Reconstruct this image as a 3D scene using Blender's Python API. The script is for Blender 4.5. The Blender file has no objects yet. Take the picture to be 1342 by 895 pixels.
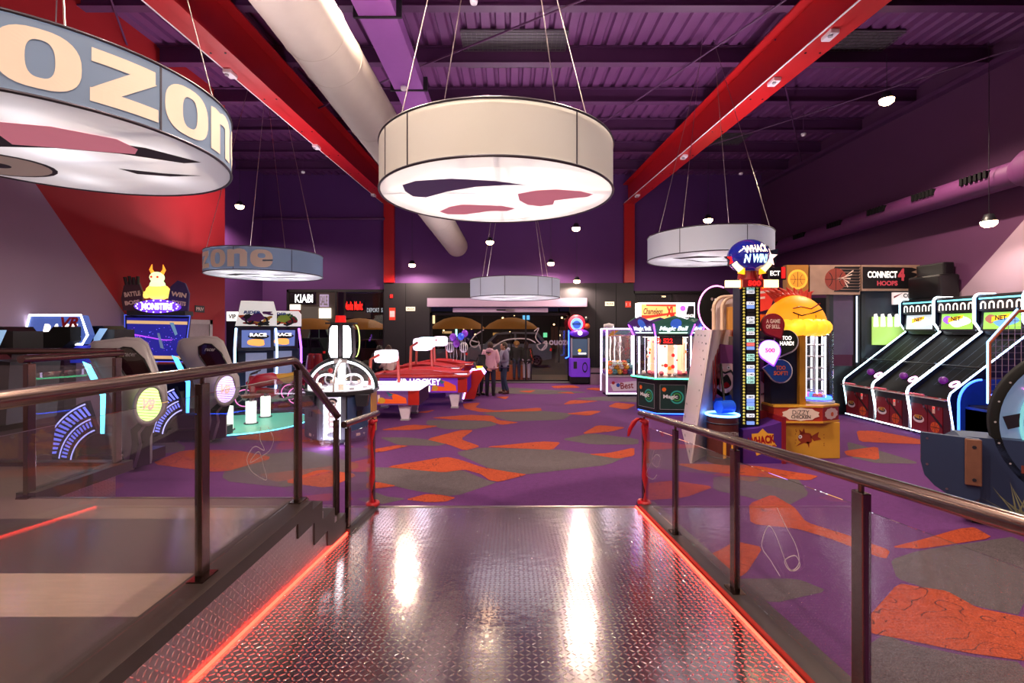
import bpy, bmesh, math, random
from mathutils import Matrix, Vector
from math import pi, sin, cos, radians as R
random.seed(7)
scene = bpy.context.scene
COL = scene.collection
F = 634.0; CX = 671.0; HY = 433.0; EYE = 2.05
def at(px, py, D):                       # a spot of the room as a 3D point, at distance D along the hall
    return Vector(((px-CX)*D/F, D, EYE-(py-HY)*D/F))
def roof(y): return 8.22-.033*(19.2-y)   # underside of the roof deck

# ---------------------------------------------------------------- materials
MATS = {}
def _new(name):
    m = bpy.data.materials.new(name); m.use_nodes = True
    nt = m.node_tree; b = nt.nodes['Principled BSDF']
    return m, nt, b
def lin(c):
    return tuple(((x/12.92) if x <= .04045 else ((x+.055)/1.055)**2.4) for x in c)
def hexc(h):
    return lin(tuple(int(h[i:i+2], 16)/255 for i in (0, 2, 4)))
def mat(name, col, rough=.5, metal=0., emit=0., ecol=None, var=.12, scale=9., bump=0., spec=.5, coat=0., alpha=1.):
    if name in MATS: return MATS[name]
    m, nt, b = _new(name)
    c = hexc(col) if isinstance(col, str) else col
    N = nt.nodes; L = nt.links
    tc = N.new('ShaderNodeTexCoord'); nz = N.new('ShaderNodeTexNoise'); nz.inputs['Scale'].default_value = scale
    nz.inputs['Detail'].default_value = 3
    L.new(tc.outputs['Object'], nz.inputs['Vector'])
    mx = N.new('ShaderNodeMix'); mx.data_type = 'RGBA'
    mx.inputs[6].default_value = tuple(x*(1-var) for x in c)+(1,)
    mx.inputs[7].default_value = tuple(min(1, x*(1+var)) for x in c)+(1,)
    L.new(nz.outputs['Fac'], mx.inputs[0]); L.new(mx.outputs[2], b.inputs['Base Color'])
    b.inputs['Roughness'].default_value = rough; b.inputs['Metallic'].default_value = metal
    b.inputs['Specular IOR Level'].default_value = spec
    b.inputs['Coat Weight'].default_value = coat
    if emit:
        e = c if ecol is None else (hexc(ecol) if isinstance(ecol, str) else ecol)
        b.inputs['Emission Color'].default_value = tuple(e)+(1,); b.inputs['Emission Strength'].default_value = emit
    if bump:
        bp = N.new('ShaderNodeBump'); bp.inputs['Strength'].default_value = bump; bp.inputs['Distance'].default_value = .01
        L.new(nz.outputs['Fac'], bp.inputs['Height']); L.new(bp.outputs[0], b.inputs['Normal'])
    MATS[name] = m; return m
def glow(name, col, s, base=None):
    return mat(name, base or col, rough=.4, emit=s, ecol=col, var=0)
def thin_glass(name, tint=(1, 1, 1), refl=1.0, haze=0.0, dirt='ffffff'):
    if name in MATS: return MATS[name]
    m = bpy.data.materials.new(name); m.use_nodes = True; nt = m.node_tree; N = nt.nodes; L = nt.links
    N.remove(N['Principled BSDF']); out = N['Material Output']
    tr = N.new('ShaderNodeBsdfTransparent'); tr.inputs[0].default_value = tuple(tint)+(1,)
    gl = N.new('ShaderNodeBsdfGlossy'); gl.inputs['Roughness'].default_value = .01
    fr = N.new('ShaderNodeLayerWeight'); fr.inputs['Blend'].default_value = .5     # Schlick curve, the same for both faces of the pane
    pw = N.new('ShaderNodeMath'); pw.operation = 'POWER'; pw.inputs[1].default_value = 5; L.new(fr.outputs['Facing'], pw.inputs[0])
    mu = N.new('ShaderNodeMath'); mu.operation = 'MULTIPLY_ADD'; mu.inputs[1].default_value = .9*refl; mu.inputs[2].default_value = .035*refl; mu.use_clamp = True
    L.new(pw.outputs[0], mu.inputs[0])
    mix = N.new('ShaderNodeMixShader'); L.new(mu.outputs[0], mix.inputs[0]); L.new(tr.outputs[0], mix.inputs[1]); L.new(gl.outputs[0], mix.inputs[2])
    last = mix
    if haze:
        df = N.new('ShaderNodeBsdfDiffuse'); df.inputs[0].default_value = hexc(dirt)+(1,)
        nz = N.new('ShaderNodeTexNoise'); nz.inputs['Scale'].default_value = 3
        m2 = N.new('ShaderNodeMath'); m2.operation = 'MULTIPLY'; m2.inputs[1].default_value = haze*2
        L.new(nz.outputs['Fac'], m2.inputs[0])
        mix2 = N.new('ShaderNodeMixShader'); L.new(m2.outputs[0], mix2.inputs[0]); L.new(mix.outputs[0], mix2.inputs[1]); L.new(df.outputs[0], mix2.inputs[2]); last = mix2
    L.new(last.outputs[0], out.inputs['Surface'])
    MATS[name] = m; return m
def fabric_translucent(name, col, tr=.42):
    m = bpy.data.materials.new(name); m.use_nodes = True; nt = m.node_tree; N = nt.nodes; L = nt.links
    N.remove(N['Principled BSDF']); out = N['Material Output']
    c = hexc(col)+(1,)
    tc = N.new('ShaderNodeTexCoord'); wv = N.new('ShaderNodeTexNoise'); wv.inputs['Scale'].default_value = 160
    L.new(tc.outputs['Object'], wv.inputs['Vector'])
    bp = N.new('ShaderNodeBump'); bp.inputs['Strength'].default_value = .12; L.new(wv.outputs['Fac'], bp.inputs['Height'])
    d = N.new('ShaderNodeBsdfDiffuse'); d.inputs[0].default_value = c; L.new(bp.outputs[0], d.inputs['Normal'])
    t = N.new('ShaderNodeBsdfTranslucent'); t.inputs[0].default_value = c
    mx = N.new('ShaderNodeMixShader'); mx.inputs[0].default_value = tr
    L.new(d.outputs[0], mx.inputs[1]); L.new(t.outputs[0], mx.inputs[2]); L.new(mx.outputs[0], out.inputs['Surface'])
    MATS[name] = m; return m

def diamond_plate(name, col='b9aeb4', rough=.27, planeaxes=(0, 1), cell=.036, strength=1.0):
    m, nt, b = _new(name); N = nt.nodes; L = nt.links
    b.inputs['Metallic'].default_value = 1; b.inputs['Base Color'].default_value = hexc(col)+(1,)
    tc = N.new('ShaderNodeTexCoord'); sp = N.new('ShaderNodeSeparateXYZ'); L.new(tc.outputs['Object'], sp.inputs[0])
    def M(op, a, bb=None, clamp=False):
        n = N.new('ShaderNodeMath'); n.operation = op; n.use_clamp = clamp
        for i, x in enumerate((a, bb)):
            if x is None: continue
            if isinstance(x, (int, float)): n.inputs[i].default_value = x
            else: L.new(x, n.inputs[i])
        return n.outputs[0]
    u = M('DIVIDE', sp.outputs[planeaxes[0]], cell); v = M('DIVIDE', sp.outputs[planeaxes[1]], cell)
    fu = M('FLOOR', u); fv = M('FLOOR', v)
    a = M('SUBTRACT', M('SUBTRACT', u, fu), .5); c2 = M('SUBTRACT', M('SUBTRACT', v, fv), .5)
    par = M('FLOORED_MODULO', M('ADD', fu, fv), 2)
    sgn = M('SUBTRACT', M('MULTIPLY', par, 2), 1)
    a = M('MULTIPLY', a, sgn)
    p = M('ADD', a, c2); q = M('SUBTRACT', a, c2)
    d = M('ADD', M('POWER', M('DIVIDE', M('ABSOLUTE', p), .62), 2), M('POWER', M('DIVIDE', M('ABSOLUTE', q), .2), 2))
    h = M('SUBTRACT', 1, d, True)
    h = M('POWER', h, .6)
    wv = N.new('ShaderNodeTexNoise'); wv.inputs['Scale'].default_value = 11; wv.inputs['Detail'].default_value = 2; L.new(tc.outputs['Object'], wv.inputs['Vector'])
    h = M('ADD', h, M('MULTIPLY', wv.outputs['Fac'], .28))
    bp = N.new('ShaderNodeBump'); bp.inputs['Strength'].default_value = strength; bp.inputs['Distance'].default_value = .0055
    L.new(h, bp.inputs['Height']); L.new(bp.outputs[0], b.inputs['Normal'])
    nz = N.new('ShaderNodeTexNoise'); nz.inputs['Scale'].default_value = 2.2; nz.inputs['Detail'].default_value = 5
    L.new(tc.outputs['Object'], nz.inputs['Vector'])
    rr = M('ADD', M('MULTIPLY', nz.outputs['Fac'], .05), rough-.025)
    L.new(rr, b.inputs['Roughness'])
    MATS[name] = m; return m

def carpet_mat(name, kind):
    m, nt, b = _new(name); N = nt.nodes; L = nt.links
    geo = N.new('ShaderNodeNewGeometry')
    fine = N.new('ShaderNodeTexNoise'); fine.inputs['Scale'].default_value = 140; fine.inputs['Detail'].default_value = 2
    L.new(geo.outputs['Position'], fine.inputs['Vector'])
    mid = N.new('ShaderNodeTexNoise'); mid.inputs['Scale'].default_value = 14; mid.inputs['Detail'].default_value = 4
    L.new(geo.outputs['Position'], mid.inputs['Vector'])
    rmp = N.new('ShaderNodeValToRGB'); rmp.color_ramp.elements[0].position = .36; rmp.color_ramp.elements[1].position = .64
    L.new(fine.outputs['Fac'], rmp.inputs[0])
    cols = {'purple': ('4a2456', '744080'), 'grey': ('483f45', '6c6167'), 'orange': ('84301c', 'c65736')}[kind]
    rmp.color_ramp.elements[0].color = hexc(cols[0])+(1,); rmp.color_ramp.elements[1].color = hexc(cols[1])+(1,)
    mx = N.new('ShaderNodeMix'); mx.data_type = 'RGBA'; mx.blend_type = 'MULTIPLY'; mx.inputs[0].default_value = .35
    L.new(rmp.outputs[0], mx.inputs[6]); L.new(mid.outputs['Fac'], mx.inputs[7])
    # curly drawn lines of the carpet print
    mp = N.new('ShaderNodeMapping'); mp.inputs['Scale'].default_value = (1.6, 1.9, 1); L.new(geo.outputs['Position'], mp.inputs[0])
    wn = N.new('ShaderNodeTexNoise'); wn.inputs['Scale'].default_value = 1.5; wn.inputs['Detail'].default_value = 1.2; L.new(mp.outputs[0], wn.inputs['Vector'])
    ml = N.new('ShaderNodeMath'); ml.operation = 'MULTIPLY'; ml.inputs[1].default_value = 9; L.new(wn.outputs['Fac'], ml.inputs[0])
    fr = N.new('ShaderNodeMath'); fr.operation = 'PINGPONG'; fr.inputs[1].default_value = .5; L.new(ml.outputs[0], fr.inputs[0])
    lt = N.new('ShaderNodeMath'); lt.operation = 'LESS_THAN'; lt.inputs[1].default_value = .035 if kind == 'orange' else .012; L.new(fr.outputs[0], lt.inputs[0])
    brk = N.new('ShaderNodeMath'); brk.operation = 'GREATER_THAN'; brk.inputs[1].default_value = .47
    bn = N.new('ShaderNodeTexNoise'); bn.inputs['Scale'].default_value = 2.6; L.new(geo.outputs['Position'], bn.inputs['Vector']); L.new(bn.outputs['Fac'], brk.inputs[0])
    an = N.new('ShaderNodeMath'); an.operation = 'MULTIPLY'; L.new(lt.outputs[0], an.inputs[0]); L.new(brk.outputs[0], an.inputs[1])
    an2 = N.new('ShaderNodeMath'); an2.operation = 'MULTIPLY'; an2.inputs[1].default_value = .75 if kind == 'orange' else .35; L.new(an.outputs[0], an2.inputs[0])
    m2 = N.new('ShaderNodeMix'); m2.data_type = 'RGBA'; L.new(an2.outputs[0], m2.inputs[0]); L.new(mx.outputs[2], m2.inputs[6]); m2.inputs[7].default_value = hexc('2b1a26')+(1,)
    L.new(m2.outputs[2], b.inputs['Base Color']); b.inputs['Roughness'].default_value = .95; b.inputs['Specular IOR Level'].default_value = .15
    bp = N.new('ShaderNodeBump'); bp.inputs['Strength'].default_value = .4; bp.inputs['Distance'].default_value = .004
    L.new(fine.outputs['Fac'], bp.inputs['Height']); L.new(bp.outputs[0], b.inputs['Normal'])
    MATS[name] = m; return m

# ---------------------------------------------------------------- mesh building
TXT = {}
def text_mesh(s, bold=.0, shear=0.):
    k = (s, bold, shear)
    if k in TXT: return TXT[k]
    cu = bpy.data.curves.new('txt', 'FONT'); cu.body = s; cu.size = 1; cu.offset = bold; cu.shear = shear; cu.resolution_u = 3
    ob = bpy.data.objects.new('txt', cu); COL.objects.link(ob)
    dg = bpy.context.evaluated_depsgraph_get(); me = bpy.data.meshes.new_from_object(ob.evaluated_get(dg))
    v = [tuple(x.co) for x in me.vertices]; f = [tuple(p.vertices) for p in me.polygons]
    bpy.data.objects.remove(ob); bpy.data.curves.remove(cu); bpy.data.meshes.remove(me)
    TXT[k] = (v, f); return TXT[k]

def frame(o, x, n):      # matrix with local x along x, local z along n
    x = Vector(x).normalized(); n = Vector(n).normalized(); y = n.cross(x).normalized(); x = y.cross(n)
    M = Matrix((x, y, n)).transposed().to_4x4(); M.translation = Vector(o); return M
def FRONT(x, y, z, eps=.002): return frame((x, y-eps, z), (1, 0, 0), (0, -1, 0))   # drawing plane on a face looking to -y
def LEFTF(x, y, z, eps=.002): return frame((x-eps, y, z), (0, -1, 0), (-1, 0, 0))   # on a face looking to -x
def RIGHTF(x, y, z, eps=.002): return frame((x+eps, y, z), (0, 1, 0), (1, 0, 0))
def rotz(a): return Matrix.Rotation(a, 4, 'Z')
def T(x, y, z): return Matrix.Translation((x, y, z))

class MB:
    def __init__(s, *mats): s.v = []; s.f = []; s.mi = []; s.sm = []; s.mats = list(mats); s.M = None
    def mid(s, m):
        if m is None: return 0
        if m not in s.mats: s.mats.append(m)
        return s.mats.index(m)
    def add(s, vs, fs, m=None, smooth=False, M=None):
        o = len(s.v); k = s.mid(m)
        for p in vs:
            p = Vector(p)
            if M is not None: p = M @ p
            if s.M is not None: p = s.M @ p
            s.v.append(p)
        for f in fs:
            s.f.append([o+i for i in f]); s.mi.append(k); s.sm.append(smooth)
        return s
    def box(s, x0, x1, y0, y1, z0, z1, m=None, M=None, bev=0.):
        if bev:
            bm = bmesh.new(); bmesh.ops.create_cube(bm, size=1)
            for v in bm.verts: v.co = Vector(((x0+x1)/2+v.co.x*(x1-x0), (y0+y1)/2+v.co.y*(y1-y0), (z0+z1)/2+v.co.z*(z1-z0)))
            bmesh.ops.bevel(bm, geom=bm.edges[:], offset=bev, segments=2, affect='EDGES', profile=.6)
            bm.verts.ensure_lookup_table(); bm.verts.index_update()
            s.add([v.co.copy() for v in bm.verts], [[v.index for v in f.verts] for f in bm.faces], m, False, M); bm.free(); return s
        vs = [(x, y, z) for z in (z0, z1) for y in (y0, y1) for x in (x0, x1)]
        return s.add(vs, [(0, 2, 3, 1), (4, 5, 7, 6), (0, 1, 5, 4), (2, 6, 7, 3), (0, 4, 6, 2), (1, 3, 7, 5)], m, False, M)
    def prism(s, pts, t0, t1, m=None, M=None, m_side=None):    # polygon in local xy, extruded z from t0 to t1
        a = sum(pts[i][0]*pts[(i+1) % len(pts)][1]-pts[(i+1) % len(pts)][0]*pts[i][1] for i in range(len(pts)))
        if a < 0: pts = pts[::-1]
        n = len(pts)
        vs = [(x, y, t0) for x, y in pts]+[(x, y, t1) for x, y in pts]
        s.add(vs, [list(range(n))[::-1], [n+i for i in range(n)]], m, False, M)
        return s.add(vs, [(i, (i+1) % n, n+(i+1) % n, n+i) for i in range(n)], m_side or m, False, M)
    def flat(s, pts, m=None, M=None, z=0.):
        a = sum(pts[i][0]*pts[(i+1) % len(pts)][1]-pts[(i+1) % len(pts)][0]*pts[i][1] for i in range(len(pts)))
        if a < 0: pts = pts[::-1]
        return s.add([(x, y, z) for x, y in pts], [list(range(len(pts)))], m, False, M)
    def cyl(s, p0, p1, r0, r1=None, m=None, n=16, M=None, caps=True, smooth=True):
        r1 = r0 if r1 is None else r1
        p0 = Vector(p0); p1 = Vector(p1); d = (p1-p0).normalized()
        a = Vector((0, 0, 1)) if abs(d.z) < .9 else Vector((1, 0, 0)); u = d.cross(a).normalized(); w = d.cross(u)
        vs = [p0+(u*cos(2*pi*i/n)+w*sin(2*pi*i/n))*r0 for i in range(n)]+[p1+(u*cos(2*pi*i/n)+w*sin(2*pi*i/n))*r1 for i in range(n)]
        s.add(vs, [(i, n+i, n+(i+1) % n, (i+1) % n) for i in range(n)], m, smooth, M)
        if caps: s.add(vs, [list(range(n)), [n+i for i in range(n)][::-1]], m, False, M)
        return s
    def tube(s, pts, r, m=None, n=8, closed=False, M=None, caps=True):
        pts = [Vector(p) for p in pts]; k = len(pts); vs = []; up = None
        rr = r if isinstance(r, (list, tuple)) else [r]*k
        for i, p in enumerate(pts):
            if closed: d = pts[(i+1) % k]-pts[i-1]
            else: d = pts[min(i+1, k-1)]-pts[max(i-1, 0)]
            if d.length < 1e-9: d = Vector((0, 0, 1))
            d.normalize()
            if up is None:
                a = Vector((0, 0, 1)) if abs(d.z) < .9 else Vector((1, 0, 0)); u = d.cross(a).normalized()
            else:
                u = up-d*up.dot(d)
                u = u.normalized() if u.length > 1e-6 else d.orthogonal().normalized()
            up = u; w = d.cross(u)
            vs += [p+(u*cos(2*pi*j/n)+w*sin(2*pi*j/n))*rr[i] for j in range(n)]
        fs = []
        for i in range(k if closed else k-1):
            a = i*n; b = ((i+1) % k)*n
            fs += [(a+j, a+(j+1) % n, b+(j+1) % n, b+j) for j in range(n)]
        s.add(vs, fs, m, True, M)
        if caps and not closed: s.add(vs, [list(range(n))[::-1], [(k-1)*n+j for j in range(n)]], m, False, M)
        return s
    def lathe(s, prof, m=None, n=32, M=None, a0=0., a1=2*pi, smooth=True, caps=False):
        full = abs(a1-a0-2*pi) < 1e-6; cols = n if full else n+1; k = len(prof)
        vs = []
        for i in range(cols):
            a = a0+(a1-a0)*i/n
            vs += [(r*cos(a), r*sin(a), z) for r, z in prof]
        fs = []
        for i in range(n):
            b = ((i+1) % cols)*k; a = i*k
            for j in range(k-1): fs.append((a+j, b+j, b+j+1, a+j+1))
        s.add(vs, fs, m, smooth, M)
        if caps and full:
            s.add(vs, [[i*k for i in range(n)][::-1], [i*k+k-1 for i in range(n)]], m, False, M)
        return s
    def sphere(s, c, r, m=None, n=16, M=None, sx=1, sy=1, sz=1):
        c = Vector(c); rings = max(6, n//2); vs = [c+Vector((0, 0, -r*sz))]
        for j in range(1, rings):
            t = -pi/2+pi*j/rings
            vs += [c+Vector((r*sx*cos(t)*cos(2*pi*i/n), r*sy*cos(t)*sin(2*pi*i/n), r*sz*sin(t))) for i in range(n)]
        vs.append(c+Vector((0, 0, r*sz))); fs = [(0, 1+(i+1) % n, 1+i) for i in range(n)]
        for j in range(rings-2):
            a = 1+j*n; b = a+n
            fs += [(a+i, a+(i+1) % n, b+(i+1) % n, b+i) for i in range(n)]
        a = 1+(rings-2)*n; e = len(vs)-1
        fs += [(a+i, a+(i+1) % n, e) for i in range(n)]
        return s.add(vs, fs, m, True, M)
    def text(s, st, w, h, m=None, M=None, bold=.02, shear=0., z=0., keep=False):    # centred, fitted to w x h
        vs, fs = text_mesh(st, bold, shear)
        if not vs: return s
        x0 = min(v[0] for v in vs); x1 = max(v[0] for v in vs); y0 = min(v[1] for v in vs); y1 = max(v[1] for v in vs)
        kx = w/(x1-x0); ky = h/(y1-y0)
        return s.add([((v[0]-(x0+x1)/2)*kx, (v[1]-(y0+y1)/2)*ky, z) for v in vs], fs, m, False, M)
    def disc(s, x, y, r, m=None, M=None, z=0., n=24, ry=None, r_in=0., rot=0.):
        ry = ry or r
        def pt(t, k): 
            a, b = r*k*cos(t), ry*k*sin(t); return (x+a*cos(rot)-b*sin(rot), y+a*sin(rot)+b*cos(rot))
        if r_in:
            vs = [pt(2*pi*i/n, 1)+(z,) for i in range(n)]+[pt(2*pi*i/n, r_in)+(z,) for i in range(n)]
            return s.add(vs, [(i, (i+1) % n, n+(i+1) % n, n+i) for i in range(n)], m, False, M)
        return s.flat([pt(2*pi*i/n, 1) for i in range(n)], m, M, z)
    def build(s, name, parent=None, loc=None):
        me = bpy.data.meshes.new(name); me.from_pydata([tuple(v) for v in s.v], [], s.f)
        for m in s.mats: me.materials.append(m)
        me.polygons.foreach_set('material_index', s.mi); me.polygons.foreach_set('use_smooth', s.sm); me.update()
        o = bpy.data.objects.new(name, me); COL.objects.link(o)
        if parent is not None: o.parent = parent
        if loc is not None: o.location = loc
        return o
def tag(o, label, cat, group=None, kind=None):
    o['label'] = label; o['category'] = cat
    if group: o['group'] = group
    if kind: o['kind'] = kind
    return o
def thing(name, label, cat, loc=(0, 0, 0), rz=0., group=None):
    o = bpy.data.objects.new(name, None); COL.objects.link(o); o.location = loc; o.rotation_euler = (0, 0, rz)
    o.empty_display_size = .1
    return tag(o, label, cat, group)
def struct(o): o['kind'] = 'structure'; return o
def children(o): return [c for c in bpy.data.objects if c.parent == o]
def dup(root, loc, rz, label, group=None):
    def cp(o, par):
        c = o.copy(); COL.objects.link(c)
        if par is not None: c.parent = par
        for ch in children(o): cp(ch, c)
        return c
    r = cp(root, None); r.location = loc; r.rotation_euler = (0, 0, rz); r['label'] = label
    if group: r['group'] = group
    return r
def arc(cx, cy, r, a0, a1, n=12, ry=None):
    ry = ry or r
    return [(cx+r*cos(R(a0+(a1-a0)*i/n)), cy+ry*sin(R(a0+(a1-a0)*i/n))) for i in range(n+1)]
def star(cx, cy, r, k=5, ri=.45, rot=90):
    return [(cx+(r if i % 2 == 0 else r*ri)*cos(R(rot+180*i/k)), cy+(r if i % 2 == 0 else r*ri)*sin(R(rot+180*i/k))) for i in range(2*k)]
def blob(cx, cy, rx, ry, seed=1, n=22, wob=.12):
    rnd = random.Random(seed); ph = [rnd.uniform(0, 6.28) for _ in range(4)]
    return [(cx+rx*(1+wob*sum(sin((k+2)*2*pi*i/n+ph[k]) for k in range(3))/2)*cos(2*pi*i/n),
             cy+ry*(1+wob*sum(sin((k+2)*2*pi*i/n+ph[k]) for k in range(3))/2)*sin(2*pi*i/n)) for i in range(n)]
def lamp(name, kind, loc, energy, col=(1, 1, 1), size=.1, rot=None, spot=None, blend=.5, sx=None, sy=None):
    l = bpy.data.lights.new(name, kind); l.energy = energy; l.color = col
    if kind in ('POINT', 'SPOT'): l.shadow_soft_size = size
    if kind == 'SPOT': l.spot_size = spot or 1.6; l.spot_blend = blend
    if kind == 'AREA':
        l.shape = 'RECTANGLE'; l.size = sx or size; l.size_y = sy or size
    o = bpy.data.objects.new(name, l); COL.objects.link(o); o.location = loc
    if rot: o.rotation_euler = rot
    return o

# shared materials
black = mat('black satin', '0d0c10', .35, var=.3)
blackm = mat('matt black', '0c0b0d', .8, var=.2, spec=.2)
dark = mat('charcoal plastic', '1d1c22', .4)
steel = mat('brushed steel', 'a89a9c', .3, metal=1, var=.06)
bronze = mat('bronze anodised steel', '74605a', .22, metal=1, var=.1)
silver = mat('silver plastic', 'a09aa0', .3, var=.05, coat=.3)
white = mat('white laminate', 'e4dde2', .4, var=.04)
redp = mat('red lacquer', '8e1018', .3, var=.1)
cream = mat('cream print', 'e8cfc0', .6, var=.03)
orange = mat('orange print', 'e0651c', .5, var=.05)
yellow = mat('yellow laminate', 'd9a034', .45, var=.06)
purple = mat('purple laminate', '5a1f96', .4, var=.1)
blue = mat('blue laminate', '1b3f9c', .4, var=.1)
navy = mat('navy laminate', '101530', .35, var=.1)
pink = mat('pink print', 'd9708a', .6, var=.04)
skin = mat('skin', 'c28a70', .55, var=.05)
hair_b = mat('brown hair', '3a2419', .7, var=.3, scale=60)
neon_w = glow('neon white', 'eaf2ff', 5)
neon_c = glow('neon cyan', '5fe0ff', 4)
neon_b = glow('neon blue', '2a55ff', 6)
neon_p = glow('neon purple', 'a040ff', 5)
neon_r = glow('led red', 'ff3a2a', 6)
neon_k = glow('neon pink', 'ff60c0', 4)
lit_w = glow('lit white panel', 'fff6ee', 1.1)
lit_warm = glow('lamp warm', 'ffd2a0', 22)
lit_y = glow('lit yellow', 'ffb41e', 1.0)
lit_r = glow('lit red', 'ff1a18', 1.6)
lit_o = glow('lit orange', 'ff6a10', 1.2)
lit_g = glow('lit green', '5cff6a', 1.2)
lit_b = glow('lit blue', '3c7cff', 1.4)
lit_c = glow('lit cyan', '70e8ff', 1.3)
lit_pu = glow('lit purple', '9a4cff', 1.3)
glass = thin_glass('clear glass')
rail_glass = thin_glass('railing glass', (.95, .95, .96), 1.7, .008)
# ================================================================ THE ROOM
XL, XR, YF, YB = -9.9, 9.9, 19.2, -5.0      # side walls, far wall, wall behind the camera
XRED, YRED = -7.3, 12.3                      # red wall at the left, ending in a corner
FLOORY = 5.6                                 # foot of the ramp
# floor: carpet with its printed patches
c_p = carpet_mat('purple carpet', 'purple'); c_g = carpet_mat('grey carpet', 'grey'); c_o = carpet_mat('orange carpet', 'orange')
fl = MB(c_p)
fl.box(XL-.3, XR+.3, YB-.3, YF, -.2, 0, c_p)
def gp(x, y):
    D = EYE*F/(y-HY); return ((x-CX)*D/F, D)
def patch(pts, m, z, sc=None):
    if sc: ox, oy, k = sc; pts = [(ox+x/k, oy+y/k) for x, y in pts]
    w = [gp(x, y) for x, y in pts]
    # round the outline a little
    for _ in range(1):
        n = len(w); w = [q for i in range(n) for q in ((w[i][0]*.88+w[(i+1) % n][0]*.12, w[i][1]*.88+w[(i+1) % n][1]*.12), (w[i][0]*.12+w[(i+1) % n][0]*.88, w[i][1]*.12+w[(i+1) % n][1]*.88))]
    fl.flat(w, m, None, z)
S8 = (800, 530, 2.452); S1 = (480, 490, 3.728)
greys = [
 ([(430,385),(560,360),(720,365),(950,370),(1160,400),(1330,380),(1180,445),(960,470),(780,492),(620,470)], S1),
 ([(0,455),(180,460),(380,480),(470,470),(590,520),(640,530),(430,600),(230,570),(60,530),(0,500)], S1),
 ([(300,225),(420,228),(620,232),(640,250),(520,272),(380,270),(290,245)], S1),
 ([(560,190),(860,180),(1010,195),(960,225),(700,232),(600,200)], S1),
 ([(60,310),(200,310),(420,335),(350,352),(160,348)], S1),
 ([(560,60),(760,70),(1100,90),(900,100),(600,95)], S1),
 ([(950,320),(1100,290),(1330,318),(1330,345),(1100,345)], S1),
 ([(1000,120),(1340,100),(1342,140),(1120,130)], S1),
 ([(0,560),(100,600),(200,610),(60,640)], S1),
 ([(330,230),(600,235),(640,290),(560,330),(450,300),(330,275)], S8),
 ([(990,470),(1329,420),(1329,680),(1180,650),(1040,600),(920,560),(900,500)], S8),
 ([(800,790),(880,740),(960,770),(1150,810),(1329,830),(1329,1000),(800,1000)], S8),
 ([(760,120),(800,130),(870,150),(1000,190),(860,190),(770,170)], S8),
 ([(380,560),(600,560),(700,600),(520,640),(420,600)], S8),
 ([(60,570),(200,560),(250,590),(170,600)], (0,0,1)),
 ([(300,600),(400,590),(480,610),(380,640),(290,630)], (0,0,1)),
]
for p, s in greys: patch(p, c_g, .002, s)
oranges = [
 ([(925,575),(1010,590),(1080,600),(1180,655),(1329,685),(1400,700),(1400,830),(1329,825),(1150,800),(960,760),(830,735),(815,700)], S8),
 ([(445,320),(520,290),(590,330),(630,380),(760,420),(900,470),(885,500),(700,430),(600,400),(450,385)], S8),
 ([(350,470),(400,440),(490,460),(440,540),(395,570),(350,560),(280,500)], S8),
 ([(900,460),(1000,435),(1120,400),(1170,395),(1230,430),(1000,465)], S8),
 ([(110,255),(200,245),(335,265),(240,300),(110,310)], S8),
 ([(200,190),(450,195),(670,230),(640,245),(500,235),(300,215)], S8),
 ([(790,85),(850,85),(960,105),(1060,130),(900,125),(800,120)], S8),
 ([(750,150),(860,135),(865,180),(760,165)], S8),
 ([(1040,210),(1130,250),(1130,285),(1060,225)], S8),
 ([(90,455),(390,405),(460,420),(560,455),(700,480),(790,492),(650,528),(600,520),(560,490),(480,468),(380,482),(240,470)], S1),
 ([(290,320),(460,275),(525,275),(460,320),(560,355),(480,375),(400,345)], S1),
 ([(570,358),(860,330),(950,335),(910,372),(760,365)], S1),
 ([(310,215),(500,200),(620,205),(640,225),(750,238),(660,250),(600,230),(440,225)], S1),
 ([(470,145),(560,140),(530,165),(640,180),(850,165),(860,182),(560,188),(480,170)], S1),
 ([(1050,295),(1130,250),(1270,262),(1200,282)], S1),
 ([(1080,392),(1180,388),(1310,360),(1310,400),(1230,415)], S1),
 ([(960,150),(1000,128),(1140,132),(1050,145)], S1),
 ([(970,195),(1100,180),(1150,183),(1090,205)], S1),
 ([(60,275),(220,248),(360,255),(240,275)], S1),
 ([(0,375),(150,348),(210,352),(60,385)], S1),
 ([(190,615),(290,588),(350,590),(440,605),(390,625),(300,628)], S1),
 ([(0,535),(60,530),(150,548),(60,560),(0,560)], S1),
 ([(480,102),(570,98),(530,115)], S1), ([(630,112),(700,110),(680,125)], S1),
 ([(740,85),(830,80),(800,92)], S1), ([(900,60),(1010,55),(1050,68),(920,70)], S1), ([(1070,75),(1100,68),(1160,70),(1140,82)], S1),
 ([(925,92),(1000,88),(1020,98)], S1), ([(1180,160),(1220,140),(1320,150),(1270,175)], S1), ([(230,190),(340,175),(300,190)], S1),
 ([(196,608),(240,590),(310,590),(360,600),(290,620)], (0,0,1)), ([(300,575),(370,560),(440,566),(400,580)], (0,0,1)),
 ([(370,632),(420,615),(470,622),(430,640)], (0,0,1)),
]
for p, s in oranges: patch(p, c_o, .004, s)
struct(fl.build('floor'))

wall_pu = mat('purple wall paint', '582a6c', .75, var=.05, scale=2)
wall_rp = mat('plum wall paint', '4c2048', .75, var=.05, scale=2)
wall_r = mat('red wall paint', 'a3141c', .7, var=.05, scale=2)
wall_li = mat('lilac wall paint', '9a8296', .7, var=.04, scale=2)
wall_k = mat('black wall cladding', '1b161e', .6, var=.12, scale=3)
w = MB(wall_r)
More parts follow.
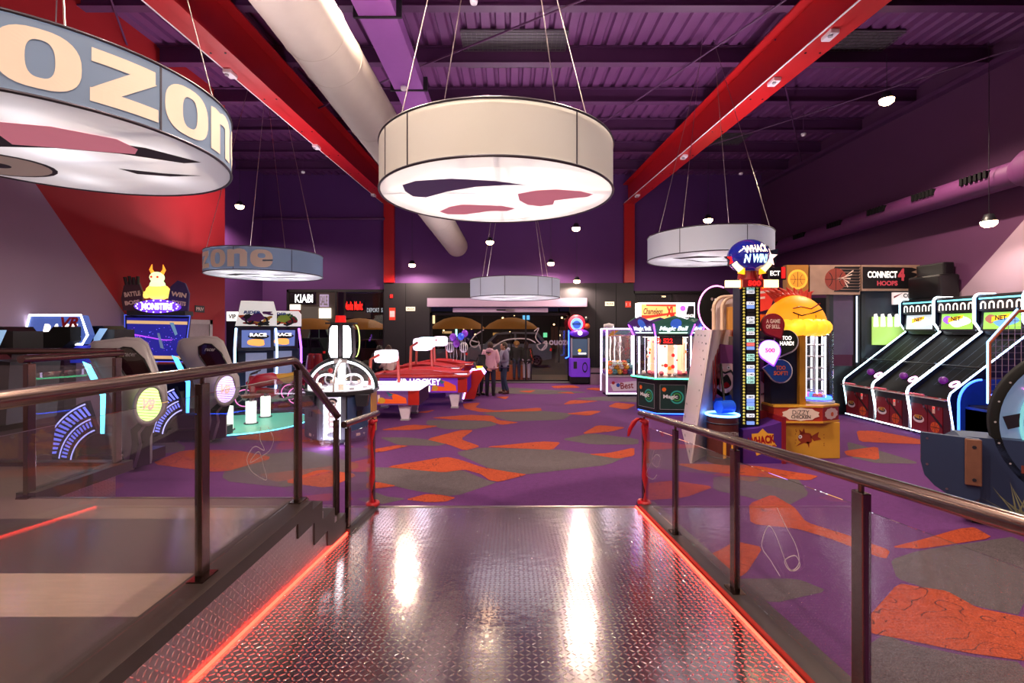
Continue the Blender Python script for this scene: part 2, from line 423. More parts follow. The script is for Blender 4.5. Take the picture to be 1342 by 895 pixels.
# left red wall with its lilac triangle (one plane, split along the slanting paint edge)
w.box(XRED-.25, XRED, YB, YRED, 0, 8.4, wall_r)
w.flat([(YB, 0), (11.2, 0), (7.44, 4.26), (6.0, 5.9), (YB, 5.9)], wall_li, RIGHTF(XRED, 0, 0))
w.box(XL, XRED-.25, YRED-.25, YRED, 0, 8.4, wall_pu)
struct(w.build('wall_left'))
w = MB(wall_pu); w.box(XL-.25, XL, YRED-.3, YF+.25, 0, 8.4, wall_pu); struct(w.build('wall_left_recess'))
w = MB(wall_rp); w.box(XR, XR+.25, YB, YF+.25, 0, 8.4, wall_rp)
w.flat([(-YB, 0), (-YB, 7.2), (-6.4, 7.2), (-9.3, 4.24), (-10.75, 2.84), (-13.6, 0)], wall_li, LEFTF(XR, 0, 0)) 
struct(w.build('wall_right'))
w = MB(wall_k); w.box(XL, XR, YB-.25, YB, 0, 8, mat('back wall paint', '5a4650', .8)); struct(w.build('wall_back'))
# far wall: purple plaster above, black cladding round the entrance, openings for the shop windows
w = MB(wall_pu)
B0, B1 = -5.05, 4.8
w.box(XL, -8.95, YF, YF+.25, 0, 8.4, wall_pu); w.box(-8.95, B0, YF, YF+.25, 3.68, 8.4, wall_pu)
w.box(B0, B1, YF, YF+.25, 3.9, 8.4, wall_pu); w.box(B1, XR, YF, YF+.25, 3.62, 8.4, wall_pu)
w.box(8.2, XR, YF, YF+.25, 0, 3.62, wall_pu)
w.box(-9.9, -9.0, YF-.02, YF, 5.0, 5.06, wall_pu)
w.box(B0, -3.25, YF-.12, YF+.25, 0, 3.92, wall_k); w.box(2.3, B1, YF-.12, YF+.25, 0, 3.92, wall_k); w.box(-3.25, 2.3, YF-.12, YF+.25, 3.3, 3.92, wall_k)
for x in (-4.2, 3.3, 4.1): w.box(x, x+.015, YF-.125, YF-.12, 0, 3.9, blackm)
w.box(B1, 8.2, YF+.1, YF+.25, 0, 3.62, wall_k)
struct(w.build('wall_far'))
# roof deck: trapezoid sheet, ribs running along the hall
deck = mat('purple roof sheet', '663566', .5, metal=.2, var=.15, scale=3)
d = MB(deck); x = XL-.2; prof = []
while x < XR+.2:
    prof += [(x, .0), (x+.16, .0), (x+.19, .06), (x+.25, .06)]; x += .28
vs = []; 
for px_, dz in prof: vs += [(px_, YB-.2, roof(YB-.2)+dz+.0), (px_, YF+.2, roof(YF+.2)+dz)]
d.add(vs, [(2*i, 2*i+1, 2*i+3, 2*i+2) for i in range(len(prof)-1)], deck)
d.add([(XL-.3, YB-.2, roof(YB)+.3), (XR+.3, YB-.2, roof(YB)+.3), (XR+.3, YF+.3, roof(YF)+.3), (XL-.3, YF+.3, roof(YF)+.3)], [(0, 1, 2, 3)], blackm)
struct(d.build('ceiling'))
# steel frame
pur = mat('purple purlin paint', '4e264f', .5, var=.12, scale=4)
redsteel = mat('red steel paint', 'b01218', .45, var=.06, scale=4)
n_t = [0]
def trim(mb):
    n_t[0] += 1; return struct(mb.build('trim_%d' % n_t[0]))
for i in range(-8, 7):
    y = 8.2+i*1.83
    if y < YB or y > YF-.3: continue
    z = roof(y)
    p = MB(pur); p.box(XL, XR, y-.012, y+.012, z-.34, z, pur); p.box(XL, XR, y-.09, y+.09, z-.36, z-.335, pur); p.box(XL, XR, y-.09, y+.09, z-.03, z-.005, pur)
    trim(p)
XBL, XBR = (lambda y: -4.84), (lambda y: 5.19-.03*y)
ZB = lambda y: 6.57+.037*(y-6.6)
def ibeam(xf, wd, m, y0, y1):
    b = MB(m)
    def bar(xa, xb, za, zb):
        vs = []
        for y in (y0, y1):
            zl = ZB(y); H_ = roof(y)-.37-zl; xc = xf(y); q1 = zl+za[0]*H_+za[1]; q2 = zl+zb[0]*H_+zb[1]
            vs += [(xc+xa, y, q1), (xc+xb, y, q1), (xc+xb, y, q2), (xc+xa, y, q2)]
        b.add(vs, [(0, 1, 2, 3), (7, 6, 5, 4), (0, 4, 5, 1), (1, 5, 6, 2), (2, 6, 7, 3), (3, 7, 4, 0)], m)
    bar(-.01, .01, (0, 0), (1, 0)); bar(-wd/2, wd/2, (0, 0), (0, .03)); bar(-wd/2, wd/2, (1, -.03), (1, 0))
    for k in range(14):                                             # bolt heads on the lower flange
        y = y0+(y1-y0)*(k+.5)/14; zz = ZB(y); xc = xf(y)
        for sx in (-.12, .12): b.cyl((xc+sx, y, zz-.012), (xc+sx, y, zz+.01), .018, m=dark, n=6)
    return b
b = ibeam(XBL, .42, redsteel, YB, YF); b.box(XBL(19)-.2, XBL(19)+.2, YF-.2, YF-.02, 3.93, ZB(YF), redsteel); trim(b)
b = ibeam(XBR, .42, redsteel, YB, YF); b.box(XBR(19)-.2, XBR(19)+.2, YF-.2, YF-.02, 3.93, ZB(YF), redsteel); trim(b)
# thin conduits that run along the beams' flanges and the right wall
for k, (xc, s) in enumerate(((XBL, -1), (XBR, -1))):
    c = MB(steel); c.tube([(xc(YB)+s*.225, YB+.05, ZB(YB)+.0), (xc(YF)+s*.225, YF-.3, ZB(YF)+.0)], .014, white, 6)
    tag(c.build('conduit'), ['white cable conduit running along the left red roof beam', 'white cable conduit running along the right red roof beam'][k], 'conduit')
c = MB(pur); c.box(XR-.2, XR, YB, YF, 0, .1, pur, Matrix(((1, 0, 0, 0), (0, 1, 0, 0), (0, .033, 1, roof(0)-.5), (0, 0, 0, 1)))); trim(c)
# slender tie rod across at far left and diagonal roof bracing
c = MB(pur); c.tube([(XL, YF-.6, 6.35), (-4.9, YF-.6, 6.35)], .05, pur, 8); trim(c)
for k, (xa, ya, xb, yb) in enumerate(((4.9, 9, XR, 16.5), (4.7, 16.5, XR, 9), (5, 5.2, -4.8, 12), (-4.8, 5, XL, 13.5), (1.2, 16, 5, 6.5))):
    c = MB(pur); c.tube([(xa, ya, roof(ya)-.42), (xb, yb, roof(yb)-.42)], .018, pur, 6); trim(c)
# grilles in the roof
gr = mat('roof grille', '6c6a6a', .4, metal=.6)
for k, (xc, yc, lab) in enumerate(((.05, 10.0, 'wire grille panel under the roof above the big central drum lamp'), (6.6, 10.0, 'wire grille panel under the roof beside the bright ceiling spotlight'), (6.2, 15.2, 'far wire grille panel under the roof behind the right red beam'))):
    g = MB(gr); z = roof(yc)-.08; 
    g.box(xc-1.05, xc+1.05, yc-.62, yc+.62, z+.03, z+.06, mat('skylight sheet', '554b55', .3))
    for i in range(22): g.box(xc-1.05+i*.1-.006, xc-1.05+i*.1+.006, yc-.62, yc+.62, z-.006, z+.006, gr)
    for i in range(13): g.box(xc-1.05, xc+1.05, yc-.62+i*.103-.006, yc-.62+i*.103+.006, z-.018, z-.006, gr)
    tag(g.build('roof_grille'), lab, 'grille', 'wire grilles in the roof')

# door in the red wall, sign over it
t = MB(mat('door frame paint', 'b8a4a4', .5)); fr = t.mats[0]
yd0, yd1, zd = 10.75, 11.75, 2.3
t.box(XRED, XRED+.03, yd0, yd0+.1, 0, zd, fr); t.box(XRED, XRED+.03, yd1-.1, yd1, 0, zd, fr); t.box(XRED, XRED+.03, yd0, yd1, zd-.1, zd, fr)
t.box(XRED, XRED+.012, yd0+.1, yd1-.1, 0, zd-.1, mat('door leaf paint', '9b8488', .5))
dr = struct(t.build('door_1')); h = MB(steel); h.tube([(XRED+.012, yd0+.2, 1.05), (XRED+.07, yd0+.2, 1.05), (XRED+.07, yd0+.33, 1.05)], .012, steel); h.build('door_handle', dr)
def wall_sign(lab, M, wd, hh, bg, fg, s, name='wall_sign', t=.012):
    q = MB(bg); q.box(-wd/2, wd/2, -hh/2, hh/2, 0, t, bg, M)
    if s: q.text(s, wd*.8, hh*.5, fg, M @ T(0, 0, t+.002))
    return tag(q.build(name), lab, 'sign')
sg = glow('exit sign face', 'c8d6b4', .5)
wall_sign('small dark sign plate on the red wall above the grey door', RIGHTF(XRED, 11.3, 2.55, 0), .34, .16, dark, cream, 'PRIV')
wall_sign('pale exit sign on the black wall left of the entrance', FRONT(-4.0, YF-.12, 2.9, 0), .36, .16, glow('exit sign lit', 'e8dcc0', .5), dark, 'SALIDA', 'exit_sign')
wall_sign('pale exit sign on the black wall above the claw machine', FRONT(3.85, YF-.12, 3.1, 0), .36, .16, glow('exit sign lit', 'e8dcc0', .5), dark, 'SALIDA', 'exit_sign')
wall_sign('red fire equipment sign on the black wall left of the entrance', FRONT(-4.72, YF-.12, 2.7, 0), .24, .48, glow('fire sign', 'd03828', .35), white, '1', 'fire_sign')
wall_sign('tiny red light box high on the black wall left of the entrance', FRONT(-4.75, YF-.12, 3.4, 0), .1, .12, lit_r, None, None, 'alarm_light', .04)
wall_sign('red fire sign on the black wall behind the claw machine', FRONT(4.58, YF-.12, 3.08, 0), .22, .24, glow('fire sign', 'd03828', .35), white, '1 1', 'fire_sign')

# shop front: big pane at the left, entrance glazing in the middle
fr_k = mat('window frame black', '141116', .4)
def glazing(n, x0, x1, z0, z1, y, mull=()):
    f = MB(fr_k)
    for a, b_ in ((x0, x0+.08), (x1-.08, x1)): f.box(a, b_, y-.05, y+.05, z0, z1, fr_k)
    f.box(x0, x1, y-.05, y+.05, z1-.1, z1, fr_k); f.box(x0, x1, y-.05, y+.05, z0, z0+.08, fr_k)
    for mx_ in mull: f.box(mx_-.03, mx_+.03, y-.04, y+.04, z0, z1, fr_k)
    o = struct(f.build('window_%d' % n))
    g = MB(glass); g.box(x0+.05, x1-.05, y-.006, y+.006, z0+.05, z1-.05, glass); g.build('window_pane', o); return o
glazing(1, -8.95, B0, 0, 3.68, YF+.06, (-7.0,))
glazing(2, -3.25, 2.3, 0, 2.75, YF+.06, (-1.2, .55))
glazing(3, B1, 8.2, 0, 3.62, YF+.06, (6.4,))
t = MB(white); lilb = mat('pale lilac beam paint', 'ab93b0', .5, var=.04)
t.box(-3.28, 2.9, YF-.5, YF-.12, 2.97, 3.3, lilb); t.box(-3.28, 2.9, YF-.52, YF-.5, 2.97, 3.02, lilb)
t.box(-2.3, 1.4, YF-.4, YF-.14, 2.76, 2.93, lilb); 
t.box(-.6, -.2, YF-.42, YF-.4, 2.82, 2.87, dark); t.box(-.25, .1, YF-.43, YF-.4, 2.8, 2.88, steel)
trim(t)
t = MB(mat('door threshold', '4e4450', .6)); t.box(-3.25, 2.3, YF-.45, YF+.2, 0, .03, t.mats[0]); trim(t)
# white curly line drawings and mirrored lettering on the entrance glass
dec = mat('white glass film', 'bfb2b8', .6)
def scribble(pts, w_, M, name, lab, r=.008, parent=None):
    q = MB(dec); n = len(pts)
    sm = []
    for i in range(n-1):
        p0 = pts[max(i-1, 0)]; p1 = pts[i]; p2 = pts[i+1]; p3 = pts[min(i+2, n-1)]
        for k in range(6):
            t_ = k/6; sm.append(tuple(.5*((2*p1[j])+(-p0[j]+p2[j])*t_+(2*p0[j]-5*p1[j]+4*p2[j]-p3[j])*t_*t_+(-p0[j]+3*p1[j]-3*p2[j]+p3[j])*t_**3) for j in (0, 1)))
    sm.append(pts[-1])
    L_ = []
    for i, p in enumerate(sm):
        a = Vector(sm[max(i-1, 0)]); b_ = Vector(sm[min(i+1, len(sm)-1)]); dd = (b_-a); dd = dd.normalized() if dd.length > 0 else Vector((1, 0)); nn = Vector((-dd.y, dd.x))*r
        L_ += [(p[0]+nn.x, p[1]+nn.y, 0), (p[0]-nn.x, p[1]-nn.y, 0)]
    q.add(L_, [(2*i, 2*i+1, 2*i+3, 2*i+2) for i in range(len(sm)-1)], dec, False, M)
    o = q.build(name, parent)
    if parent is None: tag(o, lab, 'glass drawing')
    return o
GM = FRONT(0, YF+.05, 0, .0)
def px2(pts, D=YF+.05): return [((x-CX)*D/F, EYE-(y-HY)*D/F) for x, y in pts]
scribble(px2([(634, 432), (622, 440), (616, 450), (622, 455), (628, 450), (624, 441), (627, 448), (618, 446)]), 0, GM, 'glass_scribble', 'white curly hand line drawn on the entrance glass left of the pink coat', .02)
scribble(px2([(628, 452), (634, 462), (650, 452), (665, 445), (690, 444), (702, 449)]), 0, GM, 'glass_scribble', 'long white arc line drawn on the entrance glass over the people', .022)
scribble(px2([(700, 434), (706, 430), (702, 442), (709, 450), (716, 447), (716, 455), (709, 459), (704, 452), (716, 450), (709, 459)]), 0, GM, 'glass_scribble', 'white curly line drawn on the entrance glass right of the people', .018)
q = MB(dec); q.text('ozono', .88, .2, dec, frame((at(734, 449, YF+.05).x, YF+.045, at(734, 449, YF+.05).z), (-1, 0, 0), (0, -1, 0)) , bold=.03)
tag(q.build('glass_lettering'), 'white mirrored shop lettering on the entrance glass beside the boxing machine', 'lettering')

# ---------------------------------------------------------------- ramp, platform, stairs
plate = diamond_plate('diamond plate ramp', col='dcd4d6', rough=.16); plate_v = diamond_plate('diamond plate wall', planeaxes=(1, 2), rough=.3, col='a59a9e')
RS = .0931
def rz_(y): return RS*(FLOORY-y)
RL, RR = -1.6, 1.44
t = MB(plate)
y0 = -2.2
t.add([(RL, y0, rz_(y0)), (RR, y0, rz_(y0)), (RR, FLOORY, .004), (RL, FLOORY, .004), (RL, y0, 0), (RR, y0, 0), (RL, FLOORY, 0), (RR, FLOORY, 0)],
      [(0, 1, 2, 3), (4, 6, 7, 5), (4, 5, 1, 0), (5, 7, 2, 1), (0, 3, 6, 4)], plate)
t.box(RL, RR, FLOORY-.005, FLOORY+.03, 0, .012, steel)
tag(t.build('ramp'), 'wide ramp of shiny diamond plate between the glass railings', 'ramp')
PZ = .70
woodp = mat('platform', '5a4a48', .25)
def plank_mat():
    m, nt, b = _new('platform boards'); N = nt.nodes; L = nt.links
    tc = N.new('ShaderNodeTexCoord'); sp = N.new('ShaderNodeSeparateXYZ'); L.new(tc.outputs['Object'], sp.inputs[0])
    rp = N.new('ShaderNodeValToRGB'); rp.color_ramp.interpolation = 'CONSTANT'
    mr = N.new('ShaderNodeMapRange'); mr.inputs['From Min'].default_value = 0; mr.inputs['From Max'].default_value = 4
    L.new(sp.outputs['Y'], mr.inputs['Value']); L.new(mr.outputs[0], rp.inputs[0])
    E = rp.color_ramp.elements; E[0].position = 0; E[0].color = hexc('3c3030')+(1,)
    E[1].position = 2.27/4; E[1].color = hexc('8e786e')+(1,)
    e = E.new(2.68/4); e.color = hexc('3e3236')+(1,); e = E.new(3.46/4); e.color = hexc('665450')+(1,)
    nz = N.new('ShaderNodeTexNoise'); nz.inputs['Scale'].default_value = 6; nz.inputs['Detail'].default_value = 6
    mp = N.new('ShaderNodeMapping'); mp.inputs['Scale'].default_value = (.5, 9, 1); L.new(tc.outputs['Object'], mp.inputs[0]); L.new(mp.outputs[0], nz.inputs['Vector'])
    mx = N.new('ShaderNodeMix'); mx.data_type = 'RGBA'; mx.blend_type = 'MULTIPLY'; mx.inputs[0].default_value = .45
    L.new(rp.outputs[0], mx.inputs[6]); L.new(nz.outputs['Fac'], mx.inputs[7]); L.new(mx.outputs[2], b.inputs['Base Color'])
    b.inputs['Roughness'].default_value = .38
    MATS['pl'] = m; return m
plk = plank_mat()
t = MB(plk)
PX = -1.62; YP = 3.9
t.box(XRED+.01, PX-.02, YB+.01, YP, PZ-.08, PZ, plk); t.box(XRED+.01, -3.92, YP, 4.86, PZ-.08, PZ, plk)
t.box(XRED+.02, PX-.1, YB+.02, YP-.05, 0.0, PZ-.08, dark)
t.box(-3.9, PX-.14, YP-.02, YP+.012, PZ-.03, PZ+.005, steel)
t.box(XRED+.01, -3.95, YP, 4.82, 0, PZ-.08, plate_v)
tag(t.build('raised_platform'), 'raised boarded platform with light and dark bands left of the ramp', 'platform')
t = MB(plate_v); t.box(RL-.03, RL, YB+.2, 3.84, 0, PZ-.08, plate_v)
t.prism([(3.84, 0), (3.84, .52), (4.1, .52), (4.1, .36), (4.42, .36), (4.42, .2), (4.66, .2), (4.66, 0)], RL-.03, RL, plate_v, Matrix(((0, 0, 1, 0), (1, 0, 0, 0), (0, 1, 0, 0), (0, 0, 0, 1))))
tag(t.build('side_cladding'), 'diamond plate cladding on the platform side beside the ramp', 'cladding')
kerbm = mat('dark bronze kerb', '3b302f', .42, metal=.5, var=.1)
t = MB(kerbm); t.box(RL-.16, RL+.02, YB+.3, 3.83, PZ-.08, PZ+.004, kerbm)
YZ = Matrix(((0, 0, 1, 0), (1, 0, 0, 0), (0, 1, 0, 0), (0, 0, 0, 1)))      # (a,b,c) -> (c,a,b): polygon in the YZ plane
t.prism([(3.6, PZ-.06), (3.83, PZ), (3.83, .62), (4.06, .62), (4.06, .46), (4.34, .46), (4.34, .31), (4.62, .31), (4.62, .14), (4.62, .05), (4.5, .05), (4.18, .19), (4.18, .32), (3.9, .32), (3.9, .50), (3.6, .50)], RL-.16, RL+.01, kerbm, YZ)
tag(t.build('kerb'), 'dark kerb along the platform edge that steps down beside the ramp', 'kerb')
st = thing('staircase', 'short staircase going down from the platform front edge to the carpet', 'stairs', (0, 0, 0))
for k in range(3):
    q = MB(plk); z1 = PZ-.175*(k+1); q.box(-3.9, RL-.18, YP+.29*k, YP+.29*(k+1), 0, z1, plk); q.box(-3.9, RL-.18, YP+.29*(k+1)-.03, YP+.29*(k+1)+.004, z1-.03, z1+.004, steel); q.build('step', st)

def railing(name, lab, path_parts, posts, panes, kerbs=None, r=.032):
    t = thing(name, lab, 'railing')
    h = MB(bronze)
    for pts in path_parts: h.tube(pts, r, bronze, 14)
    h.build('handrail', t)
    for (x, y, z0, z1, *ax) in posts:
        p = MB(bronze); p.box(x-.02, x+.02, y-.035, y+.035, z0, z1, bronze, bev=.004); p.box(x-.045, x+.045, y-.07, y+.07, z0, z0+.012, bronze)
        p.cyl((x, y, z1), (x, y, z1+.04), .012, m=bronze, n=8)
        p.build('post', t)
    for pts in panes:
        g = MB(rail_glass); (xa, ya, z0a, z1a), (xb, yb, z0b, z1b) = pts
        n = Vector((-(yb-ya), xb-xa, 0)).normalized()*.005
        vs = []
        for s_ in (-1, 1): vs += [(xa+n.x*s_, ya+n.y*s_, z0a), (xb+n.x*s_, yb+n.y*s_, z0b), (xb+n.x*s_, yb+n.y*s_, z1b), (xa+n.x*s_, ya+n.y*s_, z1a)]
        g.add(vs, [(0, 3, 2, 1), (4, 5, 6, 7), (0, 1, 5, 4), (2, 3, 7, 6), (1, 2, 6, 5), (0, 4, 7, 3)], rail_glass)
        g.build('glass_panel', t)
    if kerbs: kerbs(t)
    return t
HX = -1.69
railing('glass_railing', 'glass railing with bronze handrail along the platform edge, bending down at the stairs',
   [[(HX, -2.5, 1.82), (HX, 3.72, 1.82), (HX, 3.78, 1.80), (HX+.02, 4.63, 1.23)]],
   [(HX, -.4, PZ, 1.76), (HX, 1.1, PZ, 1.76), (HX, 2.64, PZ, 1.76), (HX, 3.82, PZ, 1.74), (HX+.02, 4.6, .16, 1.2)],
   [((HX, -.36, PZ+.04, 1.70), (HX, 1.06, PZ+.04, 1.70)), ((HX, 1.14, PZ+.04, 1.70), (HX, 2.6, PZ+.04, 1.70)), ((HX, 2.68, PZ+.04, 1.70), (HX, 3.78, PZ+.04, 1.70)), ((HX, 3.86, PZ+.0, 1.60), (HX+.02, 4.56, .28, 1.12))])
LX = -1.56
def rh(y): return 1.08+RS*(FLOORY-y)
def kl(t):
    k = MB(kerbm); k.add([(LX-.06, 4.66, rz_(4.66)), (LX+.0, 4.66, rz_(4.66)), (LX+.0, 5.62, 0), (LX-.06, 5.62, 0)]+[(LX-.06, 4.66, rz_(4.66)+.05), (LX, 4.66, rz_(4.66)+.05), (LX, 5.62, .05), (LX-.06, 5.62, .05)], [(4, 5, 6, 7), (1, 2, 6, 5), (0, 4, 7, 3), (2, 3, 7, 6), (0, 1, 5, 4)], kerbm); k.build('kerb', t)
railing('glass_railing', 'short low glass railing at the ramp foot beside the stairs, red ribbon on its end',
   [[(LX-.04, 4.6, rh(4.6)-.02), (LX-.04, 5.75, rh(5.75))]],
   [(LX-.04, 4.72, .08, rh(4.72)-.06), (LX-.04, 5.56, 0, rh(5.56)-.06)],
   [((LX-.04, 4.76, .13, .97+RS*.84), (LX-.04, 5.52, .08, .97+RS*.08))], kl)
RX = 1.53
def kr(t):
    k = MB(kerbm)
    for (xa, xb, dz) in ((1.46, 1.66, .05),):
        ya, yb = -2.2, 5.66
        k.add([(xa, ya, rz_(ya)-.0), (xb, ya, rz_(ya)-.0), (xb, yb, 0), (xa, yb, 0), (xa, ya, rz_(ya)+dz), (xb, ya, rz_(ya)+dz), (xb, yb, dz), (xa, yb, dz)],
              [(4, 5, 6, 7), (0, 4, 7, 3), (1, 2, 6, 5), (2, 3, 7, 6), (0, 1, 5, 4)], kerbm)
    k.add([(1.63, ya, 0), (1.66, ya, 0), (1.66, yb, 0), (1.63, yb, 0), (1.63, ya, rz_(ya)), (1.66, ya, rz_(ya)), (1.66, yb, 0.01), (1.63, yb, 0.01)], [(1, 2, 6, 5), (0, 1, 5, 4), (0, 4, 7, 3)], plate_v)
    k.build('kerb', t)
rp = [(RX, y, rz_(y)+.05, rh(y)-.06) for y in (-.55, .72, 2.12, 3.32, 4.53, 5.6)]
railing('glass_railing', 'long sloping glass railing with bronze handrail on the right side of the ramp',
   [[(RX, -2.2, rh(-2.2)), (RX, 5.78, rh(5.78))]],
   rp, [((RX, a[1]+.05, rz_(a[1]+.05)+.1, rh(a[1])-.13), (RX, b_[1]-.05, rz_(b_[1]-.05)+.1, rh(b_[1])-.13)) for a, b_ in zip(rp[:-1], rp[1:])], kr)
# far left railing at the platform corner
FX = -3.92
railing('glass_railing', 'glass railing round the front corner of the platform at far left',
   [[(FX, 3.86, 1.82), (FX, 4.86, 1.82)], [(XRED+.05, 4.88, 1.84), (FX-.05, 4.88, 1.84)]],
   [(FX, 3.93, PZ, 1.78), (FX, 4.8, PZ, 1.78)],
   [((FX, 3.98, PZ+.04, 1.7), (FX, 4.76, PZ+.04, 1.7)), ((XRED+.06, 4.84, PZ+.04, 1.7), (FX-.05, 4.84, PZ+.04, 1.7))],
   lambda t: MB(kerbm).box(FX-.08, FX+.08, YP, 4.9, PZ-.06, PZ+.04, kerbm).box(XRED, FX, 4.8, 4.9, PZ-.06, PZ+.04, kerbm).build('kerb', t))
# white film drawings on the railing glass
def gd(pts, X, M, lab):
    scribble(pts, 0, M, 'glass_scribble', lab, .0028)
def side(px, py, X):      # point on the plane x = X
    D = X*F/(px-CX); return (D, EYE-(py-HY)*D/F)
LM = frame((HX+.008, 0, 0), (0, 1, 0), (1, 0, 0)); 
gd([side(x, y, HX) for x, y in ((340, 560), (339, 575), (345, 590), (334, 585), (327, 590), (322, 603), (328, 617), (340, 626), (348, 628), (344, 610), (338, 592), (329, 600), (327, 606), (338, 600), (352, 590), (357, 575), (350, 560))], HX, LM, 'thin white curly drawing on the left railing glass above the platform edge')
RM = frame((RX-.008, 0, 0), (0, -1, 0), (-1, 0, 0))
def mir(pts): return [(-a, b_) for a, b_ in pts]
gd(mir([side(x, y, RX) for x, y in ((1020, 665), (1032, 690), (1045, 715), (1049, 738), (1038, 748), (1030, 735), (1044, 728), (1050, 742), (1036, 745), (1018, 700), (1008, 690), (1000, 715), (1012, 735), (1024, 755))]), RX, RM, 'thin white curly drawing on the right railing glass in the second pane')
gd(mir([side(x, y, RX) for x, y in ((858, 590), (855, 605), (862, 612), (866, 600), (860, 596), (852, 610), (848, 622), (856, 628), (862, 622))]), RX, RM, 'tiny white curly drawing on the right railing glass next to the red ribbon')
# red LED strips
for k, (x, y0_, y1_, z) in enumerate(((RL+.012, -2, FLOORY, .014), (RR-.004, -2.1, FLOORY, .012))):
    q = MB(neon_r); q.tube([(x, y0_, rz_(y0_)+z), (x, y1_, rz_(y1_)+z)], .009, neon_r, 6)
    tag(q.build('led_strip'), ['glowing red strip light along the left edge of the ramp', 'glowing red strip light along the right edge of the ramp'][k], 'strip light')
# red ribbons
rib = mat('red satin ribbon', 'c01020', .35, var=.15)
def ribbon(x, y, ztop, sgn, lab, bow):
    q = MB(rib)
    def band(pts, w_):
        vs = []
        for (a, b_, c, d_) in pts: vs += [(a-w_*d_, b_, c), (a+w_*d_, b_, c), (a+w_*d_, b_+.004, c), (a-w_*d_, b_+.004, c)]
        fs = []
        for i in range(len(pts)-1):
            o = 4*i; fs += [(o, o+1, o+5, o+4), (o+2, o+3, o+7, o+6), (o+1, o+2, o+6, o+5), (o+3, o, o+4, o+7)]
        q.add(vs, fs, rib, True)
    band([(x+sgn*.012*sin(i*1.1), y-.05+.01*cos(i), ztop-i*(ztop-.05)/12, 1+.35*sin(i*1.7)) for i in range(13)], .026)
    band([(x-sgn*.02+sgn*.012*cos(i*1.1), y-.062, ztop-.03-i*(ztop*.45)/8, 1+.3*cos(i*1.3)) for i in range(9)], .02)
    q.tube([(x+.04*cos(a), y+.0+.055*sin(a), ztop-.02) for a in [i*pi/6 for i in range(12)]], .016, rib, 8, True)
    q.tube([(x+.05*cos(a), y+.06*sin(a), .06) for a in [i*pi/6 for i in range(12)]], .03, rib, 8, True)
    if bow:
        band([(x-.02, y-.06, ztop, .9), (x-.07, y-.07, ztop+.03, 1.3), (x-.13, y-.07, ztop-.01, 1.2), (x-.18, y-.07, ztop-.1, .9), (x-.2, y-.07, ztop-.18, .4)], .028)
    q.sphere((x, y-.06, ztop-.02), .035, rib, 10)
    return tag(q.build('ribbon'), lab, 'ribbon')
ribbon(LX-.04, 5.56, 1.03, 1, 'red ribbon hanging on the end post of the low left railing', False)
ribbon(RX, 5.6, 1.02, -1, 'red ribbon tied in a bow on the end post of the right railing', True)

# ---------------------------------------------------------------- drum lamps
def glyph(ch):
    if ch == 'o': return [([(.5+.5*abs(cos(t))**.75*(1 if cos(t) > 0 else -1), .5+.52*abs(sin(t))**.8*(1 if sin(t) > 0 else -1)) for t in [2*pi*i/32 for i in range(32)]],
                            [(.52+.17*abs(cos(t))**.7*(1 if cos(t) > 0 else -1), .5+.33*abs(sin(t))**.8*(1 if sin(t) > 0 else -1)) for t in [2*pi*i/32 for i in range(32)]])]
    return None
fab_c = fabric_translucent('cream drum fabric', 'c8c2ba'); fab_v = fabric_translucent('cool white drum fabric', 'c4c8d4'); fab_b = fabric_translucent('grey blue drum print', '8494ac'); fab_w = fabric_translucent('white drum fabric', 'dcdde4', .24)
fab_let = mat('cream backlit lettering', 'ccb6a8', .7, emit=.14, var=.02); fab_pu = mat('purple backlit print', '5a4270', .7, emit=.18, var=.15, scale=2); fab_pk = mat('pink backlit print', 'd88090', .7, emit=.42, var=.12, scale=3); fab_dk = mat('dark drum print', '3a3038', .7, emit=.1)
rim = mat('dark drum rim', '4a4550', .4, metal=.6)
DR = 1.2; DT = .47
def curved(q, pts2, r, a_c, z0, wscale, m, inner=None):   # filled outline wrapped on the drum's side: strips in angle
    def wrap(x, y): a = a_c+x*wscale/r; return (r*cos(a), r*sin(a), z0+y)
    if inner:
        n = len(pts2); q.add([wrap(*p) for p in pts2]+[wrap(*p) for p in inner], [(i, (i+1) % n, n+(i+1) % n, n+i) for i in range(n)], m)
    else:
        for k in range(len(pts2)-1):
            (xa, ya0, ya1), (xb, yb0, yb1) = pts2[k], pts2[k+1]
            q.add([wrap(xa, ya0), wrap(xb, yb0), wrap(xb, yb1), wrap(xa, ya1)], [(0, 1, 2, 3)], m)
def strips(segs, n=6):   # segs: list of (x, ylow, yhigh) refined
    out = []
    for (a, b_) in zip(segs[:-1], segs[1:]):
        for k in range(n): t_ = k/n; out.append(tuple(a[i]+(b_[i]-a[i])*t_ for i in range(3)))
    out.append(segs[-1]); return out
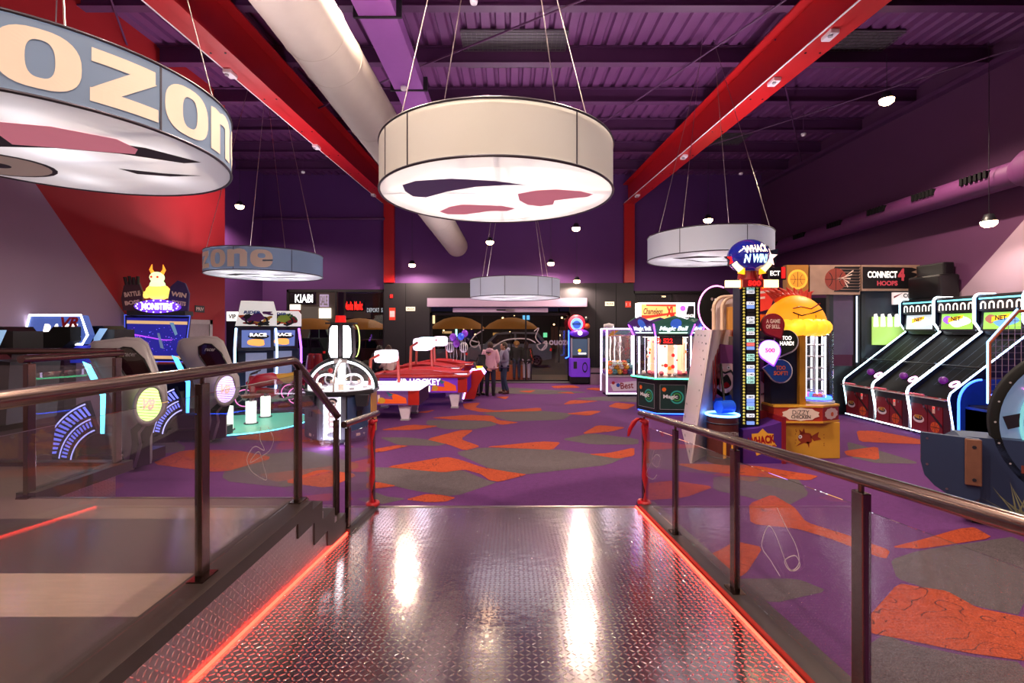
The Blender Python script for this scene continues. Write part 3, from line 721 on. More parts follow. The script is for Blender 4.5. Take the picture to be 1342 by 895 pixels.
def lettering(q, word, r, a0, z0, h, adv):
    a = a0; k = h
    for ch in word:
        def W(x, y): return a+x*k*adv/r, y*k
        def put(segs, m=fab_let):
            s_ = strips(segs); 
            for p, n_ in zip(s_[:-1], s_[1:]):
                vs = []
                for (x, yy) in ((p[0], p[1]), (n_[0], n_[1]), (n_[0], n_[2]), (p[0], p[2])):
                    an, zz = W(x, yy); vs.append((r*cos(an), r*sin(an), z0+zz))
                q.add(vs, [(0, 1, 2, 3)], m)
        if ch in 'oe':
            o, i_ = glyph('o')[0]
            if ch == 'e': i_ = [(.5+(x-.52)*1.0, .66+(y-.5)*.42) for x, y in i_]
            n = len(o); vs = []
            for (x, yy) in o+i_:
                an, zz = W(x*1.02, yy); vs.append((r*cos(an), r*sin(an), z0+zz))
            q.add(vs, [(j, (j+1) % n, n+(j+1) % n, n+j) for j in range(n)], fab_let)
            if ch == 'e':      # notch of the e in the ground colour
                rr = r+.003; vs = []
                for (x, yy) in ((.55, .33), (1.04, .38), (1.04, .48), (.55, .43)):
                    an, zz = W(x, yy); vs.append((rr*cos(an), rr*sin(an), z0+zz))
                q.add(vs, [(0, 1, 2, 3)], fab_b)
            a += 1.12*k*adv/r
        elif ch == 'z':
            put([(.02, .74, .99), (.95, .74, .99)]); put([(.0, .0, .25), (1.0, .0, .25)])
            vs = []
            for j in range(9):
                f = j/8; yy = .25+.49*f; xl = .02+.53*f; xr_ = .42+.56*f
                for i in range(5):
                    an, zz = W(xl+(xr_-xl)*i/4, yy); vs.append((r*cos(an), r*sin(an), z0+zz))
            q.add(vs, [(j*5+i, j*5+i+1, j*5+i+6, j*5+i+5) for j in range(8) for i in range(4)], fab_let)
            a += 1.12*k*adv/r
        elif ch == 'n':
            put([(.0, .0, .97), (.16, .0, 1.0), (.36, .0, .97)]); put([(.36, .72, .97), (.5, .74, 1.02), (.65, .72, 1.03)]); put([(.64, 0, 1.03), (.85, 0, .98), (.98, 0, .82)])
            a += 1.12*k*adv/r
    return a
def bottom_art(q, kind):
    z = -.004
    def fl_(pts, m): q.flat(pts, m, Matrix.Scale(-1, 4, (0, 0, 1)) @ Matrix.Identity(4), .0) if False else q.add([(x, -y, z) for x, y in pts], [list(range(len(pts)))[::-1]], m)
    if kind == 'brow':
        fl_([(-.92, .22), (-.9, .42), (-.75, .55), (-.4, .62), (.0, .55), (.3, .42), (.1, .42), (-.2, .36), (-.5, .2), (-.75, -.02), (-.88, .02)], fab_pu)
        fl_([(.22, .12), (.24, -.14), (.34, -.32), (.48, -.38), (.62, -.3), (.62, -.14), (.74, -.08), (.95, .0), (1.0, .1), (.85, .22), (.6, .28), (.4, .24)], fab_pk)
        fl_([(-.7, -.62), (-.55, -.4), (-.4, -.3), (-.2, -.32), (.05, -.36), (.2, -.48), (.1, -.6), (-.1, -.6), (-.25, -.68), (-.42, -.78), (-.62, -.76)], fab_pk)
        fl_(arc(-.15, .0, 1.08, 215, 300, 16)+arc(-.15, .0, 1.07, 300, 215, 16), fab_dk)
    elif kind == 'face':
        fl_([(-1.0, .2), (-.7, .5), (-.2, .52), (.4, .36), (.8, .12), (1.02, -.2), (.86, -.22), (.5, 0), (.1, .12), (-.5, .16)], fab_dk)
        q.add([(x, -y, z-.003) for x, y in ((-.15, .2), (0, .5), (.15, .6), (.45, .52), (.72, .3), (.72, .1), (.62, .0), (.4, .05), (.1, .14))], [list(range(9))], fab_pk)
        for rr, m, zz in ((.42, fab_dk, z-.002), (.38, fab_let, z-.004), (.1, fab_dk, z-.006)):
            q.add([(-.75+rr*cos(2*pi*i/24), .25+rr*.8*sin(2*pi*i/24), zz) for i in range(24)], [list(range(24))], m)
        fl_([(.2, -.35), (.5, -.48), (.8, -.55), (.5, -.57), (.25, -.5)], fab_dk)
    else:
        fl_([(-.8, .2), (-.4, .5), (.1, .4), (.0, .3), (-.4, .25), (-.6, .1)], fab_dk); fl_([(.2, .1), (.7, .1), (.75, .18), (.3, .2)], fab_dk)
        fl_([(.1, -.3), (.6, -.34), (.5, -.24), (.15, -.2)], fab_dk); fl_([(-.3, -.05), (.1, -.35), (-.1, -.3), (-.5, 0)], fab_dk)
def drum(loc, lab, fab, art, word=None, a0=0., hang=None, rot=0., seams=(0.6, 2.2, 3.7, 5.4), adv=1.0, power=13):
    t = thing('drum_lamp', lab, 'pendant lamp', loc, rot, 'round fabric drum lamps')
    s_ = MB(fab); s_.lathe([(DR, .01), (DR, DT-.01)], fab, 96); s_.lathe([(DR-.012, .02), (DR-.012, DT-.02)], fab_w, 64)
    for a in seams: s_.box(DR-.004, DR+.004, -.006, .006, .01, DT-.01, rim, rotz(a))
    if word: lettering(s_, word, DR+.005, a0, DT*.12, DT*.74, adv)
    s_.build('drum_side', t)
    b_ = MB(fab_w); b_.lathe([(DR-.012, .0), (0, .0)], fab_w, 64); bottom_art(b_, art); b_.build('drum_bottom', t)
    r_ = MB(rim)
    for z in (0, DT): r_.tube([(DR*cos(2*pi*i/96), DR*sin(2*pi*i/96), z) for i in range(96)], .012, rim, 6, True)
    r_.build('rim', t)
    H_ = hang or roof(loc[1])-loc[2]+.03
    for k in range(4):
        a = pi/4+k*pi/2
        w_ = MB(steel); w_.tube([(DR*.97*cos(a), DR*.97*sin(a), DT), (0.25*cos(a)*(.2 if k % 2 else 1), .2*sin(a), H_)], .006, steel, 5); w_.build('cable', t)
    bm_ = MB(dark); bm_.box(-DR+.02, DR-.02, -.02, .02, DT-.05, DT-.01, dark); bm_.box(-.02, .02, -DR+.02, DR-.02, DT-.05, DT-.01, dark); bm_.build('crossbar', t)
    p = lamp('bulb', 'POINT', (0, 0, DT*.62), power*1.1, (.97, .95, 1), .07); p.parent = t
    for k in range(6):
        p = lamp('bulb', 'POINT', (.78*cos(k*pi/3), .78*sin(k*pi/3), DT*.55), power*.55, (1, .96, .95), .05); p.parent = t
    u = lamp('roof_fill', 'SPOT', (0, 0, DT+.02), 310, (1, .8, .88), .15, rot=(pi, 0, 0), spot=R(165), blend=.9); u.parent = t  # fill spot added in each drum to light the roof deck
    return t
drum((-.16, 5.1, 3.46), 'big cream drum lamp hanging over the ramp foot, purple and pink shapes underneath', fab_c, 'brow', seams=(4.05, 5.35, 3.72, 1.2), power=13)
drum((-3.62, 3.85, 3.46), 'blue grey drum lamp with large ozon lettering at top left', fab_b, 'face', 'ozone', a0=5.235, seams=(5.93,), adv=1.11, power=13)
drum((-5.55, 10.9, 3.28), 'blue grey drum lamp with zone lettering in front of the red wall corner', fab_b, 'lines', 'ozone', a0=3.45, seams=(4.68, 5.6), adv=1.16, power=24)
drum((4.02, 9.9, 3.5), 'white drum lamp hanging behind the tall strength tester at right', fab_v, 'lines', seams=(3.9, 4.9, 2), power=18, rot=.0)
drum((.08, 13.0, 2.92), 'smallest looking cream drum lamp in front of the pale entrance beam', fab_v, 'lines', seams=(3.9, 4.5, 5.2, 5.6), power=22)

# ---------------------------------------------------------------- ducts
ductm = mat('beige fabric duct', 'a89c90', .6, var=.05, scale=6, bump=.15)
q = MB(ductm); ra = .41
pts = []; rr = []
N_ = 60
for i in range(N_+1):
    y = 2.0+(18.4-2.0)*i/N_
    z = 5.95-.048*(y-4)+.0; pts.append((-2.55+.034*(y-5), y, z)); rr.append(ra*(1+.006*sin(i*2.3)))
pts.append((pts[-1][0], 18.55, pts[-1][2])); rr.append(.3); 
q.tube(pts, rr, ductm, 28)
for y in (3.2, 6.1, 6.7, 8.4, 11.5, 14.5):
    z = 5.95-.048*(y-4); q.lathe([(ra+.004, -.012), (ra+.01, 0), (ra+.004, .012)], ductm, 28, frame((-2.55+.034*(y-5), y, z), (1, 0, 0), (0, 1, 0)))
tag(q.build('air_duct'), 'fat beige fabric air duct running along the hall beside the left red beam', 'duct')
q = MB(mat('purple duct paint', '9a5aa8', .45, var=.05)); pm = q.mats[0]
q.box(-2.28, -1.72, 1.0, 10.6, 6.72, 6.95, pm)
for y in (4.6, 7.2, 9.4): q.box(-2.36, -1.64, y-.02, y+.02, 6.7, 6.97, dark)
tag(q.build('rectangular_duct'), 'flat purple rectangular duct under the roof next to the fabric duct', 'duct')
# long tube duct on the right wall with outlet grilles
q = MB(wall_rp); dm = mat('plum duct paint', '5c2a58', .5, var=.06)
q.tube([(XR-.42, y, 5.0) for y in (19.1, 15, 12.2, 9.0)], .24, dm, 20); q.tube([(XR-.45, y, 5.0) for y in (9.0, 8.8, 3, -4)], [.25, .36, .36, .36], dm, 20)
for i, y in enumerate((18.3, 17.2, 15.6, 13.9, 12.3, 10.9, 9.7)):
    for k in range(6): q.box(XR-.70, XR-.60, y-.3+k*.1, y-.24+k*.1, 5.02, 5.16, blackm)
tag(q.build('air_duct'), 'plum painted round air duct with outlets along the right wall', 'duct')

# ---------------------------------------------------------------- ceiling spotlights
def spot_fix(px, py, D, lab, e=0, top=True):
    p = at(px, py, D)
    t = thing('ceiling_spotlight', lab, 'spotlight', p, 0, 'small round downlights')
    b_ = MB(dark); b_.lathe([(.0, .16), (.07, .15), (.12, .02), (.125, 0), (.11, 0)], dark, 20); b_.build('housing', t)
    b_ = MB(lit_warm); b_.lathe([(.13, .01), (.12, -.05), (.07, -.09), (0, -.1)], lit_warm, 20); b_.build('lens', t)
    zt = roof(D)-.3-p.z
    b_ = MB(dark); b_.tube([(0, 0, .15), (0, 0, max(.3, zt))], .006, dark, 5); b_.build('cord', t)
    if e:
        l = lamp('beam', 'SPOT', (0, 0, -.13), e, (1, .8, .62), .08, spot=R(172 if D > 14 else 150), blend=.35 if D > 14 else .6); l.parent = t
    return t
spot_fix(1162, 131, 9.7, 'bright warm downlight under the roof near the right wall', 850)
spot_fix(928, 288, 14.6, 'warm downlight hanging just above the right white drum lamp', 350)
spot_fix(1296, 291, 9.3, 'warm downlight low beside the right wall duct', 100)
spot_fix(314, 270, 15.5, 'warm downlight in the recess right of the red wall', 600)
spot_fix(642, 317, 16.5, 'warm downlight left of the far cream drum lamp', 230)
spot_fix(755, 299, 15.5, 'warm downlight over the entrance right of the far drum lamp', 170)
spot_fix(540, 347, 18.3, 'small warm downlight beside the left red column', 230)
spot_fix(722, 345, 18.3, 'small warm downlight above the middle of the entrance', 150)
spot_fix(756, 368, 18.6, 'lowest small warm downlight above the entrance right end', 384)
# added unseen fill downlights around the ramp; one is known from its roof glow
for k, (x, y) in enumerate(((-2.4, -.6), (.2, -.8), (3.2, 1.2), (-.9, 2.6), (6.5, 3.5), (-6.0, .5), (1.3, 6.15), (.9, -3.2), (-.35, 5.7), (-1.9, 5.9))):
    z = 6.5
    t = spot_fix(CX, HY, 1, 'warm downlight above the ramp area, '+['added fill left of the handrail at the back', 'added fill straight over the viewer', 'added fill right of the ramp', 'added fill over the ramp left half', 'added fill over the right carpet', 'added fill over the left platform', 'right of the big cream drum lamp', 'added fill behind the viewer at the door', 'added fill directly over the big cream drum lamp', 'added fill left of the big cream drum lamp'][k], 600); t.location = (x, y, z)
    if k in (1, 2, 4): [setattr(c_.data, 'energy', (0, 250, 330, 0, 220)[k]) for c_ in children(t) if c_.type == 'LIGHT']
# small detectors and sensor boxes under the roof
for k, (px, py, D, lab) in enumerate(((621, 5, 7.2, 'white smoke detector under the roof above the big drum lamp'), (529, 118, 9.2, 'white smoke detector beside the purple duct'), (1053, 178, 12.5, 'white detector hanging right of the right red beam'), (971, 229, 15.5, 'far white detector near the right wall'), (397, 227, 15.5, 'far white detector left of the left red beam'))):
    p = at(px, py, D); q = MB(white); q.lathe([(0, 0), (.05, .0), (.06, .03), (.06, .06), (.03, .07), (.0, .07)], white, 16); q.tube([(0, 0, .06), (0, 0, max(.1, roof(D)-p.z-.01))], .008, pur, 5)
    o = q.build('smoke_detector', loc=p); tag(o, lab, 'detector')
for k, (s_, y, lab) in enumerate(((-1, 8.6, 'nearest white sensor box on the left red beam'), (-1, 12.4, 'second white sensor box on the left red beam'), (-1, 17.5, 'farthest white sensor box on the left red beam'), (1, 7.4, 'nearest white emergency lamp on the right red beam'), (1, 8.9, 'second white emergency lamp on the right red beam'), (1, 13.2, 'third white emergency lamp on the right red beam'), (1, 17.6, 'farthest white emergency lamp on the right red beam'))):
    xc = XBL(y)-.17 if s_ < 0 else XBR(y)-.1
    q = MB(white); q.box(-.07, .07, -.12, .12, -.07, 0, white, bev=.015); q.cyl((-.03, -.05, -.09), (-.03, -.05, -.06), .035, m=silver); o = q.build('sensor_box', loc=(xc, y, ZB(y)-.0)); tag(o, lab, 'sensor')
# ================================================================ GAMES AT THE RIGHT
dred = mat('dark red door print', '7c1a24', .35, var=.1)
bball = mat('basketball orange', 'd0521c', .5, var=.05)
line = mat('print black', '100c10', .5)
YZm = Matrix(((0, 0, 1, 0), (1, 0, 0, 0), (0, 1, 0, 0), (0, 0, 0, 1)))       # polygon given as (depth, height), extruded along x
XZm = Matrix(((1, 0, 0, 0), (0, 0, 1, 0), (0, 1, 0, 0), (0, 0, 0, 1)))       # polygon given as (x, height), extruded along depth
def ballprint(q, M, x, y, r, c=None, z=.0):
    q.disc(x, y, r, c or bball, M, z); z += .001
    for a in (0, 90): 
        q.flat([(x-r*.95*cos(R(a))-.006*sin(R(a)), y-r*.95*sin(R(a))+.006*cos(R(a))), (x+r*.95*cos(R(a))-.006*sin(R(a)), y+r*.95*sin(R(a))+.006*cos(R(a))), (x+r*.95*cos(R(a))+.006*sin(R(a)), y+r*.95*sin(R(a))-.006*cos(R(a))), (x-r*.95*cos(R(a))+.006*sin(R(a)), y-r*.95*sin(R(a))-.006*cos(R(a)))], line, M, z)
    for s_ in (-1, 1):
        o = arc(x+s_*r*1.15, y, r*.85, 180-48 if s_ > 0 else -48, 180+48 if s_ > 0 else 48, 8); i_ = arc(x+s_*r*1.15, y, r*.79, 180-48 if s_ > 0 else -48, 180+48 if s_ > 0 else 48, 8)
        for k in range(8): q.add([(o[k][0], o[k][1], z), (o[k+1][0], o[k+1][1], z), (i_[k+1][0], i_[k+1][1], z), (i_[k][0], i_[k][1], z)], [(0, 1, 2, 3)], line, False, M)
def alley(lab, loc, neon, scr):
    t = thing('bowling_arcade', lab, 'arcade machine', loc, R(-90), 'sloping alley games in a row')
    b = MB(dark); b.box(-.44, .44, .08, 1.75, .07, .70, dark); b.box(-.45, .45, .0+.04, .09, .62, .76, dark)
    for x in (-.4, .4):
        for y in (.16, 1.6): b.cyl((x, y, .0), (x, y, .05), .03, m=steel, n=10); b.cyl((x, y, .04), (x, y, .08), .012, m=steel, n=8)
    b.build('cabinet', t)
    for x0, x1, k in ((-.43, -.06, 0), (-.04, .27, 1)):
        d = MB(dred); d.box(x0, x1, .05, .08, .09, .68, dred)
        M = FRONT((x0+x1)/2, .05, .38); w_ = (x1-x0)
        if k == 0:
            d.disc(-.01, -.06, .13, white, M, .001, ry=.075); d.disc(-.01, -.04, .1, navy, M, .002, ry=.05); d.text('NET', .17, .07, yellow, M @ T(-.01, -.02, .003), bold=.04)
            d.flat([(.02, .3), (w_/2, .08), (w_/2, .14), (.08, .3)], line, M, .001)
        else:
            ballprint(d, M, .0, -.16, .1, z=.001); d.flat([(-w_/2, .12), (w_/2, -.16), (w_/2, -.10), (-w_/2, .18)], line, M, .0006)
            d.flat([(-.06, .1), (.0, .1), (.0, .25), (-.06, .25)], cream, M, .001); d.disc(-.03, .2, .02, lit_r, M, .002)
        dd = d.build('door', t); h = MB(steel); h.box(x1-.08, x1-.05, .035, .05, .56, .6, steel); h.build('lock', dd)
    p = MB(dred); p.box(.29, .44, .05, .08, .09, .68, mat('dark plum print', '3c1220', .4)); p.build('side_door', t)
    prof = [(.12, .06), (.01, .78), (.04, .9), (1.5, 2.02), (1.36, 2.22), (1.36, 2.70), (1.44, 2.77), (1.78, 2.77), (1.78, .06)]
    for s_ in (-1, 1):
        q = MB(navy); q.prism(prof, s_*.455-.015, s_*.455+.015, navy, YZm)
        q.flat([(.35, .2), (.4, .9), (1.2, 1.5), (1.5, .9), (1.4, .25)], mat('alley side print', '2a1440', .45, var=.4, scale=4), YZm @ T(0, 0, s_*.472)) 
        sp_ = q.build('side_panel', t)
        n_ = MB(neon); n_.tube([(s_*.455, a, b_) for a, b_ in [(.115, .08), (.0, .78), (.0, .83), (.035, .91), (1.485, 2.02), (1.345, 2.22), (1.345, 2.70), (1.38, 2.76), (1.43, 2.785), (1.76, 2.785)]], .014, neon, 8); n_.build('neon_edge', sp_)
    pf = mat('playfield black', '050508', .55, spec=.15); f = MB(pf); f.add([(-.44, .06, .79), (.44, .06, .79), (.44, 1.5, 1.96), (-.44, 1.5, 1.96), (-.44, .06, .74), (.44, .06, .74), (.44, 1.5, 1.9), (-.44, 1.5, 1.9)], [(0, 1, 2, 3), (4, 7, 6, 5), (0, 4, 5, 1), (2, 6, 7, 3)], pf)
    for x in (-.2, 0, .2): f.add([(x-.006, .3, .986), (x+.006, .3, .986), (x+.006, 1.4, 1.88), (x-.006, 1.4, 1.88)], [(0, 1, 2, 3)], mat('lane line', '1a2a44', .3))
    f.build('playfield', t)
    sl = math.atan2(1.17, 1.44); ms = frame((.2, .34, 1.045), (1, 0, 0), (0, -sin(sl), cos(sl)))
    r_ = MB(neon_k); r_.tube([(.07*cos(a), .07*sin(a), 0) for a in [i*pi/12 for i in range(24)]], .018, glow('pink white ring', 'ffb0e8', 4), 8, True, ms); r_.build('ring_light', t)
    r_ = MB(lit_pu); r_.sphere((-.06, .36, 1.09), .075, mat('purple playfield reflection', '4a1858', .3, emit=.18, ecol=hexc('a030c0')), 16); r_.build('ball', t)  # glowing sphere stands in for a magenta reflection on the playfield
    c = MB(silver); c.box(-.44, .44, -.06, .1, .76, .785, dred, bev=.01); c.tube([(-.45, -.06, .765), (.45, -.06, .765)], .012, silver); c.tube([(-.4, -.01, .80), (-.1, .02, .80)], .02, pink)
    for x in (-.3, .0, .3): c.cyl((x, -.03, .785), (x, -.03, .8), .025, m=silver, n=12)
    c.build('control_shelf', t)
    g = MB(neon); g.tube([(-.45, .045, .07), (.45, .045, .07)], .011, neon, 8); g.build('base_light', t)
    g = MB(black); g.tube([(-.52, .66, 1.36), (.52, .66, 1.36)], .018, black, 8); g.tube([(-.5, .66, 1.36), (-.5, .56, 1.4)], .014, black); g.build('cross_bar', t)
    m = MB(dark); m.box(-.44, .44, 1.4, 1.75, 2.44, 2.76, dark); m.box(-.44, .44, 1.52, 1.75, 1.5, 2.5, dark)
    M = FRONT(0, 1.4, 0.1)
    for k in range(5):
        x = -.34+k*.17; a1 = arc(x, 2.47, .06, 0, 180, 8); a2 = arc(x, 2.47, .03, 180, 0, 8)
        m.flat([(x+.06, 2.38)]+a1+[(x-.06, 2.38), (x-.03, 2.38)]+a2+[(x+.03, 2.38)], lit_w, M)
    m.flat([(-.43, 2.57), (.43, 2.57), (.43, 2.60), (-.43, 2.60)], lit_c, M)
    m.build('marquee', t)
    s_ = MB(dark); MS = frame((0, 1.43, 2.24), (1, 0, 0), (0, -1, .06)) @ Matrix.Diagonal((1, 1.3, 1, 1)); s_.box(-.42, .42, -.155, .155, -.03, .0, dark, MS)
    s_.flat([(-.36, -.125), (.36, -.125), (.36, .125), (-.36, .125)], scr[0], MS, .002)
    s_.flat(blob(.05, 0, .24, .09, 4), scr[1], MS, .004); s_.flat([(-.2, -.02), (.14, .05), (.14, .1), (-.2, .06)], lit_y, MS, .006); s_.text('NET', .22, .07, line, MS @ T(-.02, .045, .008), bold=.04); s_.flat(blob(-.22, .03, .1, .07, 8), scr[2], MS, .005)
    s_.build('screen', t)
    return t
neon_wc = glow('neon white cyan', 'c8f4ff', 5); neon_ww = glow('neon warm white', 'f4fbff', 5.5)
scrA = (glow('screen green', '86c84a', 1.0), glow('screen blue', '5a90c8', 1.0), glow('screen brown', '9a5a4a', .8))
scrB = (glow('screen grey', 'aab4bc', 1.0), glow('screen pale', 'e8ecf0', 1.0), glow('screen pale two', 'd0d8e0', 1))
scrC = (glow('screen green', '86c84a', 1.0), glow('screen pale', 'e8ecf0', 1.0), glow('screen violet', '8a50c0', 1))
alley('sloping alley game with neon edges, farthest of the row, partly behind the yellow machine', (7.93, 11.12, 0), neon_wc, scrB)
alley('sloping alley game with white neon edges, middle one of the row', (7.93, 10.18, 0), neon_ww, scrC)
alley('sloping alley game with bright blue white neon edges, nearest of the row', (7.93, 9.24, 0), glow('neon icy', 'b8d8ff', 5.5), scrA)

# blue arched cabinet next to the alley row
t = thing('arched_arcade', 'dark blue arcade cabinet with a glowing blue arch right of the alley games', 'arcade machine', (7.95, 8.25, 0), R(-90))
prof = [(.0, .15)]+[(0, .75)]+arc(.42, .75, .42, 180, 92, 10)+[(1.7, 1.2), (1.7, .15)]
for s_ in (-1, 1):
    q = MB(navy); q.prism(prof, s_*.36-.015, s_*.36+.015, blue, YZm)
    if s_ > 0:
        ins = [(.1, .72)]+arc(.42, .75, .32, 180, 92, 10)+[(1.0, 1.07), (1.0, .72)]
        q.flat(ins, black, YZm @ T(0, 0, .378)); q.flat([(.2, .74), (.6, .92), (1.0, .92), (1.0, .74)], blue, YZm @ T(0, 0, .380)); q.flat([(.1, .69), (1., .69), (1., .72), (.1, .72)], orange, YZm @ T(0, 0, .381))
    pp = q.build('side_panel', t); n_ = MB(neon_b); n_.tube([(s_*.36, a, b_) for a, b_ in prof[:-2]], .02, neon_b, 8); n_.build('neon_edge', pp)
q = MB(blue); q.box(-.34, .34, .1, 1.68, .12, .7, blue); q.box(-.34, .34, .1, .14, .2, .66, navy); q.box(-.34, .34, .9, 1.68, .7, 1.15, navy); q.box(-.3, .3, .12, .9, .70, .73, black)
for x in (-.28, .28):
    for y in (.2, 1.5): q.cyl((x, y, 0), (x, y, .12), .03, m=steel, n=10)
q.build('cabinet', t)
# basketball cage machine at the right frame edge
t = thing('basketball_arcade', 'caged basketball arcade with orange frame at the right edge of the view', 'arcade machine', (7.5, 7.1, 0), R(-90))
cg = mat('cage orange frame', 'b85a28', .4); wire = mat('cage wire', 'b09aa0', .4, metal=.7)
q = MB(dark); q.box(-.5, .5, .0, 2.2, .05, .85, mat('hoop cabinet print', '301026', .4, var=.4, scale=3)); q.box(-.5, .5, 1.9, 2.2, .85, 2.6, dark); q.build('cabinet', t)
for s_ in (-1, 1):
    q = MB(cg); out = [(.0, .9), (.0, 1.85), (.45, 2.35), (1.95, 2.45), (1.95, .9)]
    q.tube([(s_*.5, a, b_) for a, b_ in out], .025, cg, 8, True); q.tube([(s_*.5, 0, 1.0), (s_*.5, 1.95, 2.3)], .02, neon_b, 8)
    fr_ = q.build('cage_frame', t); g = MB(wire)
    for i in range(1, 20):
        y = i*.1; top = 1.85+.5*min(1, y/.45)+(.1*(y-.45)/1.5 if y > .45 else 0); g.box(s_*.5-.003, s_*.5+.003, y-.003, y+.003, .9, top, wire)
    for i in range(1, 15):
        z = .9+i*.1; y0 = 0 if z < 1.85 else (z-1.85)*.9; g.box(s_*.5-.003, s_*.5+.003, y0, 1.95, z-.003, z+.003, wire)
    g.build('wire_mesh', fr_); n_ = MB(neon_b); n_.tube([(s_*.5, -.03, .9), (s_*.5, -.03, 1.87), (s_*.5, .44, 2.39)], .012, glow('neon sky', '7ab0ff', 4), 8); n_.build('neon_edge', fr_)
q = MB(lit_o); q.box(-.5, .5, 1.72, 1.86, 2.45, 2.7, lit_o); q.text('HOOPS', .7, .16, line, FRONT(0, 1.72, 2.575), bold=.04); q.text('H', .1, .15, line, RIGHTF(.5, 1.8, 2.575, -1.0+.0) if False else LEFTF(-.5, 1.8, 2.575), bold=.04)
q.box(-.5, .5, 1.72, 1.86, 2.05, 2.44, glow('hoop backboard', '3a70d0', .7)); q.build('header_sign', t)
q = MB(orange); q.tube([(.23*cos(a), 1.5+.23*sin(a), 2.05) for a in [i*pi/12 for i in range(24)]], .012, orange, 8, True); q.build('hoop', t)

# connected hoops machine wall behind
woodpr = mat('wood grain print', 'a08070', .5, var=.25, scale=5)
t = thing('basketball_arcade', 'large basketball game with wood print header boards and CONNECT 4 lettering', 'arcade machine', (0, 11.72, 0))
def ax(px): return (px-CX)*11.72/F
def az(py): return EYE-(py-HY)*11.72/F
q = MB(dark); q.box(ax(1032), ax(1060), .02, .2, az(386), az(347), mat('ochre header', 'a8702c', .5)); M = FRONT((ax(1032)+ax(1060))/2, .02, az(366)); q.disc(0, 0, .24, glow('ring yellow', 'f0a838', .5), M); ballprint(q, M, 0, 0, .19, glow('amber ball', 'd88428', .5), .001); q.build('header_sign', t)
q = MB(woodpr); q.box(ax(1062), ax(1128), .02, .2, az(386), az(347), woodpr); M = FRONT((ax(1062)+ax(1128))/2, .02, az(366))
rnd = random.Random(3)
for k in range(9): y = -.28+k*.07; q.flat([(-.02+rnd.uniform(-.05, .1), y-.02), (.58, y-.03), (.62, y+.03), (.0, y+.03)], line, M, .001)
ballprint(q, M, .02, 0, .27, mat('dark basketball', '8a3a30', .5), .002)
for k in range(5): a = k*1.1; q.flat([(.1+.1*cos(a), .05*sin(a)), (.3+.12*k*.3, -.2+.1*k), (.32+.1*k*.3, -.17+.1*k)], cream, M, .004)
q.build('header_sign', t)
q = MB(woodpr); q.box(ax(1130), ax(1208), .02, .2, az(381), az(347), woodpr); M = FRONT((ax(1130)+ax(1208))/2, .02, az(364))
q.flat([(-.7, -.26), (.4, -.26), (.62, -.2), (.45, -.15), (.66, -.08), (.5, 0), (.68, .08), (.48, .14), (.64, .2), (.5, .25), (-.7, .27)], line, M, .001)
q.text('CONNECT', .72, .16, lit_w, M @ T(-.22, .08, .003), bold=.03); q.text('4', .17, .3, mat('dull red print', 'b0404a', .5, emit=.3, ecol=hexc('c03848')), M @ T(.24, .08, .003), bold=.05); q.text('HOOPS', .5, .12, mat('dull red print', 'b0404a', .5), M @ T(-.1, -.13, .003), bold=.05); q.build('header_sign', t)
q = MB(dark)
for px_ in (1060, 1091, 1126, 1133): q.box(ax(px_)-.05, ax(px_)+.05, .04, .16, 0, az(385), dark)
q.box(ax(1095), ax(1122), .1, .12, az(465), az(386), mat('smoky purple screen', '4c3654', .3)); q.box(ax(1060), ax(1208), .1, .2, 0, az(480), dark); q.box(ax(1133), ax(1208), .12, .2, az(480), az(381), mat('dark slate panel', '242635', .5)); q.box(ax(1060), ax(1126), 1.2, 1.3, 0, az(386), dark)
q.build('frame', t)
q = MB(neon_w); q.box(ax(1124)-.012, ax(1124)+.012, .02, .04, az(475), az(388), glow('cold strip', 'c8d8f0', 1.5)); q.build('light_strip', t)
q = MB(white); q.box(ax(1171), ax(1209), .02, .06, az(399), az(383), glow('pale poster', 'd8c8c8', .5)); M = FRONT((ax(1171)+ax(1209))/2, .02, az(391)); q.text('CONN', .4, .1, line, M @ T(.1, .07, .001), bold=.03); q.text('HOO', .3, .08, dred, M @ T(.15, -.08, .001), bold=.03); q.flat([(-.33, .0), (-.1, .14), (-.33, .05)], dred, M, .001); q.build('poster', t)
q = MB(white); q.box(ax(1145), ax(1208), .04, .07, az(452), az(415), glow('lime poster', '9ac060', .6)); M = FRONT((ax(1145)+ax(1208))/2, .04, 0)
for k in range(7): x = -.5+k*.17; q.flat([(x-.06, az(428)), (x+.06, az(428)), (x+.05, az(416)), (x+.02, az(411)), (x-.05, az(412))], lit_w, M, .003)
q.build('poster', t)
t = MB(black); t.box(XR-.5, XR-.06, 10.62, 11.5, 2.75, 3.3, black, bev=.05); t.box(XR-.3, XR-.06, 10.75, 11.5, 0, 3.58, black, bev=.04); tag(t.build('tall_panel'), 'tall black rounded panel between the basketball header boards and the lilac wall area', 'panel')

# ---- crane with the yellow hen head
t = thing('prize_crane', 'yellow prize machine topped by a glowing orange bird head, glass column at its right', 'arcade machine', (4.72, 7.72, 0))
base = mat('mustard laminate', 'cf962e', .45, var=.05)
q = MB(base); q.box(-.52, .53, 0.02, .95, .0, .58, base, bev=.01)
M = FRONT(-.03, .02, .33); br = mat('rust print', '8e3418', .5)
q.flat(blob(0, 0, .12, .085, 5), br, M, .001); q.flat([(.08, .02), (.22, .1), (.2, .02), (.26, -.02), (.14, -.05)], br, M, .001); q.flat([(-.08, .06), (-.1, .14), (-.05, .1), (-.02, .16), (0, .08)], br, M, .001)
q.flat([(-.06, -.06), (-.16, -.14), (-.02, -.08)], br, M, .001); q.flat([(.02, -.06), (.06, -.16), (.07, -.06)], br, M, .001)
for k in range(10): q.disc(.3*cos(k*2.1), .13*sin(k*1.7), .008, br, M, .001, 8)
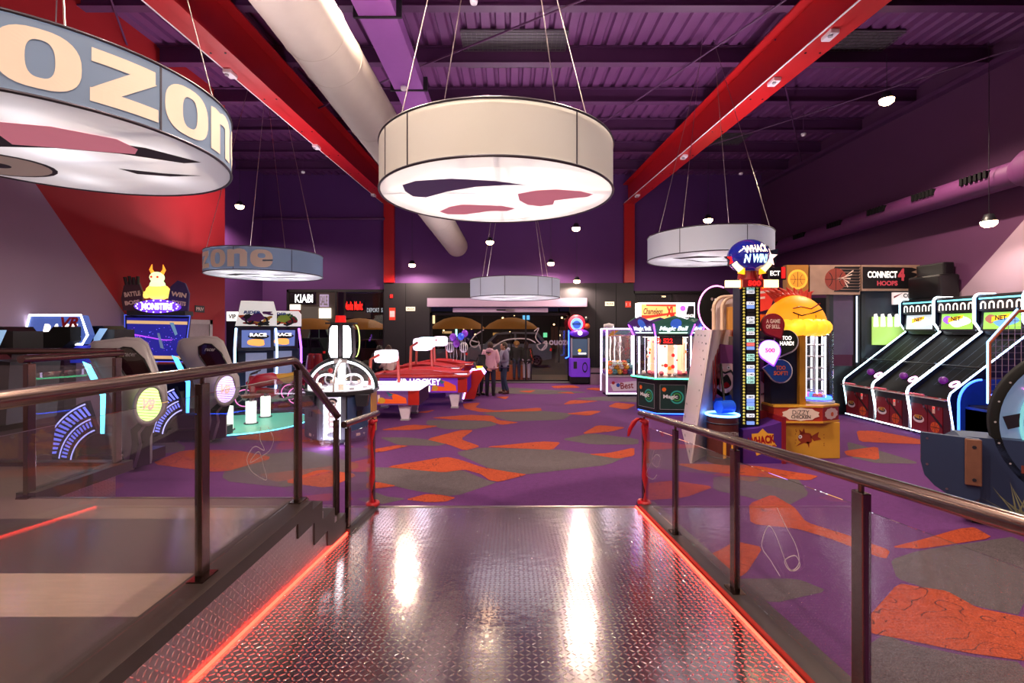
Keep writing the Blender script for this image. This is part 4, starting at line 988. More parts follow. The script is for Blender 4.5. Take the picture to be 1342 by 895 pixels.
q.disc(-.08, .02, .03, white, M, .003, 12); q.disc(-.085, .02, .012, line, M, .004, 8); q.build('base_cabinet', t)
q = MB(redp); band = [(-.55, -.02), (.2, -.06), (.56, .1), (.56, .98), (-.55, .98)]
q.prism(band, .60, .84, mat('brick red laminate', 'a83226', .45)); q.prism([(x*1.02, y*1.02-.01) for x, y in band], .58, .61, yellow); q.prism([(x*1.02, y*1.02-.01) for x, y in band], .83, .86, yellow)
MF = frame((-.14, -.045, .72), (.75, -.04, 0), (-.04, -.75, 0)); st_ = [(.27*(1+.12*(i % 2))*cos(2*pi*i/20), .095*(1+.12*(i % 2))*sin(2*pi*i/20)) for i in range(20)]
q.flat(st_, cream, MF, .004); q.text('DiZZY', .26, .07, line, MF @ T(0, .03, .006), bold=.0); q.text('CHICKEN', .3, .055, line, MF @ T(0, -.04, .006))
MG = frame((.385, .02, .72), (.36, .16, 0), (.16, -.36, 0)); q.flat([(x*.55, y*.9) for x, y in st_], cream, MG, .004); q.disc(.02, -.01, .035, orange, MG, .006); q.build('sign_band', t)
q = MB(navy); q.box(-.52, -.05, .12, .9, .86, 2.05, navy); q.box(-.1, .0, .05, .16, .86, 2.02, mat('gold strip', 'c89030', .4, metal=.3)); q.build('prize_door', t)
pc = Vector((.3, .32, 0)); rr_ = .27
q = MB(silver); q.lathe([(rr_+.02, .86), (rr_+.02, .9), (0, .9)], silver, 24, T(*pc)); q.cyl(pc+Vector((0, 0, .9)), pc+Vector((0, 0, 2.0)), .015, m=silver)
for k in range(6): a = k*pi/3+.2; q.tube([pc+Vector((rr_*.6*cos(a), rr_*.6*sin(a), .92)), pc+Vector((rr_*.6*cos(a), rr_*.6*sin(a), 1.95))], .014, glow('crane rod light', 'f0f4ff', 2.0), 6)
for k in range(5): q.tube([pc+Vector((rr_*.55*cos(a+k), rr_*.55*sin(a+k), 1.05+k*.19)) for a in [i*pi/8 for i in range(16)]], .012, silver, 6, True)
q.lathe([(0, 1.98), (rr_*.8, 1.98)], glow('crane top light', 'f4f6ff', 14), 20, T(*pc)); q.lathe([(rr_*.95, .93), (rr_*.9, .97)], neon_b, 24, T(*pc))
q.build('mechanism', t)
q = MB(glass); q.lathe([(rr_, .9), (rr_, 2.02)], glass, 28, T(*pc)); q.build('glass_tube', t)
for k in range(16):
    a = k*2.4; r_ = rr_*.8*((k % 4)+1)/4.6; q = MB(lit_pu); q.sphere((0, 0, 0), .045, [lit_b, lit_pu, white, pink][k % 4], 10); o = q.build('prize_capsule', None); o.location = Vector((4.72, 7.72, 0))+pc+Vector((r_*cos(a), r_*sin(a), .985)); tag(o, 'shiny prize capsule lying on the floor of the glass tube below the orange bird head', 'capsule', 'prize capsules in the glass tube')
q = MB(lit_y); hd = mat('bird head glow', 'f08a10', .5, emit=.75, ecol=hexc('ff9a18'), var=.25, scale=5); hy = mat('bird yellow glow', 'ffc22a', .5, emit=.9, ecol=hexc('ffb828'))
q.lathe([(.5*cos(R(a)), .56*sin(R(a))) for a in range(0, 91, 9)], hd, 32, T(.04, .42, 2.08) @ Matrix.Diagonal((1, .8, 1, 1)))
for k in range(7): a = R(200+k*23); q.sphere((.04+.37*cos(a), .42+.34*sin(a), 2.1), .18, hy, 14, sz=.8)
q.build('bird_head', t)
ML = frame((.04, .06, 2.34), (1, 0, 0), (0, -1, .3)); q = MB(line)
q.tube([(-.24, .0, .0), (-.1, -.05, -.015), (.1, .0, -.015), (.24, .05, .03)], .012, line, 6, False, ML); q.tube([(-.24, .06, .02), (-.1, .1, .0), (.06, .06, .0), (.2, .14, .04)], .01, redp, 6, False, ML)
for k in range(5): q.tube([(-.15+k*.07, -.04, -.02), (-.16+k*.07, -.09, -.02)], .006, line, 5, False, ML)
q.build('closed_eye', t)
q = MB(redp); 
for k in range(9):
    a = R(30+k*15); q.tube([(.0+.3*cos(a), .42, 2.5+.12*sin(a)), (.33*cos(a)+.0, .42+.02*k, 2.62+.1*sin(a)), (.5*cos(a+.2), .44, 2.66+.12*sin(a))], [.05, .035, .004], mat('crest red', 'c03020', .5, emit=.15, ecol=hexc('c03020')), 8)
q.build('crest', t)

# ---- strength tester tower
t = thing('strength_tester', 'tall strength tester tower with lit score ladder and blue bulb on top', 'arcade machine', (3.73, 7.45, 0))
q = MB(purple); q.prism([(-.17, 0), (.42, 0), (.42, .64), (.3, .6), (.1, .55), (-.17, .52)], .0, .5, mat('violet laminate', '4a2478', .4), XZm)
M = FRONT(.13, 0, .3); q.flat(star(0, .02, .22, 7, .75), yellow, M, .001); q.text('WHACK', .42, .13, redp, M @ T(-.02, .06, .003) @ rotz(.12), bold=.05); q.text('N WIN!', .32, .1, redp, M @ T(.04, -.07, .003) @ rotz(.1), bold=.05)
q.box(.42, .48, -.02, .55, 0, .72, dred); q.box(.1, .42, .42, .5, .6, .74, dred); q.build('base_cabinet', t)
q = MB(black); q.box(-.165, .155, .12, .36, .5, 2.86, navy); q.build('tower', t)
q = MB(lit_w); rnd = random.Random(11); gw = glow('cell grey white', 'd8dce8', .8); gt = glow('cell pale teal', '9ad0c8', .7); gr_ = glow('cell pale red', 'd86060', .7); gb = glow('cell pale blue', '7090d8', .7); pal = [gw, dark, gt, dark, gr_, gw, dark, gb, gw, dark, gw, navy, gt, dark]
n = 38
for k in range(n):
    z0 = .58+(2.22)*k/n; z1 = z0+2.22/n-.008; m = rnd.choice(pal); q.box(-.06, .05, .09, .12, z0, z1, m)
    if m in (gw, gt): q.text(str((k+1)*10), .08, .03, line, FRONT(-.005, .09, (z0+z1)/2), bold=.03)
q.build('score_ladder', t)
q = MB(yellow); bul = glow('tiny bulb', 'b0a848', .3)
for x in (-.11, .1):
    q.box(x-.04, x+.04, .105, .12, .55, 2.82, black)
    for k in range(46): q.sphere((x, .1, .6+k*.048), .019, bul, 8)
q.build('bulb_strip', t)
q = MB(redp); q.cyl((0, .2, 2.74), (0, .2, 2.98), .17, .14, redp, 20); q.box(-.16, .16, .03, .1, 2.72, 2.84, dred); q.text('500', .2, .08, lit_r, FRONT(.02, .03, 2.78), bold=.04); q.build('score_display', t)
q = MB(silver)
for z in (2.94, 2.98, 3.02): q.tube([(.12*cos(a), .2+.12*sin(a), z) for a in [i*pi/10 for i in range(20)]], .022, silver, 8, True)
q.build('bulb_socket', t)
bb = mat('blue glowing bulb', '10186a', .1, emit=.14, ecol=hexc('1830d0'), coat=1)
q = MB(bb); q.sphere((0, .2, 3.22), .31, bb, 32, sz=.86); 
def onsphere(q, s_, w_, h_, x, z, m, bold=.04, rot=0):
    vs, fs = text_mesh(s_, bold, 0.); x0 = min(v[0] for v in vs); x1 = max(v[0] for v in vs); y0 = min(v[1] for v in vs); y1 = max(v[1] for v in vs); o = []
    for v in vs:
        X = (v[0]-(x0+x1)/2)*w_/(x1-x0); Z = (v[1]-(y0+y1)/2)*h_/(y1-y0); X, Z = X*cos(rot)-Z*sin(rot)+x, X*sin(rot)+Z*cos(rot)+z
        d2 = max(0, .315**2-X*X-(Z/.86)**2); o.append((X, .2-math.sqrt(d2)-.004, 3.22+Z))
    q.add(o, fs, m)
onsphere(q, 'WHACK', .36, .12, 0, .08, glow('bulb letters', 'ffe0c0', 1.3), rot=.08); onsphere(q, 'N WIN!', .34, .13, .0, -.07, glow('bulb letters two', 'c0f0ff', 1.5)); q.build('bulb', t)
q = MB(lit_w); 
q.prism([(.3, 3.1), (.42, 3.1), (.46, 3.34), (.3, 3.3)], .0, .04, navy, XZm @ T(0, 0, .16)); q.box(.05, .35, .17, .19, 3.12, 3.2, navy); q.build('sign_bracket', t)
for (x, z, r_, m1, m2, y) in ((-.26, 3.17, .1, navy, lit_r, .12), (.28, 3.19, .14, navy, glow('star white', 'ffd0c8', 1.4), .1)):
    q = MB(m1); q.prism(star(x, z, r_*1.35), .0, .05, m1, XZm @ T(0, 0, y+.02)); q.prism(star(x, z, r_), .0, .021, m2, XZm @ T(0, 0, y)); q.build('star_sign', t)
lw = glow('arrow lit', 'ffeaa8', 1.5)
for s_, x, z, rot in ((1, -.17, 2.98, 40), (-1, .16, 2.98, -40)):
    q = MB(lit_y); Mx = XZm @ T(x, z, .05) @ rotz(R(rot if s_ > 0 else rot)); q.prism([(-.045, -.0), (.045, 0), (.05, .16), (-.05, .16)] if True else [], 0, .03, lw, Mx); q.prism([(-.07, 0.005), (.07, 0.005), (0, -.08)], 0, .03, lit_y, Mx); q.build('arrow_sign', t)
for s_, x in ((1, -.27), (-1, .29)):
    q = MB(lit_o); q.prism([(x-.13, 2.72), (x+.1, 2.72), (x+.1, 2.83), (x-.13, 2.83)] if s_ > 0 else [(x-.1, 2.72), (x+.13, 2.72), (x+.13, 2.84), (x-.1, 2.84)], 0, .04, lw, XZm @ T(0, 0, .08)); q.prism([(x+s_*.1, 2.70), (x+s_*.17, 2.775), (x+s_*.1, 2.85)], 0, .04, lit_o, XZm @ T(0, 0, .08)); q.build('arrow_sign', t)
def drop(cx, cz, r, ang): 
    pts = [(r*cos(R(a)), r*sin(R(a))) for a in range(-50, 231, 14)]+[(0, -r*1.5)]
    ca, sa = cos(R(ang)), sin(R(ang)); return [(cx+x*ca-y*sa, cz+x*sa+y*ca) for x, y in pts]
for (px_, py_, r_, m, edge, txt, tc, an, y, lab) in ((1013, 425, .17, mat('maroon sign', '7a1822', .4, emit=.15, ecol=hexc('8a1a28')), dred, ['A GAME', 'OF SKILL'], cream, 30, .15, 'dark red drop shaped sign'),
      (1031, 447, .175, mat('black green sign', '161c14', .4), white, ['TOO', 'HARD!'], lit_w, -25, .2, 'black drop shaped sign'),
      (1009, 459, .155, glow('lit sign violet', 'b8a0ff', 1.6), lit_pu, ['500'], lit_r, 15, .05, 'bright violet drop shaped sign'),
      (1023, 486, .175, mat('blue sign', '14306a', .4, emit=.1, ecol=hexc('1a4090')), white, ['TOO', 'SOFT!'], orange, -100, .16, 'blue drop shaped sign')):
    P = at(px_, py_, 7.45+y); cx_, cz_ = P.x-3.73, P.z
    q = MB(m); q.prism(drop(cx_+.02, cz_-.01, r_*1.08, an), .03, .08, edge, XZm @ T(0, 0, y)); q.prism(drop(cx_, cz_, r_, an), 0, .03, m, XZm @ T(0, 0, y))
    M = FRONT(cx_, y, cz_)
    for k, s_ in enumerate(txt): q.text(s_, min(.22, .05*len(s_)), .065, tc, M @ T(0, .05-.085*k if len(txt) > 1 else 0, .003), bold=.03)
    q.cyl((cx_*.7+.05, y+.1, cz_), (.2, .3, cz_), .02, m=dark, n=8)
    o = q.build('speech_sign', t); o['label'] = lab
q = MB(dred); q.cyl((-.44, .12, 0), (-.44, .12, .72), .23, m=mat('brown barrel print', '4a1c18', .5, var=.3, scale=8), n=28); 
for z in (.1, .62): q.tube([(-.44+.232*cos(a), .12+.232*sin(a), z) for a in [i*pi/14 for i in range(28)]], .01, dark, 6, True)
q.text('STRENGTH', .28, .06, silver, FRONT(-.44, -.115, .48), bold=.02); q.box(-.52, -.48, -.11, -.09, .1, .4, yellow); q.box(-.4, -.36, -.115, -.09, .1, .4, yellow); q.build('hammer_stand', t)
q = MB(neon_b); q.tube([(-.44+.24*cos(a), .12+.24*sin(a), .74) for a in [i*pi/18 for i in range(36)]], .018, glow('ring blue white', '60a0ff', 5), 8, True); q.lathe([(0, .73), (.22, .73)], glow('pad blue', '2a60c0', .8), 28, T(-.44, .12, 0)); q.build('strike_pad', t)
q = MB(blue); q.cyl((-.5, .12, .85), (-.26, .2, .85), .1, m=mat('blue hammer head', '1a50c8', .4, emit=.15, ecol=hexc('1a50c8')), n=20); q.tube([(-.38, .17, .85), (-.3, .5, 1.5)], .02, black, 8); q.build('hammer', t)
# back board with the printed strong man
q = MB(white); bd = mat('taupe board', '6a5850', .5); q.box(-.1, .62, .62, .66, .3, 1.95, bd); skp = mat('pale pink print', 'd8b0b4', .6); sk2 = mat('plum print', '7a3a70', .5)
q.prism(blob(-.2, 1.28, .26, .32, 2, wob=.1), .63, .66, line, XZm); q.prism([(-.45, .3), (.0, .3), (.0, 1.1), (-.3, 1.05)], .63, .66, sk2, XZm); M = FRONT(-.18, .62, 0)
q.flat(blob(0, 1.28, .2, .26, 2, wob=.08), skp, M, .001); q.flat(blob(-.17, 1.3, .1, .2, 6, wob=.1), skp, M, .001); q.flat(blob(.02, 1.19, .08, .12, 3), line, M, .003); q.flat(blob(.02, 1.14, .05, .05, 3), redp, M, .004)
q.flat([(-.2, 1.5), (.2, 1.5), (.24, 1.54), (.13, 1.56), (.16, 1.8), (-.13, 1.83), (-.12, 1.58), (-.22, 1.56)], sk2, M, .004); q.tube([(-.18, 1.3, .005), (-.08, 1.38, .005), (0, 1.34, .005), (.1, 1.38, .005), (.16, 1.28, .005)], .018, line, 6, False, M)
q.disc(-.06, 1.43, .03, white, M, .005); q.disc(.06, 1.43, .03, white, M, .005); q.disc(-.06, 1.43, .012, line, M, .006); q.disc(.06, 1.43, .012, line, M, .006)
q.flat([(-.2, .9), (.1, .98), (.2, .7), (-.2, .7)], blue, M, .002)
M2 = FRONT(.42, .62, 0)
for k in range(5): q.flat([(-.2+k*.08, .5), (-.16+k*.08, .5), (-.14+k*.07, 1.45), (-.18+k*.07, 1.45)], redp if k % 2 else skp, M2, .002)
q.flat(blob(0, 1.1, .09, .1, 9), skp, M2, .004); q.flat(blob(.05, .9, .1, .08, 12), skp, M2, .004); q.flat(blob(-.05, 1.45, .12, .07, 14), sk2, M2, .004)
q.build('back_board', t)

# ---- white cabinet with perforated side, wheel and arches behind the tester
t = thing('drop_game', 'white game cabinet with perforated leaning side, red drips and a black wheel on top', 'arcade machine', (0, 0, 0))
wp = mat('pinkish white panel', 'cfc0c6', .45, var=.05); lo = [(2.73, 7.62), (4.25, 8.35), (4.7, 9.7), (3.52, 10.0)]; hi = [(3.12, 7.75), (4.3, 8.42), (4.72, 9.75), (3.85, 10.0)]
lo = [(2.77, 7.45), (3.72, 8.6), (4.5, 9.7), (3.52, 9.95)]; hi = [(3.09, 7.45), (3.86, 8.6), (4.5, 9.7), (3.80, 9.95)]
q = MB(wp); q.add([(x, y, 0) for x, y in lo]+[(x, y, 2.06) for x, y in hi], [(3, 2, 1, 0), (4, 5, 6, 7), (0, 1, 5, 4), (1, 2, 6, 5), (2, 3, 7, 6), (3, 0, 4, 7)], wp)
# drips on the camera side
A = Vector((2.78, 7.95, 0)); B = Vector((4.2, 8.2, 0)); C_ = Vector((3.28, 7.98, 2.06)); MD = frame((3.24, 7.8, 0), (.95, 1.15, 0), (1.15, -.95, .02)); dr_ = mat('drip red print', '8e1c20', .4)
for x, z0, z1, w_ in ((-.02, 1.95, .95, .035), (.1, 1.98, 1.05, .05), (.22, 2.0, 1.3, .04), (.32, 1.9, 1.1, .04)):
    q.flat([(x-w_*.3, z0), (x+w_*.3, z0), (x+w_, z1+.25)]+arc(x, z1, w_*1.2, 0, -180, 8)+[(x-w_, z1+.25)], dr_, MD, .03)
q.build('cabinet', t)
# perforated side sheet, lying on the leaning left side
a0 = Vector((2.77, 7.45, 0)); a1 = Vector((3.52, 9.95, 0)); b0 = Vector((3.09, 7.45, 2.06)); nrm = (b0-a0).cross(a1-a0).normalized()
if nrm.x > 0: nrm = -nrm
q = MB(wp); 
def SP(u, v, o=.0): return a0.lerp(a1, u).lerp(b0.lerp(Vector((3.80, 9.95, 2.06)), u), v)+nrm*o
q.add([SP(u, v, o) for o in (.005, .03) for (u, v) in ((0, 0), (1, 0), (1, 1), (0, 1))], [(0, 1, 2, 3), (4, 7, 6, 5), (0, 4, 5, 1), (1, 5, 6, 2), (2, 6, 7, 3), (3, 7, 4, 0)], wp)
for i in range(4):
    for j in range(16):
        u = .12+.24*i+(.12 if j % 2 else 0); v = .05+.06*j
        if u > .95: continue
        c = SP(u, v, .032); Mh = frame(c, (a1-a0), nrm); q.disc(0, 0, .13, line, Mh, .0, 10, ry=.016)
q.build('perforated_side', t)
q = MB(black); cw = at(940, 405, 9.0); MW = frame(cw, (.8, .6, 0), (.35, -1, 0)); 
q.lathe([(0, -.04), (.4, -.04), (.42, 0), (.4, .03), (0, .03)], blackm, 40, MW)
for (x, y) in ((-.15, .18), (-.15, -.02), (.05, .2)): q.disc(x, y, .03, silver, MW, .034, 10)
q.build('wheel', t); q = MB(neon_k); q.tube([(.43*cos(a), .43*sin(a), 0) for a in [R(70+i*10) for i in range(23)]], .014, glow('wheel pink', 'ff8ae0', 2.5), 8, False, MW); q.build('wheel_light', t)
q = MB(cream); arcm = mat('cream tube', 'd0b09a', .4)
for dx in (0, .14):
    x0 = 3.42+dx; q.tube([(x0, 8.2, 2.0), (x0, 8.2, 2.42)]+[(x0+.18-.18*cos(R(a)), 8.2, 2.42+.2*sin(R(a))) for a in range(15, 91, 15)]+[(x0+.4, 8.2, 2.63)], .03, arcm, 10)
q.build('arched_tube', t)
q = MB(wp); q.box(3.5, 4.2, 8.3, 8.36, 2.06, 2.6, wp); q.box(3.68, 3.86, 8.2, 8.3, 2.06, 2.45, mat('amber panel', 'b87a3c', .5, emit=.2, ecol=hexc('d89040'))); q.build('top_panel', t)
# red hand shaped topper behind
t = thing('arcade_topper', 'red spiky sign with white slogan rising behind the strength tester', 'sign', (4.5, 8.95, 0))
q = MB(mat('coral red sign', 'c8342c', .5, emit=.25, ecol=hexc('d03028'))); M = XZm
pts = [(-.1, 2.5), (-.25, 2.75), (-.2, 3.0), (-.1, 2.9), (-.05, 3.12), (.03, 2.92), (.12, 3.1), (.16, 2.9), (.3, 3.0), (.28, 2.82), (.42, 2.84), (.34, 2.65), (.28, 2.45), (.1, 2.4)]
q.prism(pts, 0, .06, q.mats[0], XZm); M = FRONT(.08, 0, 2.72); q.text('SUPER', .36, .09, white, M @ T(0, .07, .002) @ rotz(-.1), bold=.03) if False else None
for k, w_ in enumerate((.34, .4, .3)): q.flat([(-.2, .1-.11*k), (-.2+w_, .14-.11*k), (-.2+w_, .18-.11*k), (-.2, .15-.11*k)], white, M, .001)
q.build('sign_face', t)
q = MB(dark); q.box(-.05, .05, .06, .14, 0, 2.5, dark); q.box(-.4, .45, .07, .8, 0, 2.35, navy); q.box(-.4, .45, .05, .07, 1.9, 2.35, orange); q.build('cabinet', t)
t = MB(dark); P = at(1019, 358, 9.8); t.box(-.17, .17, 0, .05, -.13, .13, dark, T(*P)); t.text('ECT', .2, .1, lit_w, T(*P) @ FRONT(-.05, 0, 0), bold=.03); t.box(.08, .15, -.01, .0, -.1, .12, lit_r, T(*P)); t.box(-.03, .03, .05, .1, -3.21, -.1, dark, T(*P))
tag(t.build('arcade_topper'), 'small black sign with white letters and red bar right of the blue bulb', 'sign')

# ---- big drop ball machine at far right
t = thing('ball_drop_game', 'big blue swamp themed ball game with a huge round window at the right edge', 'arcade machine', (4.63, 5.29, 0), R(-35))
bl = mat('dusk blue laminate', '202e4c', .45, var=.12, scale=3)
q = MB(bl); q.prism([(.22, .08), (2.6, .08), (2.6, .95), (.2, .92), (.12, .86), (.22, .5)], 0.0, .4, bl, XZm); q.box(.3, 2.5, .06, .38, .0, .08, black); 
for x in (.5, 1.3, 2.2): q.cyl((x, .1, 0), (x, .1, .06), .04, m=dark, n=12)
M = FRONT(.0, 0, 0); gs = mat('reed print', '7a7a5a', .6); gd_ = mat('olive print', '3c4a2a', .5)
for k in range(16): a = R(20+k*9); x = .62+(k % 3)*.05; q.flat([(x, .15), (x+.02, .15), (x+.32*cos(a)+.02, .15+.36*sin(a))], gs, M, .001)
q.flat(blob(.95, .42, .14, .1, 4), gd_, M, .002); q.flat(blob(1.2, .3, .3, .14, 7), gd_, M, .001); q.disc(.9, .48, .04, yellow, M, .003); q.disc(.9, .48, .015, line, M, .004)
q.box(.66, .7, -.004, 0, .6, .68, mat('reed head', '6a2c20', .5)); q.build('base_cabinet', t)
q = MB(bl); q.prism([(-.13, .94), (-.13, .62), (-.1, .48), (-.02, .38), (.12, .28), (.22, .24), (.34, .3), (.34, .92)], -.10, -.04, bl, XZm)
for x, z in ((-.08, .88), (-.08, .6), (.08, .36), (.3, .86)): q.cyl((x, -.105, z), (x, -.09, z), .012, m=steel, n=10)
q.build('side_wing', t)
q = MB(mat('wood plank print', '6a4434', .5, var=.3, scale=12)); pm_ = q.mats[0]; q.box(.22, .35, -.14, -.10, .44, .92, pm_, bev=.01); q.box(.25, .34, -.05, -.0, .1, .44, pm_)
for z in (.84, .5): q.cyl((.29, -.145, z), (.29, -.13, z), .018, m=dark, n=10)
q.build('wood_plank', t)
wc = Vector((1.3, .12, 1.1)); MWh = frame(wc, (1, 0, 0), (0, -1, 0))
q = MB(black); q.lathe([(.8, -.1), (.86, -.1), (.86, .12), (.8, .12)], blackm, 64, MWh)
for k in range(24): a = k*pi/12; q.disc(.83*cos(a), .83*sin(a), .01, silver, MWh, .121, 8)
q.build('wheel_rim', t)
q = MB(white); pw = mat('pearly disc', '8fa0b4', .25, metal=.5, var=.3, scale=3, emit=.25, ecol=hexc('90b0d8')); q.lathe([(0, -.02), (.8, -.02)], pw, 64, MWh)
for r_, m in ((.62, glow('teal arc', '70b8c0', .7)), (.48, glow('violet arc', 'b070ff', 1.2))): q.tube([(r_*cos(R(a)), r_*sin(R(a)), .02) for a in range(100, 250, 6)], .02, m, 8, False, MWh)
q.flat([(-.34, -.4), (-.2, -.4), (-.1, .45), (-.24, .4)], glow('white spoke', 'f4f8ff', 2.2), MWh, .03)
q.flat(blob(-.5, .0, .12, .1, 3), mat('moss print', '3a5a34', .5), MWh, .01); q.flat(blob(-.45, -.2, .16, .08, 9), mat('mauve print', 'a080b0', .5), MWh, .008); q.flat([(-.76, .05), (-.62, .1), (-.58, -.02), (-.72, -.08)], dark, MWh, .03); q.tube([(-.6, .35, .03), (-.2, .2, .03)], .008, neon_k, 6, False, MWh)
q.build('wheel_face', t)
q = MB(glass); q.lathe([(0, .1), (.8, .1)], glass, 48, MWh); q.build('window_glass', t)
# ================================================================ GAMES IN THE MIDDLE
# ---- six sided glass prize carousel
t = thing('prize_carousel', 'six sided glass prize machine with lilac lit posts, green header and red digits', 'arcade machine', (3.92, 12.25, 0), R(-6))
RC = .78
def hexp(r, a0=-90-30): return [(r*cos(R(a0+60*k)), r*sin(R(a0+60*k))) for k in range(6)]
tq = mat('dark teal print', '12302c', .4, var=.4, scale=4); hx = hexp(RC)
q = MB(dark); q.prism(hexp(RC*.96), .06, .84, mat('carousel base', '141418', .4)); q.prism(hexp(RC*.8), 0, .06, black)
for k in range(6):
    a, b_ = Vector(hexp(RC*.96)[k]), Vector(hexp(RC*.96)[(k+1) % 6]); mid = (a+b_)/2; n_ = Vector((mid.x, mid.y, 0)).normalized(); M = frame((mid.x+n_.x*.004, mid.y+n_.y*.004, .45), (b_.x-a.x, b_.y-a.y, 0), n_)
    q.flat([(-.3, -.3), (.3, -.3), (.3, .3), (-.3, .3)], silver, M, .0); q.flat([(-.29, -.29), (.29, -.29), (.29, .29), (-.29, .29)], tq, M, .001)
    q.disc(.1, .0, .16, mat('teal swirl', '2a8a80', .4, emit=.2, ecol=hexc('2a8a80')), M, .002, r_in=.8); q.disc(.1, 0, .1, mat('green swirl', '3a7a3a', .4, emit=.2, ecol=hexc('3a8a3a')), M, .002, r_in=.7); q.text('Magic', .34, .12, white, M @ T(-.05, .0, .004), bold=.03); q.disc(-.2, .18, .05, orange, M, .003)
q.build('base_cabinet', t)
q = MB(dark); q.prism(hexp(RC*1.12), .84, .92, dark); q.build('shelf_rim', t)
q = MB(lit_g); h_ = hexp(RC*1.13); q.tube([(x, y, .9) for x, y in h_], .018, glow('rim mint', '50ffb0', 2.5), 8, True); q.tube([(x, y, .045) for x, y in hexp(RC*.9)], .014, neon_b, 8, True); q.build('rim_light', t)
for k in range(6):
    x, y = hx[k]; q = MB(navy); q.cyl((x, y, .92), (x, y, 1.92), .035, m=navy, n=8); n_ = Vector((x, y, 0)).normalized()*.04
    q.cyl((x+n_.x, y+n_.y, .92), (x+n_.x, y+n_.y, 1.92), .018, m=glow('post light lilac', 'd8c8ff', 4), n=8); q.tube([(x+n_.x, y+n_.y, 1.92), (x*1.22, y*1.22, 2.2)], .016, neon_p, 8); q.build('corner_post', t)
q = MB(glass)
for k in range(6):
    a, b_ = Vector(hx[k]), Vector(hx[(k+1) % 6]); q.add([(a.x, a.y, .92), (b_.x, b_.y, .92), (b_.x, b_.y, 1.92), (a.x, a.y, 1.92)], [(0, 1, 2, 3)], glass)
q.build('glass_walls', t)
hd_ = mat('header green print', '2a4a3c', .4, var=.3, scale=4, emit=.35, ecol=hexc('3a6a58')); hp_ = mat('header violet print', '3a2050', .4, var=.3, scale=4, emit=.3, ecol=hexc('5a3080'))
q = MB(hd_); q.prism(hexp(RC*1.0), 1.90, 1.96, dark)
for k in range(6):
    a, b_ = Vector(hx[k]), Vector(hx[(k+1) % 6]); A2, B2 = a*1.26, b_*1.26; m = hd_ if k % 2 == 0 else hp_; mid = (a+b_)/2; Mi = mid*1.24
    vs = [(a.x, a.y, 1.96), (b_.x, b_.y, 1.96), (B2.x, B2.y, 2.24), ((B2.x*.7+A2.x*.3), (B2.y*.7+A2.y*.3), 2.34), (Mi.x, Mi.y, 2.40), ((B2.x*.3+A2.x*.7), (B2.y*.3+A2.y*.7), 2.34), (A2.x, A2.y, 2.24)]
    q.add(vs, [list(range(7))], m); n_ = Vector((mid.x, mid.y, -.5)).normalized()
    M = frame(((mid.x+Mi.x)/2, (mid.y+Mi.y)/2, 2.1), (b_.x-a.x, b_.y-a.y, 0), (mid.x, mid.y, -.36)); q.disc(.04, .13, .13, mat('header orb', '3a60c0', .4, emit=.6, ecol=hexc('3a60c0')), M, .01); q.text('Magic Ball', .66, .15, glow('header letters', 'e8f4ff', 1.3), M @ T(0, -.01, .02), bold=.03, shear=.2)
    q.flat([(-.32, -.13), (.32, -.13), (.34, -.10), (-.34, -.10)], glow('header glow line', 'c8ffd8', 1.3), M, .015)
q.add([(x*1.25, y*1.25, 2.22) for x, y in hx], [list(range(6))], dark); q.build('header', t)
q = MB(dark); M = FRONT(-.1, -RC*.8, 1.80); q.box(-.3, .24, -RC*.8, -RC*.8+.05, 1.70, 1.9, dark); q.text('522', .22, .12, lit_r, M, bold=.03); q.disc(-.24, 0, .07, lit_r, M, .002, r_in=.5); q.build('score_display', t)
pk_ = glow('peach lit', 'ffb490', .7); 
q = MB(white); q.cyl((0, 0, .92), (0, 0, 1.9), .2, m=glow('lit core', 'ffd8c8', .8), n=24); rnd = random.Random(5)
for k in range(6):
    a = R(-90+60*k); n_ = Vector((cos(a), sin(a), 0)); p = n_*.42; Mx = frame((p.x, p.y, 1.4), (-n_.y, n_.x, 0), n_)
    q.box(-.07, .07, -.4, .45, -.02, .02, pk_, Mx); q.box(.12, .15, -.4, .45, -.02, .02, lit_w, Mx)
    for j in range(10): q.disc(rnd.uniform(-.2, .2), rnd.uniform(-.38, .42), rnd.uniform(.02, .05), rnd.choice([lit_o, lit_r, lit_w, cream, pink, pk_]), Mx, .024, 10)
q.lathe([(0, 1.88), (.6, 1.88)], glow('carousel top light', 'fff0e4', 5), 24); q.build('inner_drum', t)
rnd = random.Random(9); prz = []
for k in range(26):
    a = rnd.uniform(0, 6.28); r_ = rnd.uniform(.3, .62); z = .985
    if any((Vector((r_*cos(a), r_*sin(a)))-p_).length < .1 for p_ in prz): continue
    p_ = Vector((r_*cos(a), r_*sin(a))); prz.append(p_); q = MB(rnd.choice([white, pink, lit_c, cream])); q.sphere((0, 0, 0), .06, q.mats[0], 12); o = q.build('prize_ball', None, (3.92+p_.x, 12.25+p_.y, z)); tag(o, 'pale ball lying inside the six sided glass prize machine', 'ball', 'balls in the glass prize carousel')

